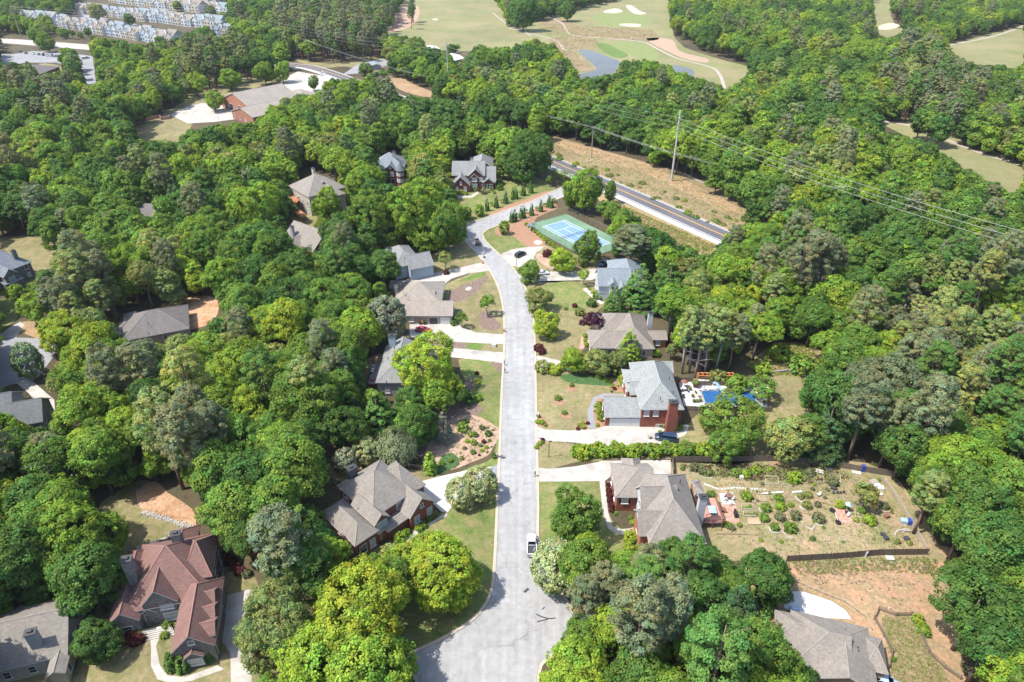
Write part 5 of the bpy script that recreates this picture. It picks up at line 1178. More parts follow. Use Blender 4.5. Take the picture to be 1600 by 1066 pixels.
# dead trees standing in the wood
for x, y, s, lab in ((90, 800, 1.1, 'bare dead tree with grey branches above the bottom left corner wood'), (48, 815, .7, 'smaller bare dead tree left of the grey dead one'), (1085, 590, 1.0, 'bare grey trunk snag by the pool fence')):
    p = G(x, y); o = link('dead_tree', DEAD, None, (p.x, p.y, 0)); o.scale = (s, s, s * 1.1); tag(o, lab, 'dead tree', 'dead trees')
# ---------------------------------------------------------------- shrubs and hedges
SHR = [ball_crown('shrub_round', 1.0, .9, .75, 46, 20, .26, .26), ball_crown('shrub_loose', 1.0, .8, .7, 30, 20, .32, .42), ball_crown('shrub_low', 1.1, .5, .42, 40, 18, .24, .25)]
SHRUBS = []
def shrub(x, y, w, col, shape=0, hs=1.0):
    p = G(x, y + w * .25); s = w / 2 / SC(y) / 1.05; o = link('shrub', SHR[shape], None, (p.x, p.y, 0)); o.scale = (s, s, s * hs); o.rotation_euler = (0, 0, random.uniform(0, 6.28))
    j = random.uniform(.88, 1.12); c = PAL[col]; o['tint'] = [c[0] * j, c[1] * j, c[2] * j, 1.0]; SHRUBS.append([o, ('clipped round shrub', 'loose leafy shrub', 'low spreading shrub')[shape], col, Vector((p.x, p.y, 0))]); return o
for x, y, w in ((936, 632, 11), (936.5, 640, 10), (937, 646, 11), (938.5, 653, 12), (974, 597, 14), (947, 594, 9), (953, 596, 7)): shrub(x, y, w, 'bright green')
for x, y, w in ((973, 590, 13), (935, 588, 9)): shrub(x, y, w, 'yellow-green', 1)
for x, y, w in ((955, 604, 5), (960, 607, 6), (955, 611, 5), (965, 603, 4), (929, 635, 4), (929, 642, 4), (905, 664, 6), (910, 661, 6), (903, 670, 6), (911, 667, 8), (918, 661, 6), (933, 664, 6), (1037, 665, 9), (1061, 668, 11), (1031, 675, 6), (1041, 674, 6), (1051, 674, 6)): shrub(x, y, w, random.choice(['mid green', 'olive green', 'burgundy', 'yellow-green']), 1)
for x, y, w in ((893, 602, 7), (872, 622, 10), (882, 645, 8)): shrub(x, y, w, 'mid green', 1)
for x, y, w, c in ((840, 659, 8, 'yellow-green'), (847, 660, 8, 'bright green'), (852, 664, 6, 'mid green'), (841, 650, 6, 'mid green'), (842, 694, 7, 'bright green'), (847, 691, 6, 'mid green'), (838, 699, 7, 'bright green'), (848, 687, 6, 'burgundy'), (848, 574, 22, 'olive green'), (866, 580, 16, 'yellow-green'), (875, 575, 14, 'yellow-green'), (860, 574, 14, 'bright green')): shrub(x, y, w, c, 1)
# garden bed left of the street
for x, y, w, c in ((723, 668, 18, 'bright green'), (735, 678, 10, 'yellow-green'), (742, 679, 10, 'mid green'), (753, 668, 9, 'dark green'), (763, 677, 11, 'dark green'), (730, 689, 7, 'yellow-green'), (740, 691, 11, 'bright green'), (751, 696, 6, 'mid green'), (756, 690, 7, 'burgundy'), (760, 699, 6, 'yellow-green'), (765, 688, 5, 'mid green'), (739, 706, 9, 'mid green'), (753, 704, 6, 'yellow-green'), (761, 706, 4, 'olive green'), (721, 716, 7, 'olive green'), (726, 700, 6, 'grey-green'), (749, 711, 4, 'burgundy'), (772, 712, 10, 'dark green'), (690, 724, 9, 'bright green'), (704, 719, 8, 'mid green'), (768, 698, 3, 'olive green'), (762, 668, 4, 'olive green'), (770, 672, 3, 'burgundy'), (728, 658, 8, 'mid green'), (732, 623, 22, 'dark green'), (748, 622, 12, 'bright green'), (745, 583, 6, 'burgundy')): shrub(x, y, w, c, 0 if w > 8 else 1)
# by the houses
for x, y, w, c in ((655, 825, 12, 'bright green'), (662, 820, 12, 'mid green'), (672, 810, 10, 'mid green'), (680, 803, 10, 'olive green'), (626, 838, 18, 'bright green'), (634, 832, 14, 'bright green'), (622, 846, 10, 'mid green'), (612, 872, 40, 'olive green'), (645, 849, 6, 'terracotta' if 0 else 'burgundy'), (560, 878, 24, 'deep blue-green'), (982, 855, 16, 'yellow-green'), (1000, 855, 14, 'bright green'), (988, 816, 8, 'yellow-green'), (994, 814, 8, 'yellow-green'), (985, 809, 6, 'mid green'), (962, 803, 5, 'mid green'), (986, 838, 22, 'yellow-green'), (950, 757, 7, 'burgundy'), (900, 850, 40, 'mid green'), (930, 868, 40, 'olive green'), (1003, 840, 12, 'mid green'), (951, 766, 9, 'burgundy'), (952, 774, 10, 'burgundy'), (953, 782, 9, 'burgundy'), (955, 790, 9, 'burgundy'), (956, 797, 8, 'burgundy'), (963, 801, 5, 'bright green')): shrub(x, y, w, c, 1)
for x, y, w, c in ((708, 499, 9, 'dark green'), (689, 462, 9, 'dark green'), (705, 480, 7, 'dark green'), (709, 505, 10, 'dark green'), (842, 544, 14, 'burgundy'), (846, 549, 12, 'burgundy'), (914, 525, 7, 'bright green'), (915, 532, 7, 'bright green'), (916, 538, 8, 'bright green'), (1023, 552, 15, 'bright green'), (855, 397, 14, 'burgundy'), (921, 452, 4, 'yellow-green'), (926, 457, 6, 'yellow-green'), (930, 456, 5, 'yellow-green'), (924, 474, 15, 'dark green'), (935, 462, 16, 'mid green'), (898, 478, 8, 'burgundy'), (884, 482, 6, 'olive green'), (906, 488, 14, 'olive green'), (855, 424, 5, 'mid green'), (697, 426, 9, 'burgundy'), (757, 402, 3, 'burgundy')): shrub(x, y, w, c, 1)
# clipped shrubs before the dark brick house
for x, y, w, c in ((733, 296, 8, 'bright green'), (743, 296, 9, 'olive green'), (756, 301, 9, 'grey-green'), (757, 294, 7, 'yellow-green'), (768, 296, 7, 'olive green'), (772, 301, 6, 'yellow-green'), (776, 290, 9, 'mid green'), (781, 294, 11, 'mid green'), (712, 301, 8, 'yellow-green'), (720, 301, 9, 'yellow-green'), (728, 303, 7, 'yellow-green'), (703, 294, 8, 'bright green'), (750, 299, 6, 'burgundy'), (763, 300, 5, 'olive green'), (702, 276, 7, 'olive green')): shrub(x, y, w, c)
# yellow hedge blocks beside the tennis court
for i, (x, y, w) in enumerate(((822, 350, 7), (827, 353, 7), (832, 358, 7), (836, 361, 8), (841, 365, 8), (846, 369, 8), (851, 373, 9), (855, 376, 9), (861, 380, 9), (866, 384, 9), (871, 388, 9), (875, 391, 8))): shrub(x, y, w, 'yellow-green', 0, .8)
# vegetable garden plants
for x, y, w, c in ((1166, 775, 16, 'bright green'), (1196, 793, 15, 'mid green'), (1193, 809, 14, 'mid green'), (1219, 791, 15, 'bright green'), (1216, 778, 14, 'mid green'), (1218, 807, 15, 'grey-green'), (1242, 805, 16, 'grey-green'), (1235, 789, 8, 'bright green'), (1210, 823, 13, 'mid green'), (1234, 824, 18, 'mid green'), (1260, 789, 14, 'olive green'), (1278, 809, 17, 'grey-green'), (1312, 788, 14, 'yellow-green'), (1320, 791, 9, 'bright green'), (1357, 812, 18, 'bright green'), (1337, 812, 8, 'yellow-green'), (1345, 797, 12, 'mid green'), (1240, 746, 20, 'bright green'), (1202, 733, 8, 'yellow-green'), (1165, 740, 14, 'bright green'), (1150, 738, 14, 'mid green'), (1215, 740, 6, 'grey-green'), (1111, 772, 12, 'mid green'), (1136, 820, 11, 'mid green'), (1143, 824, 10, 'grey-green'), (1155, 820, 8, 'olive green'), (1250, 775, 10, 'olive green'), (1262, 773, 12, 'olive green'), (1269, 841, 8, 'dark green'), (1066, 732, 7, 'mid green'), (1265, 738, 14, 'grey-green'), (1300, 752, 16, 'grey-green'), (1277, 788, 10, 'grey-green'), (1380, 790, 14, 'grey-green'), (1400, 845, 10, 'olive green'), (1420, 848, 8, 'olive green'), (1085, 730, 14, 'grey-green'), (1098, 735, 14, 'grey-green'), (1105, 738, 12, 'olive green'), (1433, 968, 18, 'yellow-green'), (1440, 982, 18, 'bright green'), (1447, 990, 12, 'mid green'), (1395, 1030, 8, 'mid green'), (1180, 735, 14, 'bright green')): shrub(x, y, w, c, 1)
for x, y, w in ((1215, 552, 30), (1250, 572, 34), (1190, 578, 24), (1280, 575, 26), (1235, 560, 20), (1150, 600, 30), (1120, 590, 24)): shrub(x, y, w, random.choice(['bright green', 'mid green', 'olive green']), 1)
for i in range(34):
    x = random.uniform(870, 1150); c = 252 + (x - 870) * .40; shrub(x, c + random.uniform(-26, 10) * .6 - 6, random.uniform(5, 12), random.choice(['olive green', 'yellow-green', 'mid green', 'olive green']), 2, .8)
for i in range(16):
    x = random.uniform(960, 1110); shrub(x, 326 + (x - 960) * .44 + random.uniform(-2, 14), random.uniform(4, 8), random.choice(['olive green', 'yellow-green']), 2, .8)
for x, y, w, c in ((345, 862, 14, 'burgundy'), (352, 868, 14, 'burgundy'), (360, 876, 16, 'burgundy'), (368, 884, 16, 'burgundy'), (376, 892, 16, 'burgundy'), (386, 896, 14, 'grey-green'), (340, 854, 14, 'mid green'), (205, 996, 20, 'burgundy'), (214, 1000, 18, 'burgundy'), (222, 996, 14, 'burgundy'), (208, 986, 14, 'olive green'), (218, 984, 14, 'yellow-green'), (258, 992, 12, 'bright green'), (262, 977, 14, 'mid green'), (302, 1040, 6, 'burgundy'), (307, 1039, 6, 'burgundy'), (313, 1037, 6, 'burgundy')): shrub(x, y, w, c, 1)
for i in range(46):
    x, y = random.uniform(1150, 1400), random.uniform(745, 850)
    if x < 1160 + (y - 760) * .3 or (1300 < x < 1335 and 790 < y < 820): continue
    shrub(x, y, random.uniform(3, 7), random.choice(['mid green', 'grey-green', 'olive green', 'bright green']), 1, random.uniform(.6, 1.1))
# long hedge between the two brick houses: individual bushes grown together
hb = []
for i in range(26):
    t = i / 25; x = 902 + t * 250; shrub(x, 706 + 2 * math.sin(i * 1.7) - t * 3, 20 + 4 * math.sin(i * 2.3), ['bright green', 'yellow-green', 'mid green'][i % 3 if i % 4 else 0], 1, 1.2)
ivy = patch('ground_cover', [(875, 588), (905, 584), (950, 596), (960, 603), (930, 602), (890, 598)], .05, 'ivy', 3); ivy2 = patch('ground_cover', [(680, 735), (690, 715), (705, 708), (716, 716), (716, 728), (700, 735), (688, 742)], .05, 'ivy', 3)

# rough weeds and long grass, nobody could count them
def brush(label, poly, n, size, cols, zs=1.0, name='weeds'):
    P = [G(x, y) for x, y in poly]; xs = [p.x for p in P]; ys = [p.y for p in P]; pts = []
    while len(pts) < n:
        c = np.column_stack([RN.uniform(min(xs), max(xs), n), RN.uniform(min(ys), max(ys), n)]); k = pip([(p.x, p.y) for p in P], c[:, 0], c[:, 1]); pts += [tuple(q) for q in c[k]]
    C = np.array(pts[:n]); m = 5; C = np.repeat(C, m, 0) + RN.normal(0, size * .6, (n * m, 2)); z = np.abs(RN.normal(0, size * .35 * zs, n * m)) + .05; C = np.column_stack([C, z])
    pc = np.array([PAL[q] if isinstance(q, str) else q for q in cols]); base = np.repeat(pc[RN.integers(0, len(pc), n)], m, 0) * RN.normal(1, .15, (n * m, 1))
    me = leaf_mesh(name, C, RN.normal(size=(n * m, 3)) * .6 + np.array([0, 0, .8]), size * RN.uniform(.6, 1.2, n * m), np.clip(base, .01, .6), LEAF, .6)
    o = link(name, me); o['tint'] = [1.0, 1.0, 1.0, 1.0]; tag(o, label, 'weeds', None, 'stuff'); return o
ST_ = (.26, .21, .11); ST2 = (.33, .26, .15); BR = (.17, .13, .09)
brush('scrubby weeds and brush over the cleared strip beside the parkway', [(850, 214), (960, 244), (1080, 280), (1165, 330), (1140, 360), (972, 290), (855, 242)], 2400, .5, ['olive green', 'yellow-green', (.30, .30, .14), (.38, .31, .18), (.42, .34, .21), (.30, .24, .15)], .6)
brush('dry straw-coloured grass below the parkway pavement', [(960, 316), (1118, 384), (1108, 398), (1060, 390), (1000, 362), (955, 335)], 1800, .6, [ST_, ST2, ST2, 'olive green', 'yellow-green'])
brush('long rough grass around the golf ponds', [(840, 40), (905, 40), (1015, 46), (1030, 60), (960, 60), (930, 64), (945, 74), (905, 77), (900, 84), (912, 104), (890, 104), (860, 62)], 1800, .8, ['olive green', (.36, .30, .16), (.40, .33, .19), (.28, .29, .12)], .6)
brush('weedy grass on the slope above the back lawn', [(1170, 570), (1215, 538), (1260, 540), (1288, 570), (1280, 584), (1195, 588)], 1500, .5, ['yellow-green', 'bright green', ST_, ST2, 'olive green'])
brush('thin weeds over the vegetable garden ground', [(1110, 735), (1290, 725), (1390, 750), (1440, 855), (1240, 868), (1120, 840)], 1500, .26, ['olive green', 'olive green', 'mid green', BR, ST_], .6)
brush('herbs and rockery plants on the garden bank', [(1060, 728), (1100, 726), (1290, 728), (1330, 745), (1290, 756), (1180, 752), (1090, 742)], 700, .5, ['grey-green', 'olive green', 'mid green', 'burgundy', BR], 1.0)
brush('weeds along the edge of the dirt clearing', [(1235, 874), (1330, 872), (1460, 872), (1470, 900), (1380, 892), (1250, 900)], 700, .34, ['olive green', 'mid green', BR, ST_], .7)
brush('thin grass over the pen and the dirt slope', [(1380, 965), (1424, 966), (1470, 1045), (1490, 1090), (1400, 1090)], 900, .28, ['olive green', 'olive green', ST_], .5)
brush('weeds and plants in the tan mulch bed left of the street', [(695, 665), (735, 650), (778, 670), (765, 708), (738, 720), (700, 735)], 240, .3, ['olive green', 'mid green', 'burgundy', BR], .7)
brush('bushes at the foot of the parkway trees', [(862, 262), (900, 274), (935, 305), (905, 318), (885, 300)], 500, .7, ['mid green', 'dark green', 'olive green', 'bright green'], 1.4)

# ---------------------------------------------------------------- vehicles
def car(px, heading_px, label, col, kind='sedan', L_=4.7, W_=1.85, group=None, z=.06):
    p = G(*px); q = G(*heading_px); a = math.atan2(q.y - p.y, q.x - p.x)
    o = empty('pickup_truck' if kind == 'pickup' else 'minivan' if kind == 'van' else 'parked_car', (p.x, p.y, z), a, label, 'pickup truck' if kind == 'pickup' else 'car', group)
    pm = PAINT[col]; h = W_ / 2
    def loft(st, m, name, par, smooth=True):
        b = MB(); n = 8
        rows = []
        for x, z0, z1, w in st:
            ww = w; r = [(x, -ww * .92, z0), (x, -ww, z0 + (z1 - z0) * .35), (x, -ww * .97, z0 + (z1 - z0) * .75), (x, -ww * .84, z1), (x, ww * .84, z1), (x, ww * .97, z0 + (z1 - z0) * .75), (x, ww, z0 + (z1 - z0) * .35), (x, ww * .92, z0)]
            rows.append(r)
        i0 = len(b.v)
        for r in rows: b.v += r
        for i in range(len(rows) - 1):
            for k in range(n): b.f.append((i0 + i * n + k, i0 + i * n + (k + 1) % n, i0 + (i + 1) * n + (k + 1) % n, i0 + (i + 1) * n + k)); b.m.append(0); b.uv.append(None)
        b.f.append(tuple(range(i0, i0 + n))); b.m.append(0); b.uv.append(None); e = i0 + (len(rows) - 1) * n; b.f.append(tuple(range(e, e + n))[::-1]); b.m.append(0); b.uv.append(None)
        return b.build(name, m, par, smooth)
    F = L_ / 2
    if kind == 'sedan': body = [(-F, .35, .75, h * .86), (-F + .12, .28, .92, h * .95), (-F * .55, .24, .98, h), (0, .22, .96, h), (F * .45, .22, .93, h), (F - .25, .26, .80, h * .95), (F, .34, .66, h * .82)]; cab = (-F * .72, -F * .36, F * .12, F * .50, 1.45)
    elif kind == 'suv': body = [(-F, .4, .95, h * .9), (-F + .1, .3, 1.05, h * .96), (0, .28, 1.06, h), (F * .45, .28, 1.04, h), (F - .2, .32, .95, h * .95), (F, .4, .78, h * .85)]; cab = (-F * .97, -F * .80, F * .16, F * .50, 1.75)
    elif kind == 'van': body = [(-F, .38, 1.0, h * .92), (-F + .1, .3, 1.08, h * .97), (0, .26, 1.08, h), (F * .5, .26, 1.05, h), (F - .2, .3, .92, h * .93), (F, .38, .72, h * .82)]; cab = (-F * .98, -F * .86, F * .28, F * .66, 1.78)
    else: body = [(-F, .5, 1.0, h * .95), (-F + .05, .45, 1.06, h), (-F * .05, .42, 1.06, h), (F * .4, .42, 1.10, h), (F - .2, .45, 1.05, h * .96), (F, .5, .85, h * .88)]; cab = (-F * .10, F * .00, F * .36, F * .56, 1.85)
    zt = body[2][2] - .04; bd = loft(body, pm, 'body', o)
    x0, x1, x2, x3, hz = cab
    gz = MB(); wl_, wt = h * .86, h * .68
    P = [(x0, -wl_, zt), (x3, -wl_, zt), (x3, wl_, zt), (x0, wl_, zt), (x1, -wt, hz - .06), (x2, -wt, hz - .06), (x2, wt, hz - .06), (x1, wt, hz - .06)]
    gz.v += P
    for f in ((0, 1, 5, 4), (1, 2, 6, 5), (2, 3, 7, 6), (3, 0, 4, 7), (4, 5, 6, 7)): gz.f.append(f); gz.m.append(0); gz.uv.append(None)
    gz.build('windows', MT['glass_car'], o)
    rf = MB(); rf.box(((x1 + x2) / 2, 0, hz - .08), (x2 - x1 + .12, 2 * wt + .08, .09), top=(.94, .9)); rf.build('roof', pm, o)
    pl = MB()
    for sy in (-1, 1):
        for (xa, za), (xb, zb) in (((x0, zt), (x1, hz - .07)), ((x3, zt), (x2, hz - .07)), (((x0 + x3) / 2 - .1, zt), ((x1 + x2) / 2 - .1, hz - .07))): pl.tube([(xa, sy * (wl_ + .01), za), (xb, sy * (wt + .015), zb)], .05, 4)
    pl.build('pillars', pm, o)
    if kind == 'pickup':
        bx = MB(); bx.box((-F * .55, 0, 1.075), (F * .82, W_ - .3, .01)); bx.build('cargo_bed', MT['dark'], o)
        rl = MB()
        for sy in (-1, 1): rl.box((-F * .54, sy * (h - .1), 1.02), (F * .92, .14, .30))
        rl.box((-F + .07, 0, 1.02), (.12, W_ - .1, .30)); rl.build('bed_sides', pm, o)
    k = ('wheel',)
    if k not in WINM:
        t = MB(); t.tube([(0, -.11, 0), (0, .11, 0)], .34, 14); r2 = MB(); r2.tube([(0, -.12, 0), (0, .12, 0)], .20, 10); WINM[k] = (t.mesh('tyre', MT['tyre']), r2.mesh('rim', MT['chrome']))
    for x in (-F * .60, F * .62):
        for sy in (-1, 1):
            w = link('wheel', WINM[k][0], o, (x, sy * (h - .08), .34)); link('rim', WINM[k][1], w, (0, sy * .01, 0))
    for sy in (-1, 1):
        q = MB(); q.box((F - .10, sy * h * .62, .58), (.12, .34, .15)); q.build('headlight', MT['lamp_w'], o)
        q = MB(); q.box((-F + .05, sy * h * .68, .68), (.1, .26, .16)); q.build('tail_light', MT['lamp_r'], o)
        q = MB(); q.box((x3 - .1, sy * (h + .06), zt), (.16, .14, .12)); q.build('mirror', pm, o)
    return o
PAINT = {k: paint(k, c) for k, c in dict(red=(.42, .015, .03), black=(.014, .016, .02), navy=(.02, .05, .11), white=(.72, .73, .76), silver=(.42, .43, .45), blue=(.03, .10, .33), grey=(.12, .125, .13), bronze=(.28, .24, .20), sky=(.42, .56, .74)).items()}
car((661, 518), (680, 519), 'bright red car parked on the drive of the tan ranch house', 'red', 'sedan', 4.5)
car((813, 400), (825, 394), 'black car parked on the drive by the tennis court mulch bed', 'black', 'suv', 4.7)
car((745, 380), (739, 370), 'silver pickup truck driving on the street near the junction', 'bronze', 'pickup', 5.6, 2.0)
car((1040, 687), (1020, 684), 'dark blue minivan parked on the drive of the poolside brick house', 'navy', 'van', 5.1, 1.95)
car((831, 856), (831, 845), 'white pickup truck parked at the kerb under the flowering magnolia', 'white', 'pickup', 5.4, 1.95)
car((944, 414), (936, 420), 'dark blue car in the shade behind the blue-grey roofed house', 'navy', 'sedan', 4.7)
car((847, 429), (860, 428), 'white car half hidden under the street tree', 'white', 'sedan', 4.6)
car((1242, 968), (1241, 950), 'pale blue and white car beside the house below the clearing', 'sky', 'suv', 4.5)
car((505, 116), (520, 119), 'white car driving on the parkway past the fire station', 'white', 'suv', 4.8)
for i, (x, y, c) in enumerate(((32, 82, 'black'), (41, 84, 'black'), (52, 85, 'white'), (61, 86, 'grey'), (68, 87, 'black'), (75, 88, 'silver'), (82, 88.5, 'grey'), (88, 89, 'navy'))):
    car((x, y), (x - 3, y + 6), f'{c} parked car, {ordn(i + 1)} from the left in the office parking lot', c, 'sedan' if i % 2 else 'suv', group='cars in the office parking lot')
car((134, 92), (140, 91), 'long white and blue van between trees by the parking lot', 'white', 'van', 6.5, 2.2); car((714, 76), (720, 76), 'silver car parked between the two white sheds', 'silver', 'suv'); car((1381, 1069), (1390, 1072), 'pale blue car at the bottom edge beside the tan-grey house', 'sky', 'sedan')
# golf cart
p = G(988, 62); o = empty('golf_cart', (p.x, p.y, .06), 0, 'tiny white roofed golf cart on the path by the green', 'golf cart')
q = MB(); q.box((0, 0, .3), (2.4, 1.2, .5)); q.build('body', MT['white'], o); q = MB(); q.box((-.1, 0, 1.85), (1.7, 1.2, .08)); q.build('canopy', MT['white'], o); q = MB(); q.box((-.2, 0, .8), (.5, 1.1, .35)); q.build('seat', MT['dark'], o)
for sx in (-.8, .75):
    for sy in (-.55, .55): q = MB(); q.tube([(sx, sy - .08, .22), (sx, sy + .08, .22)], .22, 10); q.build('wheel', MT['tyre'], o); q = MB(); q.tube([(sx, sy, .7), (sx * .9, sy, 1.9)], .03, 5); q.build('post', MT['dark'], o)

# ---------------------------------------------------------------- fences
def board_fence(pts, label, h=1.8, sec=2.4, m='wood', cat='fence', name='board_fence'):
    P = [G(*p) for p in pts]; o = empty(name, P[0], 0, label, cat)
    b = MB(); n = 16
    for k in range(n): b.box((sec * (k + .5) / n, 0, .06 + .02 * math.sin(k * 9.1)), (sec / n * .9, .03, h - .1 + .03 * math.sin(k * 5.3)))
    for z in (.4, h - .45): b.box((sec / 2, .04, z), (sec, .05, .09))
    pm = b.mesh('panel', MT[m]); b = MB(); b.box((0, 0, -.2), (.12, .12, h + .3)); qm = b.mesh('post', MT[m])
    for a, c in zip(P[:-1], P[1:]):
        L2 = (c - a).length; n2 = max(1, round(L2 / sec)); ang = math.atan2(c.y - a.y, c.x - a.x)
        for k in range(n2):
            e = a.lerp(c, k / n2) - P[0]; x = link('panel', pm, o, e); x.rotation_euler = (0, 0, ang); x.scale = (L2 / n2 / sec, 1, random.uniform(.97, 1.02))
            x = link('post', qm, o, e); x.rotation_euler = (0, 0, ang)
    link('post', qm, o, P[-1] - P[0]); return o
def rail_fence(pts, label, h=1.2, sec=2.4, m='wood', rails=(.35, .75, 1.1), posts=True, name='rail_fence', mesh=False):
    P = [G(*p) for p in pts]; o = empty(name, P[0], 0, label, 'fence')
    b = MB(); b.box((0, 0, -.2), (.12, .12, h + .25)); qm = b.mesh('post', MT[m]); b = MB()
    b.box((sec / 2, 0, 0), (sec, .06, .11)); rm = b.mesh('rail', MT[m])
    for a, c in zip(P[:-1], P[1:]):
        L2 = (c - a).length; n2 = max(1, round(L2 / sec)); ang = math.atan2(c.y - a.y, c.x - a.x)
        for k in range(n2):
            e = a.lerp(c, k / n2) - P[0]; x = link('post', qm, o, e); x.rotation_euler = (0, 0, ang)
            for z in rails: x = link('rail', rm, o, e + Vector((0, 0, z))); x.rotation_euler = (0, 0, ang); x.scale = (L2 / n2 / sec, 1, 1)
    link('post', qm, o, P[-1] - P[0]); return o
board_fence([(1048, 722), (1110, 722), (1216, 721), (1290, 727), (1345, 737), (1400, 746)], 'long weathered board fence along the far side of the vegetable garden', 1.7)
board_fence([(1050, 721), (1052, 741)], 'short board fence end beside the concrete drive', 1.6)
board_fence([(1228, 878), (1300, 874), (1375, 868), (1448, 867)], 'sunlit brown board fence between the garden and the dirt clearing', 1.8)
rail_fence([(1380, 752), (1398, 778), (1420, 815), (1446, 862)], 'slatted timber fence down the right side of the vegetable garden', 1.5, rails=(.2, .55, .9, 1.25), m='wood_pale')
board_fence([(1057, 598), (1082, 597), (1085, 603), (1130, 603), (1185, 606), (1192, 607)], 'weathered board fence along the far side of the pool', 1.5)
board_fence([(1192, 607), (1203, 643)], 'weathered board fence along the right end of the pool', 1.5); board_fence([(1069, 641), (1120, 643), (1204, 644)], 'weathered board fence along the near side of the pool', 1.4)
rail_fence([(1240, 908), (1265, 920), (1290, 930), (1318, 941), (1338, 955), (1352, 966), (1362, 985), (1372, 1010)], 'low pale timber rail edging the dirt bank above the white drive', .7, rails=(.5,), m='wood_pale')
rail_fence([(1365, 968), (1372, 953), (1400, 963), (1424, 962), (1437, 990), (1450, 1020), (1475, 1045), (1500, 1062)], 'dark split rail fence round the grassy pen at bottom right', 1.1, rails=(.3, .6, .9)); rail_fence([(1365, 968), (1380, 995), (1393, 1020), (1388, 1045)], 'dark split rail fence on the left side of the grassy pen', 1.1, rails=(.3, .6, .9))
rail_fence([(943, 720), (1046, 719)], 'low dark timber edging behind the concrete drive', .35, rails=(.1, .22))
# brick retaining wall by the fire station and timber wall on the bank
for px, lab, m, h in (([(228, 188), (250, 184), (252, 188), (264, 186), (266, 184)], 'low red brick retaining wall beside the fire station apron', 'brick_pave', 1.8), ([(1195, 585), (1230, 581), (1290, 583)], 'low stone retaining wall at the top of the back lawn', 'stone', .7), ([(218, 862), (232, 861), (232, 856), (248, 853), (248, 849), (263, 846), (263, 843), (274, 842)], 'stepped pale garden wall behind the red-roofed house', 'stone', 1.0), ([(520, 725), (600, 722), (660, 733)], 'long low dark retaining wall behind the tan roofed house', 'wood', .7)):
    P = [G(*p) for p in px]; b = MB()
    for a, c in zip(P[:-1], P[1:]):
        mid = (a + c) / 2; b.box((mid.x, mid.y, -.2), ((c - a).length + .2, .35, h + .2), math.atan2(c.y - a.y, c.x - a.x))
    tag(b.build('retaining_wall', MT[m]), lab, 'wall')

# ---------------------------------------------------------------- tennis court
A, B_ = G(847.5, 354.5), G(884, 344); u = (B_ - A).normalized(); v = Vector((u.y, -u.x, 0)); CW, CL = 11.2, 26.5
cp_ = lambda s, t, z=0.0: A + u * s + v * t + Vector((0, 0, z))
tc = empty('tennis_court', cp_(CW / 2, CL / 2), 0, 'green and blue hard tennis court with white lines and net', 'tennis court'); O = tc.location
def quad(name, s0, s1, t0, t1, z, m):
    b = MB(); b.poly([tuple(cp_(s, t, z) - O) for s, t in ((s0, t0), (s0, t1), (s1, t1), (s1, t0))]); return b.build(name, MT[m], tc)
quad('surround', -4.2, CW + 4.6, -5.0, CL + 5.0, .055, 'court_g'); quad('playing_surface', 0, CW, 0, CL, .06, 'court_b')
lw = .09
for s in (0, 1.37, CW - 1.37, CW): quad('line', s - lw, s + lw, 0, CL, .066, 'white_p')
for t in (0, CL): quad('line', 0, CW, t - lw, t + lw, .069, 'white_p')
for t in (CL / 2 - 6.9, CL / 2 + 6.9): quad('line', 1.37, CW - 1.37, t - lw, t + lw, .069, 'white_p')
quad('line', CW / 2 - lw, CW / 2 + lw, CL / 2 - 6.9, CL / 2 + 6.9, .072, 'white_p')
net = empty('tennis_net', cp_(CW / 2, CL / 2), 0, 'dark tennis net with white band across the blue court', 'tennis net'); O2 = net.location
for s in (-.9, CW + .9): b = MB(); p = cp_(s, CL / 2) - O2; b.tube([p, p + Vector((0, 0, 1.15))], .06, 8); b.build('post', MT['black'], net)
b = MB(); n = 46
for k in range(n + 1): p = cp_(-.9 + (CW + 1.8) * k / n, CL / 2, .1) - O2; b.tube([p, p + Vector((0, 0, .9))], .014, 3)
for k in range(7): b.tube([cp_(-.9, CL / 2, .1 + .14 * k) - O2, cp_(CW + .9, CL / 2, .1 + .14 * k) - O2], .014, 3)
b.build('netting', MT['black'], net); b = MB(); b.tube([cp_(-.9, CL / 2, 1.03) - O2, cp_(CW + .9, CL / 2, 1.03) - O2], .05, 5); b.build('band', MT['white'], net)
fx = empty('chain_link_fence', cp_(-4.2, -5), 0, 'tall dark chain link fence round the tennis court', 'fence'); O3 = fx.location
cs = [(-4.1, -4.9), (CW + 4.5, -4.9), (CW + 4.5, CL + 4.9), (-4.1, CL + 4.9)]
for i in range(4):
    (s0, t0), (s1, t1) = cs[i], cs[(i + 1) % 4]; L2 = math.hypot(s1 - s0, t1 - t0); n = round(L2 / 3)
    for k in range(n): p = cp_(s0 + (s1 - s0) * k / n, t0 + (t1 - t0) * k / n) - O3; b = MB(); b.tube([p, p + Vector((0, 0, 3.0))], .045, 6); b.build('post', MT['pole'], fx)
    b = MB()
    for z in (.1, 3.0): b.tube([cp_(s0, t0, z) - O3, cp_(s1, t1, z) - O3], .03, 4)
    b.build('rail', MT['pole'], fx); b = MB()
    for k in range(int(L2 / .5)):
        p = cp_(s0 + (s1 - s0) * k * .5 / L2, t0 + (t1 - t0) * k * .5 / L2, .1) - O3; b.tube([p, p + Vector((0, 0, 2.9))], .006, 3, cap=False)
    for k in range(6): b.tube([cp_(s0, t0, .5 * k + .3) - O3, cp_(s1, t1, .5 * k + .3) - O3], .006, 3, cap=False)
    b.build('wire_mesh', MT['dark'], fx)
p = G(830, 361); o = empty('pavilion', (p.x, p.y, 0), .5, 'small white framed shelter in the red mulch beside the court', 'shelter')
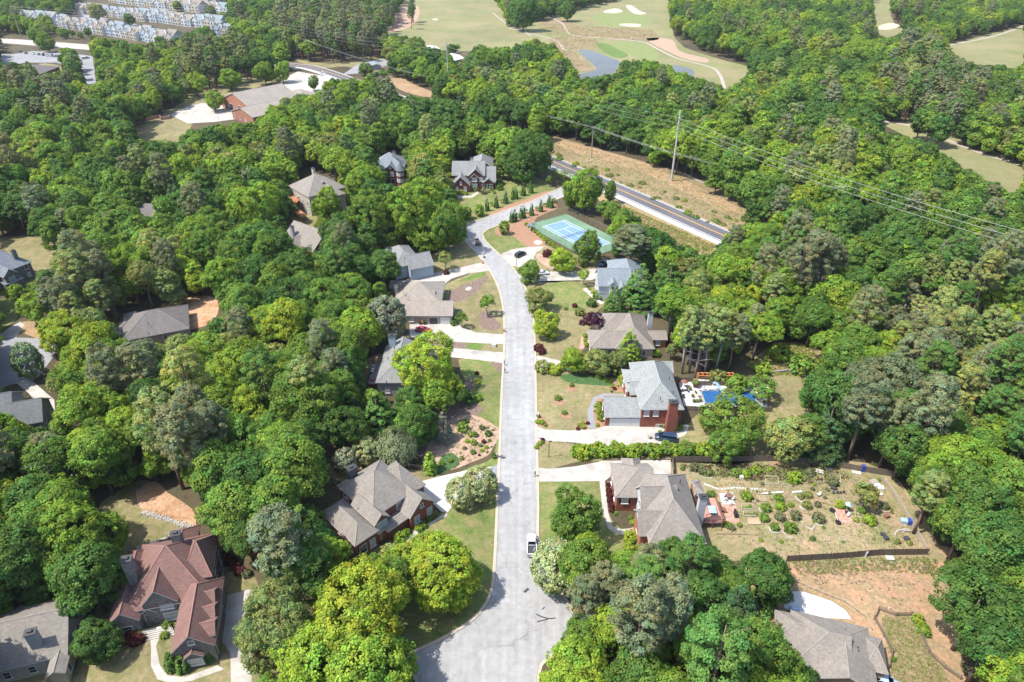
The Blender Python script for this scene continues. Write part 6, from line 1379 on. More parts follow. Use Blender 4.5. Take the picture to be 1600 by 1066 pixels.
for sx in (-1, 1):
    for sy in (-1, 1): b = MB(); b.box((sx, sy, 0), (.14, .14, 2.4)); b.build('post', MT['white'], o)
b = MB(); b.lathe([(1.7, 2.4), (1.7, 2.5), (.1, 3.3)], n=4); b.build('roof', RF['bluegrey'], o)
patch('concrete_pad', [(835, 377), (842, 375), (847, 378), (846, 382), (838, 383), (834, 380)], .05, 'conc', 2)
LAND.append(('the tennis court', O.copy()))

# ---------------------------------------------------------------- swimming pool
MT['pool'] = flat('pool_water', (.03, .12, .30), .05, .5, var=.25, scale=1.2)
pool = empty('swimming_pool', G(1140, 622), 0, 'rectangular blue swimming pool with pale deck behind the brick house', 'swimming pool'); O = pool.location
P = [G(*p) - O for p in ((1094, 611), (1110, 610), (1178, 612), (1184, 634), (1102, 632))]
b = MB(); b.poly([(p.x, p.y, .075) for p in P][::-1]); b.build('water', MT['pool'], pool)
b = MB()
for a, c in zip(P, P[1:] + P[:1]): mid = (a + c) / 2; b.box((mid.x, mid.y, .02), ((c - a).length + .4, .45, .12), math.atan2(c.y - a.y, c.x - a.x))
b.build('coping', MT['stone'], pool); LAND.append(('the swimming pool', O.copy()))
p = G(1117, 612); o = empty('pool_slide', (p.x, p.y, .05), 0, 'pale blue curved slide at the far edge of the pool', 'slide')
b = MB(); pts = [Vector((-.6, .6, 2.2)), Vector((.1, .4, 2.2)), Vector((.8, -.4, 1.5)), Vector((1.6, -1.6, .7)), Vector((2.0, -2.4, .4))]
for i in range(4):
    a, c = pts[i], pts[i + 1]; t = (c - a).normalized(); nn = Vector((-t.y, t.x, 0)).normalized() * .38
    b.poly([a - nn, c - nn, c + nn, a + nn]); b.poly([a - nn, a - nn + Vector((0, 0, .25)), c - nn + Vector((0, 0, .25)), c - nn]); b.poly([a + nn, c + nn, c + nn + Vector((0, 0, .25)), a + nn + Vector((0, 0, .25))])
b.build('chute', MT['blue_lt'], o)
for x, y, z in ((-.6, .9, 2.2), (-.6, .3, 2.2), (.8, -.4, 1.5)): b = MB(); b.tube([(x - .3, y, 0), (x, y, z)], .04, 6); b.build('leg', MT['white'], o)
b = MB()
for k in range(6): b.tube([(-.9 + .05 * k, .25, .3 * k + .3), (-.9 + .05 * k, .95, .3 * k + .3)], .03, 4)
b.build('ladder', MT['white'], o)
def chair(px, label, m, group, rz=None):
    p = G(*px); o = empty('garden_chair', (p.x, p.y, .06), rz if rz is not None else random.uniform(0, 6.28), label, 'chair', group)
    b = MB(); b.box((0, 0, .38), (.55, .55, .07)); b.build('seat', MT[m], o); b = MB(); b.box((0, .27, .42), (.55, .07, .55)); b.build('backrest', MT[m], o)
    for sx in (-.23, .23):
        for sy in (-.23, .23): b = MB(); b.box((sx, sy, 0), (.05, .05, .4)); b.build('leg', MT['dark'], o)
def table(px, label, m, r=.6, h=.74, z=.06):
    p = G(*px, z); o = empty('garden_table', (p.x, p.y, z), 0, label, 'table'); b = MB(); b.lathe([(r, h), (r, h + .05)], n=14); b.build('tabletop', MT[m], o); b = MB(); b.tube([(0, 0, 0), (0, 0, h)], .05, 6); b.build('stand', MT['dark'], o); b = MB(); b.lathe([(.3, 0), (.25, .05)], n=10); b.build('foot', MT['dark'], o)
def parasol(px, label, m, r=1.2):
    p = G(*px); o = empty('parasol', (p.x, p.y, .05), 0, label, 'parasol'); b = MB(); b.tube([(0, 0, 0), (0, 0, 2.5)], .03, 6); b.build('pole', MT['white'], o); b = MB(); b.lathe([(r, 1.95), (r * .5, 2.3), (.04, 2.6)], n=8); b.build('canopy', MT[m], o); b = MB(); b.lathe([(.3, 0), (.2, .12)], n=10); b.build('base', MT['dark'], o)
parasol((1068, 606), 'faded brown parasol on the pool deck near the house', 'brown_cl', 1.0); table((1068, 610), 'round table under the brown parasol by the pool', 'white')
for i, (x, y, m, d_) in enumerate(((1064, 612, 'dark', 'dark chair left of the brown parasol'), (1075, 613, 'dark', 'dark chair right of the brown parasol'), (1068, 622, 'dark', 'dark seat in the middle of the pool deck'), (1087, 615, 'brown_cl', 'brown chair at the pool edge, farther one'), (1092, 621, 'brown_cl', 'brown chair at the pool edge, nearer one'), (1101, 609, 'white', 'white lounge chair at the far pool corner'))): chair((x, y), d_ + ' behind the brick house', m, 'pool deck chairs')
def pot(px, label, m, r=.35, h=.6, plant=None, z=.05):
    p = G(*px); o = empty('planter_pot', (p.x, p.y, z), 0, label, 'pot', 'planter pots'); b = MB(); b.lathe([(r * .7, 0), (r, h), (r * .85, h), (r * .8, h - .08)], n=10); b.build('pot', MT[m], o)
    if plant: c = link('plant', SHR[1], o, (0, 0, h - .1)); c.scale = (r * 1.2, r * 1.2, r * 1.2); c['tint'] = [*PAL[plant], 1.0]
for i, (x, y) in enumerate(((1078, 610), (1082, 621), (1084, 629), (1089, 629), (1094, 628), (1190, 622), (1186, 615), (1193, 631))): pot((x, y), f'{ordn(i + 1)} small planter pot from the left on the pool deck', 'terracotta' if i % 2 else 'dark', .3, .5, 'olive green' if i % 3 == 0 else 'mid green')
pot((1086, 605), 'large brown planter in the far corner of the pool deck', 'brown_cl', .7, 1.0, 'olive green'); 
p = G(1198, 608); o = empty('garden_bench', (p.x, p.y, 0), 1.2, 'red and white striped shed bench outside the pool fence', 'bench'); b = MB(); b.box((0, 0, 0), (2.2, 1.6, 1.0)); b.build('frame', MT['dark'], o)
for k in range(5): b = MB(); b.box((-.9 + .45 * k, 0, 1.0), (.4, 1.7, .08)); b.build('slat', MT['red_cl' if k % 2 else 'white'], o)
p = G(1090, 597); e = G(1145, 597); o = empty('arbour', (p.x, p.y, 0), math.atan2(e.y - p.y, e.x - p.x), 'low orange timber arbour frame behind the pool fence', 'arbour'); L2 = (e - p).length
for x in (0, L2):
    for y in (0, 1.2): b = MB(); b.box((x, y, 0), (.2, .2, 1.9)); b.build('post', MT['orange_net'], o)
for y in (0, 1.2): b = MB(); b.box((L2 / 2, y, 1.9), (L2 + .3, .16, .22)); b.build('beam', MT['orange_net'], o)
for k in range(9): b = MB(); b.box((L2 * k / 8, .6, 2.12), (.1, 1.6, .1)); b.build('rafter', MT['orange_net'], o)
# lean trunk pair behind the pool fence
for x0, y0, x1, y1, z1, lab in ((1117, 583, 1132, 548, 9, 'tall leaning grey pine trunk behind the pool arbour'), (1101, 585, 1102, 545, 10, 'straight grey pine trunk left of the leaning one'), (1066, 584, 1066, 545, 9, 'pale grey trunk behind the brick house roof'), (1088, 584, 1092, 546, 9, 'slender pale trunk right of the brick house roof'), (1077, 583, 1075, 548, 9, 'thin grey trunk between two pale ones behind the house')):
    a, c = G(x0, y0), G(x1, y1, z1); c = a + Vector(((c.x - a.x) * .5, (c.y - a.y) * .3, z1 + 1)); b = MB(); b.tube([a, a.lerp(c, .5), c], [.30, .25, .15], 8); o = b.build('bare_trunk', MT['bark_grey'], None, True); tag(o, lab, 'trunk', 'bare trunks by the pool')

# ---------------------------------------------------------------- garden behind the tan house
def frame_bed(px, label, w=None, m='wood_pale', soil='garden', hh=.28):
    P = [G(*p) for p in px]; o = empty('raised_bed', P[0], 0, label, 'raised bed', 'raised garden beds'); O = P[0]
    for a, c in zip(P, P[1:] + P[:1]):
        mid = (a + c) / 2 - O; b = MB(); b.box((mid.x, mid.y, 0), ((c - a).length + .1, .1, hh), math.atan2(c.y - a.y, c.x - a.x)); b.build('board', MT[m], o)
    b = MB(); b.poly([tuple(p - O + Vector((0, 0, hh - .08))) for p in P]); b.build('soil', MT[soil], o); return o
BEDS = [(1154, 765, 1164, 771, 'farthest left of the beds beside the patio', 'mid green'), (1165, 766, 1174, 771, 'second from left in the farthest row', None), (1184, 765, 1193, 773, 'farthest right bed by the stepping stones', 'olive green'), (1186, 776, 1196, 784, 'below the farthest right bed', None), (1158, 789, 1176, 797, 'with green rows right of the patio', 'mid green'), (1161, 799, 1180, 807, 'directly below the green rows', 'grey-green'), (1168, 811, 1187, 820, 'nearest of the beds, with orange soil', None), (1377, 793, 1389, 801, 'small pale square one near the right fence', None), (1311, 841, 1322, 846, 'flat brick-edged one in the middle lawn', None), (1175, 783, 1180, 786, 'tiny one in the centre', None), (1329, 797, 1335, 810, 'narrow left one beside the brick terrace', 'mid green'), (1340, 800, 1347, 810, 'narrow right one beside the brick terrace', 'mid green'), (1253, 810, 1266, 822, 'wide one with bare red soil in the middle', None), (1296, 742, 1312, 756, 'far one under the black trellis', 'grey-green'), (1272, 744, 1286, 755, 'far one edged in red brick', 'burgundy'), (1287, 840, 1296, 846, 'small flat one left of the brick-edged bed', None), (1195, 745, 1215, 758, 'pale paved square on the bank', None), (1346, 784, 1356, 792, 'small leafy one above the yellow bush', 'mid green')]
for x0, y0, x1, y1, d_, pl in BEDS:
    k = (y1 - y0) * .12; frame_bed([(x0 + k, y1), (x1 + k, y1), (x1, y0), (x0, y0)], 'raised timber bed ' + d_, soil='clay' if 'orange' in d_ else 'garden')
    if pl:
        n = max(2, int((x1 - x0) / 4))
        for i in range(n): shrub(x0 + (x1 - x0) * (i + .5) / n, (y0 + y1) / 2, 4.5, pl, 1, .7)
# stepping stones
for i, (x, y) in enumerate([(1102, 757), (1106, 758.5), (1110, 760), (1114, 762), (1118, 763), (1122, 764), (1128, 764.5), (1133, 764), (1138, 763.5), (1143, 763)] + [(1147 + 4.7 * k, 762.5 + .25 * k) for k in range(11)]):
    p = G(x, y); b = MB(); b.lathe([(.28, 0), (.28, .07), (.22, .09)], n=7); o = b.build('stepping_stone', MT['conc_white'], None, loc=(p.x, p.y, .02)); tag(o, f'pale stepping stone, {ordn(i + 1)} from the left in the garden path', 'stone', 'stepping stones')
patch('patio', [(1124, 771), (1145, 770), (1149, 789), (1127, 788)], .05, 'conc_white'); patch('patio', [(1125, 788.5), (1150, 789.5), (1155, 817), (1130, 816)], .052, 'brick_pave')
patch('patio', [(1303, 795), (1327, 795), (1333, 816), (1312, 818)], .05, 'brick_pave')
rail_fence([(1302, 795), (1310, 818)], 'white timber edging left of the brick terrace', .25, rails=(.05, .15), m='white')
for x, y, lab, m in ((1132, 776, 'white garden chair on the pale patio, left', 'white'), (1141, 774, 'white garden chair on the pale patio, far right', 'white'), (1134, 782, 'white garden chair on the pale patio, near left', 'white'), (1144, 781, 'white garden chair on the pale patio, near right', 'white'), (1322, 803, 'black chair on the brick terrace', 'black'), (1324, 807, 'white chair on the brick terrace', 'white'), (1144, 789, 'white folding chair between the two patios', 'white'), (1279, 775, 'white garden chair on the open lawn', 'white')): chair((x, y), lab, m, 'garden chairs')
table((1138, 778), 'round dark table on the pale garden patio', 'brown_cl', .7); parasol((1322, 799), 'pale blue parasol on the brick terrace', 'blue_lt', .7)
p = G(1149, 806); o = empty('barbecue_grill', (p.x, p.y, .05), 1.5, 'black barbecue grill on the brick patio', 'grill'); b = MB(); b.box((0, 0, .5), (1.5, .65, .5), top=(.9, .6)); b.build('hood', MT['black'], o); b = MB(); b.box((0, 0, 0), (1.4, .6, .5)); b.build('cabinet', MT['dark'], o); b = MB(); b.box((.95, 0, .78), (.4, .5, .05)); b.build('shelf', MT['dark'], o)
# deck on the east side of the house
dk = empty('timber_deck', G(1105, 800), 0, 'raised reddish timber deck with railing behind the tan roofed house', 'deck'); O = dk.location
c0 = [G(*p, 1.6) for p in ((1098, 817), (1123, 817), (1117, 778), (1096, 778))]
xs0, xs1, ys0, ys1 = min(p.x for p in c0), max(p.x for p in c0), min(p.y for p in c0), max(p.y for p in c0); n = 22
for k in range(n): b = MB(); y = ys0 + (ys1 - ys0) * (k + .5) / n; b.box(((xs0 + xs1) / 2 - O.x, y - O.y, 1.5), (xs1 - xs0, (ys1 - ys0) / n * .93, .08)); b.build('plank', MT['deck_grey' if 0 else 'brick_pave'], dk)
for x in (xs0 + .2, (xs0 + xs1) / 2, xs1 - .1):
    for y in (ys0 + .1, ys1 - .1): b = MB(); b.box((x - O.x, y - O.y, 0), (.16, .16, 2.5)); b.build('post', MT['brown_cl'], dk)
for z in (1.9, 2.2, 2.5): b = MB(); b.box((xs1 - .05 - O.x, (ys0 + ys1) / 2 - O.y, z), (.1, ys1 - ys0, .08)); b.build('rail', MT['brown_cl'], dk); b = MB(); b.box(((xs0 + xs1) / 2 - O.x, ys0 + .05 - O.y, z), (xs1 - xs0, .1, .08)); b.build('rail', MT['brown_cl'], dk)
for k in range(7): b = MB(); b.box((xs1 + .25 + .28 * k - O.x, ys1 - 2.2 - O.y, 1.35 - .2 * k), (.3, 1.2, .07)); b.build('stair_tread', MT['brown_cl'], dk)
p = G(1112, 800, 1.6); o = empty('deck_table', (p.x, p.y, 1.59), 0, 'pale blue glass table on the timber deck', 'table'); b = MB(); b.box((0, 0, .7), (1.5, 2.0, .05)); b.build('tabletop', MT['blue_lt'], o)
for sx in (-.6, .6):
    for sy in (-.8, .8): b = MB(); b.box((sx, sy, 0), (.06, .06, .7)); b.build('leg', MT['dark'], o)
rail_fence([(1123, 835), (1169, 836)], 'low timber edging below the deck bed', .4, rails=(.1, .25), m='wood_pale')
# curved stone edgings
for i, (pl, lab) in enumerate((([(1186, 794), (1190, 801), (1198, 804)], 'upper left fruit bush'), ([(1202, 825), (1206, 832), (1216, 833)], 'nearest fruit bush'), ([(1218, 822), (1222, 832), (1232, 840), (1238, 841)], 'long bush row'), ([(1252, 812), (1258, 822), (1268, 828), (1272, 823)], 'bare red bed'), ([(1268, 808), (1274, 818), (1284, 822)], 'grey herb bed'), ([(1243, 776), (1248, 782), (1254, 786)], 'far herb bed'), ([(1250, 792), (1254, 796), (1262, 798)], 'middle bush'), ([(1398, 836), (1402, 830), (1410, 828), (1418, 829)], 'right-hand plot'), ([(1065, 730), (1078, 738), (1095, 746), (1112, 748)], 'rockery slope'))):
    P = wl(pl, 5); b = MB()
    for k in range(len(P)): b.box((P[k].x, P[k].y, 0), (.34, .26, .16 + .05 * random.random()), random.uniform(0, 3), top=(.8, .8))
    tag(b.build('stone_edging', MT['conc']), 'curved line of pale stones edging the ' + lab, 'edging', 'stone edgings')
# loose pots, bins and boxes
for x, y, lab in ((1300, 799, 'round black tub at the upper corner of the brick terrace'), (1309, 818, 'round black tub at the lower corner of the brick terrace')): pot((x, y), lab, 'black', .6, .35)
for i, (x, y) in enumerate(((1299, 764), (1303, 766), (1306, 765), (1302, 771), (1308, 771), (1313, 771), (1318, 770))): pot((x, y), f'small dark nursery pot, {ordn(i + 1)} from the left in the far garden', 'dark', .3, .35)
for x, y, lab, m, sz in ((1379, 836, 'dark grey tub on the right lawn, farther one', 'dark', (.9, .7, .4)), (1384, 842, 'dark grey tub on the right lawn, nearer one', 'dark', (.8, .9, .5)), (1416, 830, 'grey box beside the right garden fence', 'stone', (1.2, .7, .4)), (1416, 843, 'green-grey box near the fence corner', 'dark', (.9, .9, .5)), (1421, 819, 'bright blue bin beside the slatted garden fence', 'blue_pl', (.9, .9, 1.2)), (1412, 816, 'pale blue crate beside the blue garden bin', 'blue_lt', (1.2, 1.0, .7)), (1385, 808, 'pink-grey crate by the square bed', 'brown_cl', (1.0, .8, .6)), (1158, 747, 'white round planter at the bank foot', 'white', (.8, .8, .6)), (1347, 736, 'tall blue barrel by the far garden fence', 'blue_pl', (.8, .8, 1.6)), (1370, 760, 'white bag on the junk pile', 'white', (1.2, .9, .5)), (1376, 764, 'second white bag on the junk pile', 'white', (1.0, 1.1, .6)), (1365, 755, 'grey bundle at the head of the junk pile', 'stone', (1.5, 1.2, .6)), (1372, 773, 'white sheet box below the junk pile', 'white', (1.6, .6, .3)), (1280, 737, 'pale flat slab by the far fence, left', 'conc', (1.6, 1.2, .15)), (1294, 733, 'pale flat slab by the far fence, right', 'conc', (1.8, 1.0, .15)), (1338, 739, 'pale flat slab beside the leaning trunk', 'conc', (1.8, 1.0, .15)), (1022, 663, 'dark blue wheelie bin beside the garage door', 'blue_pl', (.6, .7, 1.1)), (1016, 663, 'second dark blue wheelie bin at the garage', 'blue_pl', (.6, .7, 1.1)), (1027, 666, 'grey air conditioner unit beside the bins', 'stone', (1.0, .9, .9)), (1034, 666, 'second grey air conditioner unit by the brick wall', 'stone', (.9, .9, .9)), (993, 665, 'small white box by the double garage', 'white', (.7, .5, .6)), (1015, 685, 'small grey cart on the drive near the minivan', 'stone', (.6, .8, .8)), (657, 507, 'black wheelie bin beside the open garage', 'dark', (.7, .7, 1.1)), (664, 507, 'black wheelie bin nearest the garage opening', 'dark', (.7, .7, 1.1)), (660, 506, 'yellow lidded bin between black ones', 'yellow_pl', (.7, .7, 1.2)), (772, 541, 'white utility box on the green verge', 'white', (1.1, .9, .8)), (1245, 770, 'white bench log at the lawn edge', 'white', (2.0, .4, .3)), (642, 437, 'dark blue recycling bin beside the pale white house', 'blue_pl', (.7, .7, 1.0)), (964, 410, 'blue recycling bin behind the blue-grey roof', 'blue_pl', (.9, .9, 1.2)), (1207, 771, 'long white timber on the garden lawn', 'white', (4.4, .3, .2)), (1352, 870, 'white post at the sunlit fence', 'white', (.3, .3, 1.4)), (1390, 873, 'pale rock pile below the fence', 'conc', (1.4, 1.0, .3))):
    p = G(x, y); o = empty('storage_bin' if 'bin' in lab or 'barrel' in lab else 'garden_item', (p.x, p.y, .05), random.uniform(-.4, .4) if sz[0] < 2 else .1, lab, 'bin' if 'bin' in lab else lab.split()[-1] if 0 else 'box'); w, d_, h_ = sz
    b = MB(); b.box((0, 0, 0), (w, d_, h_ * .88), top=(1.06, 1.06) if 'bin' in lab else (.92, .9)); b.build('body', MT[m], o); b = MB(); b.box((0, 0, h_ * .885), (w * 1.08, d_ * 1.08, h_ * .1), top=(.9, .9)); b.build('lid', MT[m], o)
# wheeled patio things on the left deck of the pale-chimney house
dk = empty('timber_deck', G(580, 600), 0, 'dark grey timber deck with white furniture on the left of the house', 'deck'); O = dk.location
c0 = [G(*p, 2.0) for p in ((574, 600), (588, 600), (592, 569), (580, 569))]; xs0, xs1, ys0, ys1 = c0[0].x, c0[1].x, c0[0].y, c0[2].y; n = 16
for k in range(n): b = MB(); b.box(((xs0 + xs1) / 2 - O.x, ys0 + (ys1 - ys0) * (k + .5) / n - O.y, 1.9), (xs1 - xs0, (ys1 - ys0) / n * .93, .08)); b.build('plank', MT['deck_grey'], dk)
for y in (ys0, (ys0 + ys1) / 2, ys1): b = MB(); b.box((xs0 + .1 - O.x, y - O.y, 0), (.16, .16, 2.9)); b.build('post', MT['dark'], dk)
for z in (2.3, 2.6, 2.9): b = MB(); b.box((xs0 + .05 - O.x, (ys0 + ys1) / 2 - O.y, z), (.1, ys1 - ys0, .07)); b.build('rail', MT['dark'], dk)
for x, y, m, lab in ((583, 573, 'white', 'white cushion chair at the far end of the dark deck'), (583, 578, 'white', 'white cushion chair in the middle of the dark deck'), (582, 582, 'white', 'white cushion chair, nearest of three on the dark deck'), (582, 595, 'red_cl', 'red cushion chair at the near end of the dark deck')):
    p = G(x, y, 2.0); o = empty('deck_chair', (p.x, p.y, 1.98), 0, lab, 'chair', 'deck chairs'); b = MB(); b.box((0, 0, .3), (.7, .7, .15)); b.build('seat', MT[m], o); b = MB(); b.box((-.32, 0, .4), (.12, .7, .5)); b.build('backrest', MT[m], o); b = MB(); b.box((0, 0, 0), (.6, .6, .3), top=(.9, .9)); b.build('frame', MT['dark'], o)
dk = empty('timber_deck', G(465, 335), 0, 'orange stained two-level timber deck on the tall beige house', 'deck'); O = dk.location
for z, px in ((5.2, ((449, 309), (462, 318), (468, 312), (455, 303))), (2.4, ((458, 330), (472, 341), (478, 335), (464, 324)))):
    P = [G(*p, z) - O for p in px]; n = 8
    for k in range(n):
        a, c = P[0].lerp(P[3], (k + .1) / n), P[0].lerp(P[3], (k + .95) / n); a2, c2 = P[1].lerp(P[2], (k + .1) / n), P[1].lerp(P[2], (k + .95) / n); b = MB(); b.prism([a, a2, c2, c], z - .1, z); b.build('plank', MT['wood_red'], dk)
    for p in P: b = MB(); b.box((p.x, p.y, 0), (.2, .2, z + 1)); b.build('post', MT['wood_red'], dk)
    for i in (0, 1, 3):
        a, c = P[i], P[(i + 1) % 4]; b = MB(); b.tube([a + Vector((0, 0, 1)), c + Vector((0, 0, 1))], .07, 4); b.tube([a + Vector((0, 0, .5)), c + Vector((0, 0, .5))], .05, 4); b.build('rail', MT['wood_red'], dk)
# tree rings on the front lawn
for i, (x, y) in enumerate(((892.5, 607), (873.5, 628), (883.5, 649))):
    p = G(x, y); d_ = ('farthest', 'middle', 'nearest')[i]; o = empty('tree_ring', (p.x, p.y, 0), 0, f'{d_} round red mulch ring on the front lawn', 'tree ring', 'tree rings'); b = MB(); b.lathe([(1.35, .03), (1.35, .05), (.1, .09)], n=24); b.build('mulch', MT['mulch_red'], o)
    for k in range(26): a = 6.283 * k / 26; b = MB(); b.box((1.45 * math.cos(a), 1.45 * math.sin(a), .02), (.2, .3, .12), a, top=(.85, .85)); b.build('stone', MT['mulch_tan'], o)
patch('mulch_bed', [(926, 668), (927, 645), (928, 628), (935, 623), (944, 622), (944, 668), (936, 672)], .03, 'mulch_red', 2); patch('mulch_bed', [(943, 600), (955, 596), (972, 604), (976, 612), (962, 612)], .03, 'mulch_red', 2); patch('mulch_bed', [(899, 672), (902, 662), (915, 657), (922, 660), (919, 672)], .03, 'mulch_red', 2); patch('mulch_bed', [(836, 645), (842, 645), (852, 655), (860, 668), (836, 664)], .03, 'mulch_red', 2); patch('mulch_bed', [(836, 705), (836, 688), (856, 688), (848, 698)], .03, 'mulch_red', 2); patch('path', [(1033, 678), (1068, 664), (1076, 666), (1070, 680), (1055, 684), (1040, 681)], .038, 'conc_white', 2); patch('fire_ring', [(727, 452), (730, 449), (735, 448), (737, 451), (733, 454), (729, 454)], .04, 'conc', 2); patch('mulch_bed', [(948, 752), (957, 752), (960, 800), (954, 800)], .03, 'mulch_purple', 1)

# ---------------------------------------------------------------- mailboxes, lamp posts
for x, y, lab, m in ((754.5, 412, 'brick mailbox pillar at the drive of the pale white house', 'brick_pave'), (787.5, 519, 'brick mailbox pillar by the ranch house drive', 'brick_pave'), (788, 571, 'dark mailbox on a post at the kerb', 'dark'), (789, 583, 'dark wheelie bins put out at the kerb', 'dark'), (841, 653, 'white mailbox in the shrub bed right of the street', 'white'), (840.5, 686, 'white mailbox below the poolside house drive', 'white'), (784, 716, 'stone mailbox pillar left of the grey apron', 'stone'), (777, 715, 'second stone pillar left of the grey apron', 'stone'), (836, 745, 'dark mailbox by the tan house drive', 'dark')):
    p = G(x, y); o = empty('mailbox', (p.x, p.y, 0), 0, lab, 'mailbox', 'mailboxes'); b = MB(); b.box((0, 0, 0), (.55, .5, 1.05)) if 'pillar' in lab else b.box((0, 0, 0), (.14, .14, 1.05)); b.build('post', MT[m], o); b = MB(); b.box((0, 0, 1.05), (.6, .55, .12) if 'pillar' in lab else (.3, .6, .34), top=(.8, .9)); b.build('box', MT[m], o)
def lamp(x, y, h, lab, m='black'):
    p = G(x, y); o = empty('lamp_post', (p.x, p.y, 0), 0, lab, 'lamp post', 'lamp posts'); b = MB(); b.tube([(0, 0, 0), (0, 0, h)], [.09, .06], 8); b.build('pole', MT[m], o); b = MB(); b.box((.25, 0, h), (.6, .3, .16)); b.build('lamp_head', MT[m], o); b = MB(); b.lathe([(.16, 0), (.12, .2)], n=8); b.build('base', MT[m], o)
lamp(857.5, 714.5, 4.6, 'thin black lamp post on the lawn right of the street'); lamp(342, 187, 9, 'tall dark lamp post at the fire station apron', 'pole_grey'); lamp(331, 142, 10, 'tall lamp post behind the fire station trees', 'pole_grey'); lamp(28, 80, 9, 'curved lamp post at the top left car park', 'pole_grey'); lamp(807, 415, 3, 'thin post beside the black car drive'); lamp(505, 128, 8, 'slim pole at the fire station lot', 'pole_grey'); lamp(710, 72, 9, 'slim pole between the two white sheds', 'pole_grey')
p = G(993, 71); b = MB(); b.tube([(0, 0, 0), (0, 0, 2.4)], .05, 5); b.box((.3, 0, 1.9), (.6, .04, .45)); tag(b.build('golf_flag', MT['dark'], None, loc=(p.x, p.y, .03)), 'tiny dark flag stick on the nearer green', 'flag')

# ---------------------------------------------------------------- power lines
def power_pole(x, y, h, lab, m='pole', arms=((.97, 2.4),), r=.24, ang=0.0):
    p = G(x, y); o = empty('utility_pole', (p.x, p.y, 0), ang, lab, 'utility pole', 'utility poles'); b = MB(); b.tube([(0, 0, -.5), (0, 0, h * .5), (0, 0, h)], [r * 1.2, r, r * .75], 10); b.build('pole', MT[m], o)
    for f, w in arms:
        b = MB(); b.box((0, 0, h * f), (.18, w, .16)); ar = b.build('crossarm', MT[m], o)
        for s in (-.45, 0, .45): b = MB(); b.lathe([(.07, 0), (.11, .12), (.05, .3)], (0, w * s, h * f + .16), 7); b.build('insulator', MT['stone'], ar)
    return p
ang = math.atan2(PKC[8].y - PKC[7].y, PKC[8].x - PKC[7].x)
pA = power_pole(1049, 283, 31, 'tallest grey steel pole in the cleared strip by the parkway', 'pole_grey', ((.90, 2.2), (.82, 2.2), (.74, 2.2)), .42, ang)
pB = power_pole(701.5, 148, 32, 'tall pole with crossarms rising from the wood behind the sheds', 'pole_grey', ((.93, 3.6), (.80, 3.0), (.25, 2.4)), .36, ang)
pC = power_pole(924, 247, 15.5, 'shorter wooden pole left of the tallest grey one', 'pole', ((.95, 2.4), (.80, 2.0)), .22, ang)
pD = power_pole(482, 97, 17, 'wooden pole beside the parkway junction', 'pole', ((.95, 2.6), (.8, 2.2)), .24, ang)
pE = power_pole(335, 56, 28, 'tall dark pole in front of the townhouses', 'pole', ((.95, 3.0), (.8, 3.0)), .34, ang)
pF = power_pole(34, 59, 28, 'tall pole by the road at the top left', 'pole', ((.6, 4.0), (.5, 3.0)), .3, ang)
power_pole(598, 126, 10, 'short wooden pole beside the bare soil', 'pole', ((.95, 1.6),), .18, ang); pH = power_pole(1306, 345, 14, 'wooden pole half hidden in the right wood', 'pole', ((.95, 2.0),), .22, ang)
dv = (pA - pB); pR = pA + dv * .95; pR.z = 0
power_pole(*PX(pR), 31, 'steel pole of the same line beyond the right edge', 'pole_grey', ((.9, 2.2), (.82, 2.2), (.74, 2.2)), .42, ang)
def wire(a, za, b_, zb, off, sag, lab, r=.055):
    n = Vector((-math.sin(ang), math.cos(ang), 0)) * off; pts = []
    for k in range(25):
        t = k / 24; q = a.lerp(b_, t) + n; q.z = za + (zb - za) * t - sag * 4 * t * (1 - t); pts.append(q)
    m = MB(); m.tube(pts, r, 4, cap=False); tag(m.build('power_line', MT['wire']), lab, 'power line', 'power lines')
for i, (f, d_) in enumerate(((.90, 'top'), (.82, 'middle'), (.74, 'lowest'))):
    wire(pA, 31 * f + .3, pR, 31 * f + .3, (i - 1) * .9, 4.0, f'{d_} heavy wire running right from the tallest grey pole', .05)
    wire(pB, 32 * (.95, .86, .78)[i], pA, 31 * f + .3, (i - 1) * .9, 4.5, f'{d_} heavy wire running left from the tallest grey pole', .032)
    wire(pE, 27 * (.98, .9, .8)[i], pB, 32 * (.95, .86, .78)[i], (i - 1) * 1.2, 5.0, f'{d_} heavy wire between townhouse pole and shed pole', .04)
    wire(pF, 27 * (.98, .9, .8)[i], pE, 27 * (.98, .9, .8)[i], (i - 1) * 1.2, 4.0, f'{d_} heavy wire across the top left townhouses', .04)
for i, o_ in enumerate((-.9, 0, .9)):
    d_ = ('near', 'middle', 'far')[i]
    wire(pB, 8.2, pC, 15.0, o_, 2.0, f'{d_} thin wire from the shed pole to the shorter wooden pole', .032); wire(pC, 15.0, pH, 13.5, o_, 3.0, f'{d_} thin wire right from the shorter wooden pole', .032); wire(pD, 16.4, pB, 8.2, o_, 2.0, f'{d_} thin wire from the junction pole to the shed pole', .032)
rail = MB(); a, c = G(1068, 272), G(1110, 293); rail.tube([a + Vector((0, 0, .3)), c + Vector((0, 0, .3))], .22, 8); tag(rail.build('fallen_pole', MT['conc']), 'pale fallen pole lying along the cleared strip', 'pole')
LAND.append(('the tallest steel pole', pA.copy())); LAND.append(('the golf pond', G(930, 100))); LAND.append(('the putting green bunkers', G(975, 25))); LAND.append(('the dirt clearing', G(1340, 920))); LAND.append(('the turning circle', G(780, 1000))); LAND.append(('the bottom right fence pen', G(1440, 1020)))
LAND.append(('the far right cart path', G(1500, 230))); LAND.append(('the right edge pines', G(1540, 500))); LAND.append(('the slatted garden fence', G(1415, 810))); LAND.append(('the second cul-de-sac', G(40, 560)))
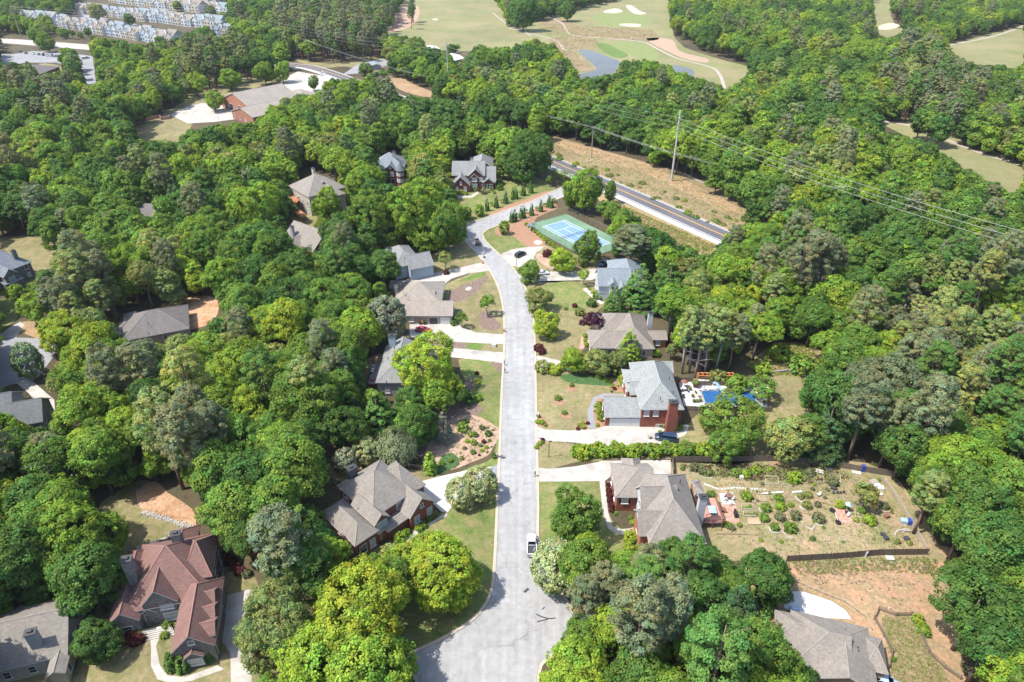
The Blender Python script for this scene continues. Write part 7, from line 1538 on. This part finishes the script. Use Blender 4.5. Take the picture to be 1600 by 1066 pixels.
# thin summer haze over the whole valley
hz = MB(); hz.box((0, 1025, -1.0), (3500, 2650, 113.0)); hm = bpy.data.materials.new('haze_air'); hm.use_nodes = True; N_ = hm.node_tree.nodes; N_.remove(N_['Principled BSDF'])
pv = N_.new('ShaderNodeVolumePrincipled'); pv.inputs['Color'].default_value = (.86, .91, 1.0, 1); pv.inputs['Density'].default_value = .00005; pv.inputs['Anisotropy'].default_value = .2
hm.node_tree.links.new(pv.outputs[0], N_['Material Output'].inputs['Volume']); tag(hz.build('haze', hm), 'thin pale summer haze filling the air over the valley', 'haze', None, 'stuff')
# loose stones and stumps on the clearing and the bank (rip-rap too small to pick apart)
def rubble(name, label, pts_px, n, lo, hi, m):
    b = MB(); P = [p for p in pts_px]
    for k in range(n):
        t = random.random() * (len(P) - 1); i = int(t); x = P[i][0] + (P[i + 1][0] - P[i][0]) * (t - i) + random.gauss(0, P[i][2]); y = P[i][1] + (P[i + 1][1] - P[i][1]) * (t - i) + random.gauss(0, P[i][2] * .6)
        p = G(x, y); s = random.uniform(lo, hi); b.box((p.x, p.y, 0), (s, s * random.uniform(.6, 1), s * random.uniform(.4, .8)), random.uniform(0, 3), top=(random.uniform(.4, .8), random.uniform(.4, .8)))
    o = b.build(name, MT[m]); tag(o, label, 'stones', None, 'stuff')
rubble('rip_rap', 'band of pale rip-rap stones at the foot of the clay bank', [(226, 802, 3), (250, 808, 3), (280, 818, 3), (303, 826, 4)], 420, .2, .45, 'conc')
rubble('loose_stones', 'scattered pale stones over the dirt clearing', [(1240, 890, 14), (1330, 885, 22), (1440, 900, 24), (1350, 950, 24)], 110, .1, .26, 'stone')
rubble('garden_rubble', 'scattered small stones and clods over the vegetable garden', [(1110, 740, 8), (1250, 760, 22), (1380, 770, 16), (1300, 840, 24), (1400, 830, 16)], 300, .1, .32, 'stone')
rubble('clods', 'dark clods and weeds over the dirt clearing', [(1250, 900, 16), (1350, 900, 26), (1420, 930, 20)], 200, .1, .35, 'mulch_purple')

# ---------------------------------------------------------------- labels of trees and shrubs: colour, kind, and which one by the nearest landmark
def label_all(items, cat_of, namer):
    bykey = {}
    for it in items: bykey.setdefault((namer(it[1]), it[2]), []).append(it)
    for (kd, col), L2 in bykey.items():
        for it in L2:
            nm, pos = min(LAND, key=lambda l: (l[1] - it[3]).length); d0 = (pos - it[3]).length
            rank = 1 + sum(1 for o in L2 if (pos - o[3]).length < d0)
            tag(it[0], f'{col} {kd}, ' + (f'nearest to {nm}' if rank == 1 else f'{ordn(rank)} nearest to {nm}'), cat_of(kd), kd + 's')
label_all(TREES, lambda k: 'tree', lambda k: NAMEK[k]); label_all(SHRUBS, lambda k: 'shrub', lambda k: k)
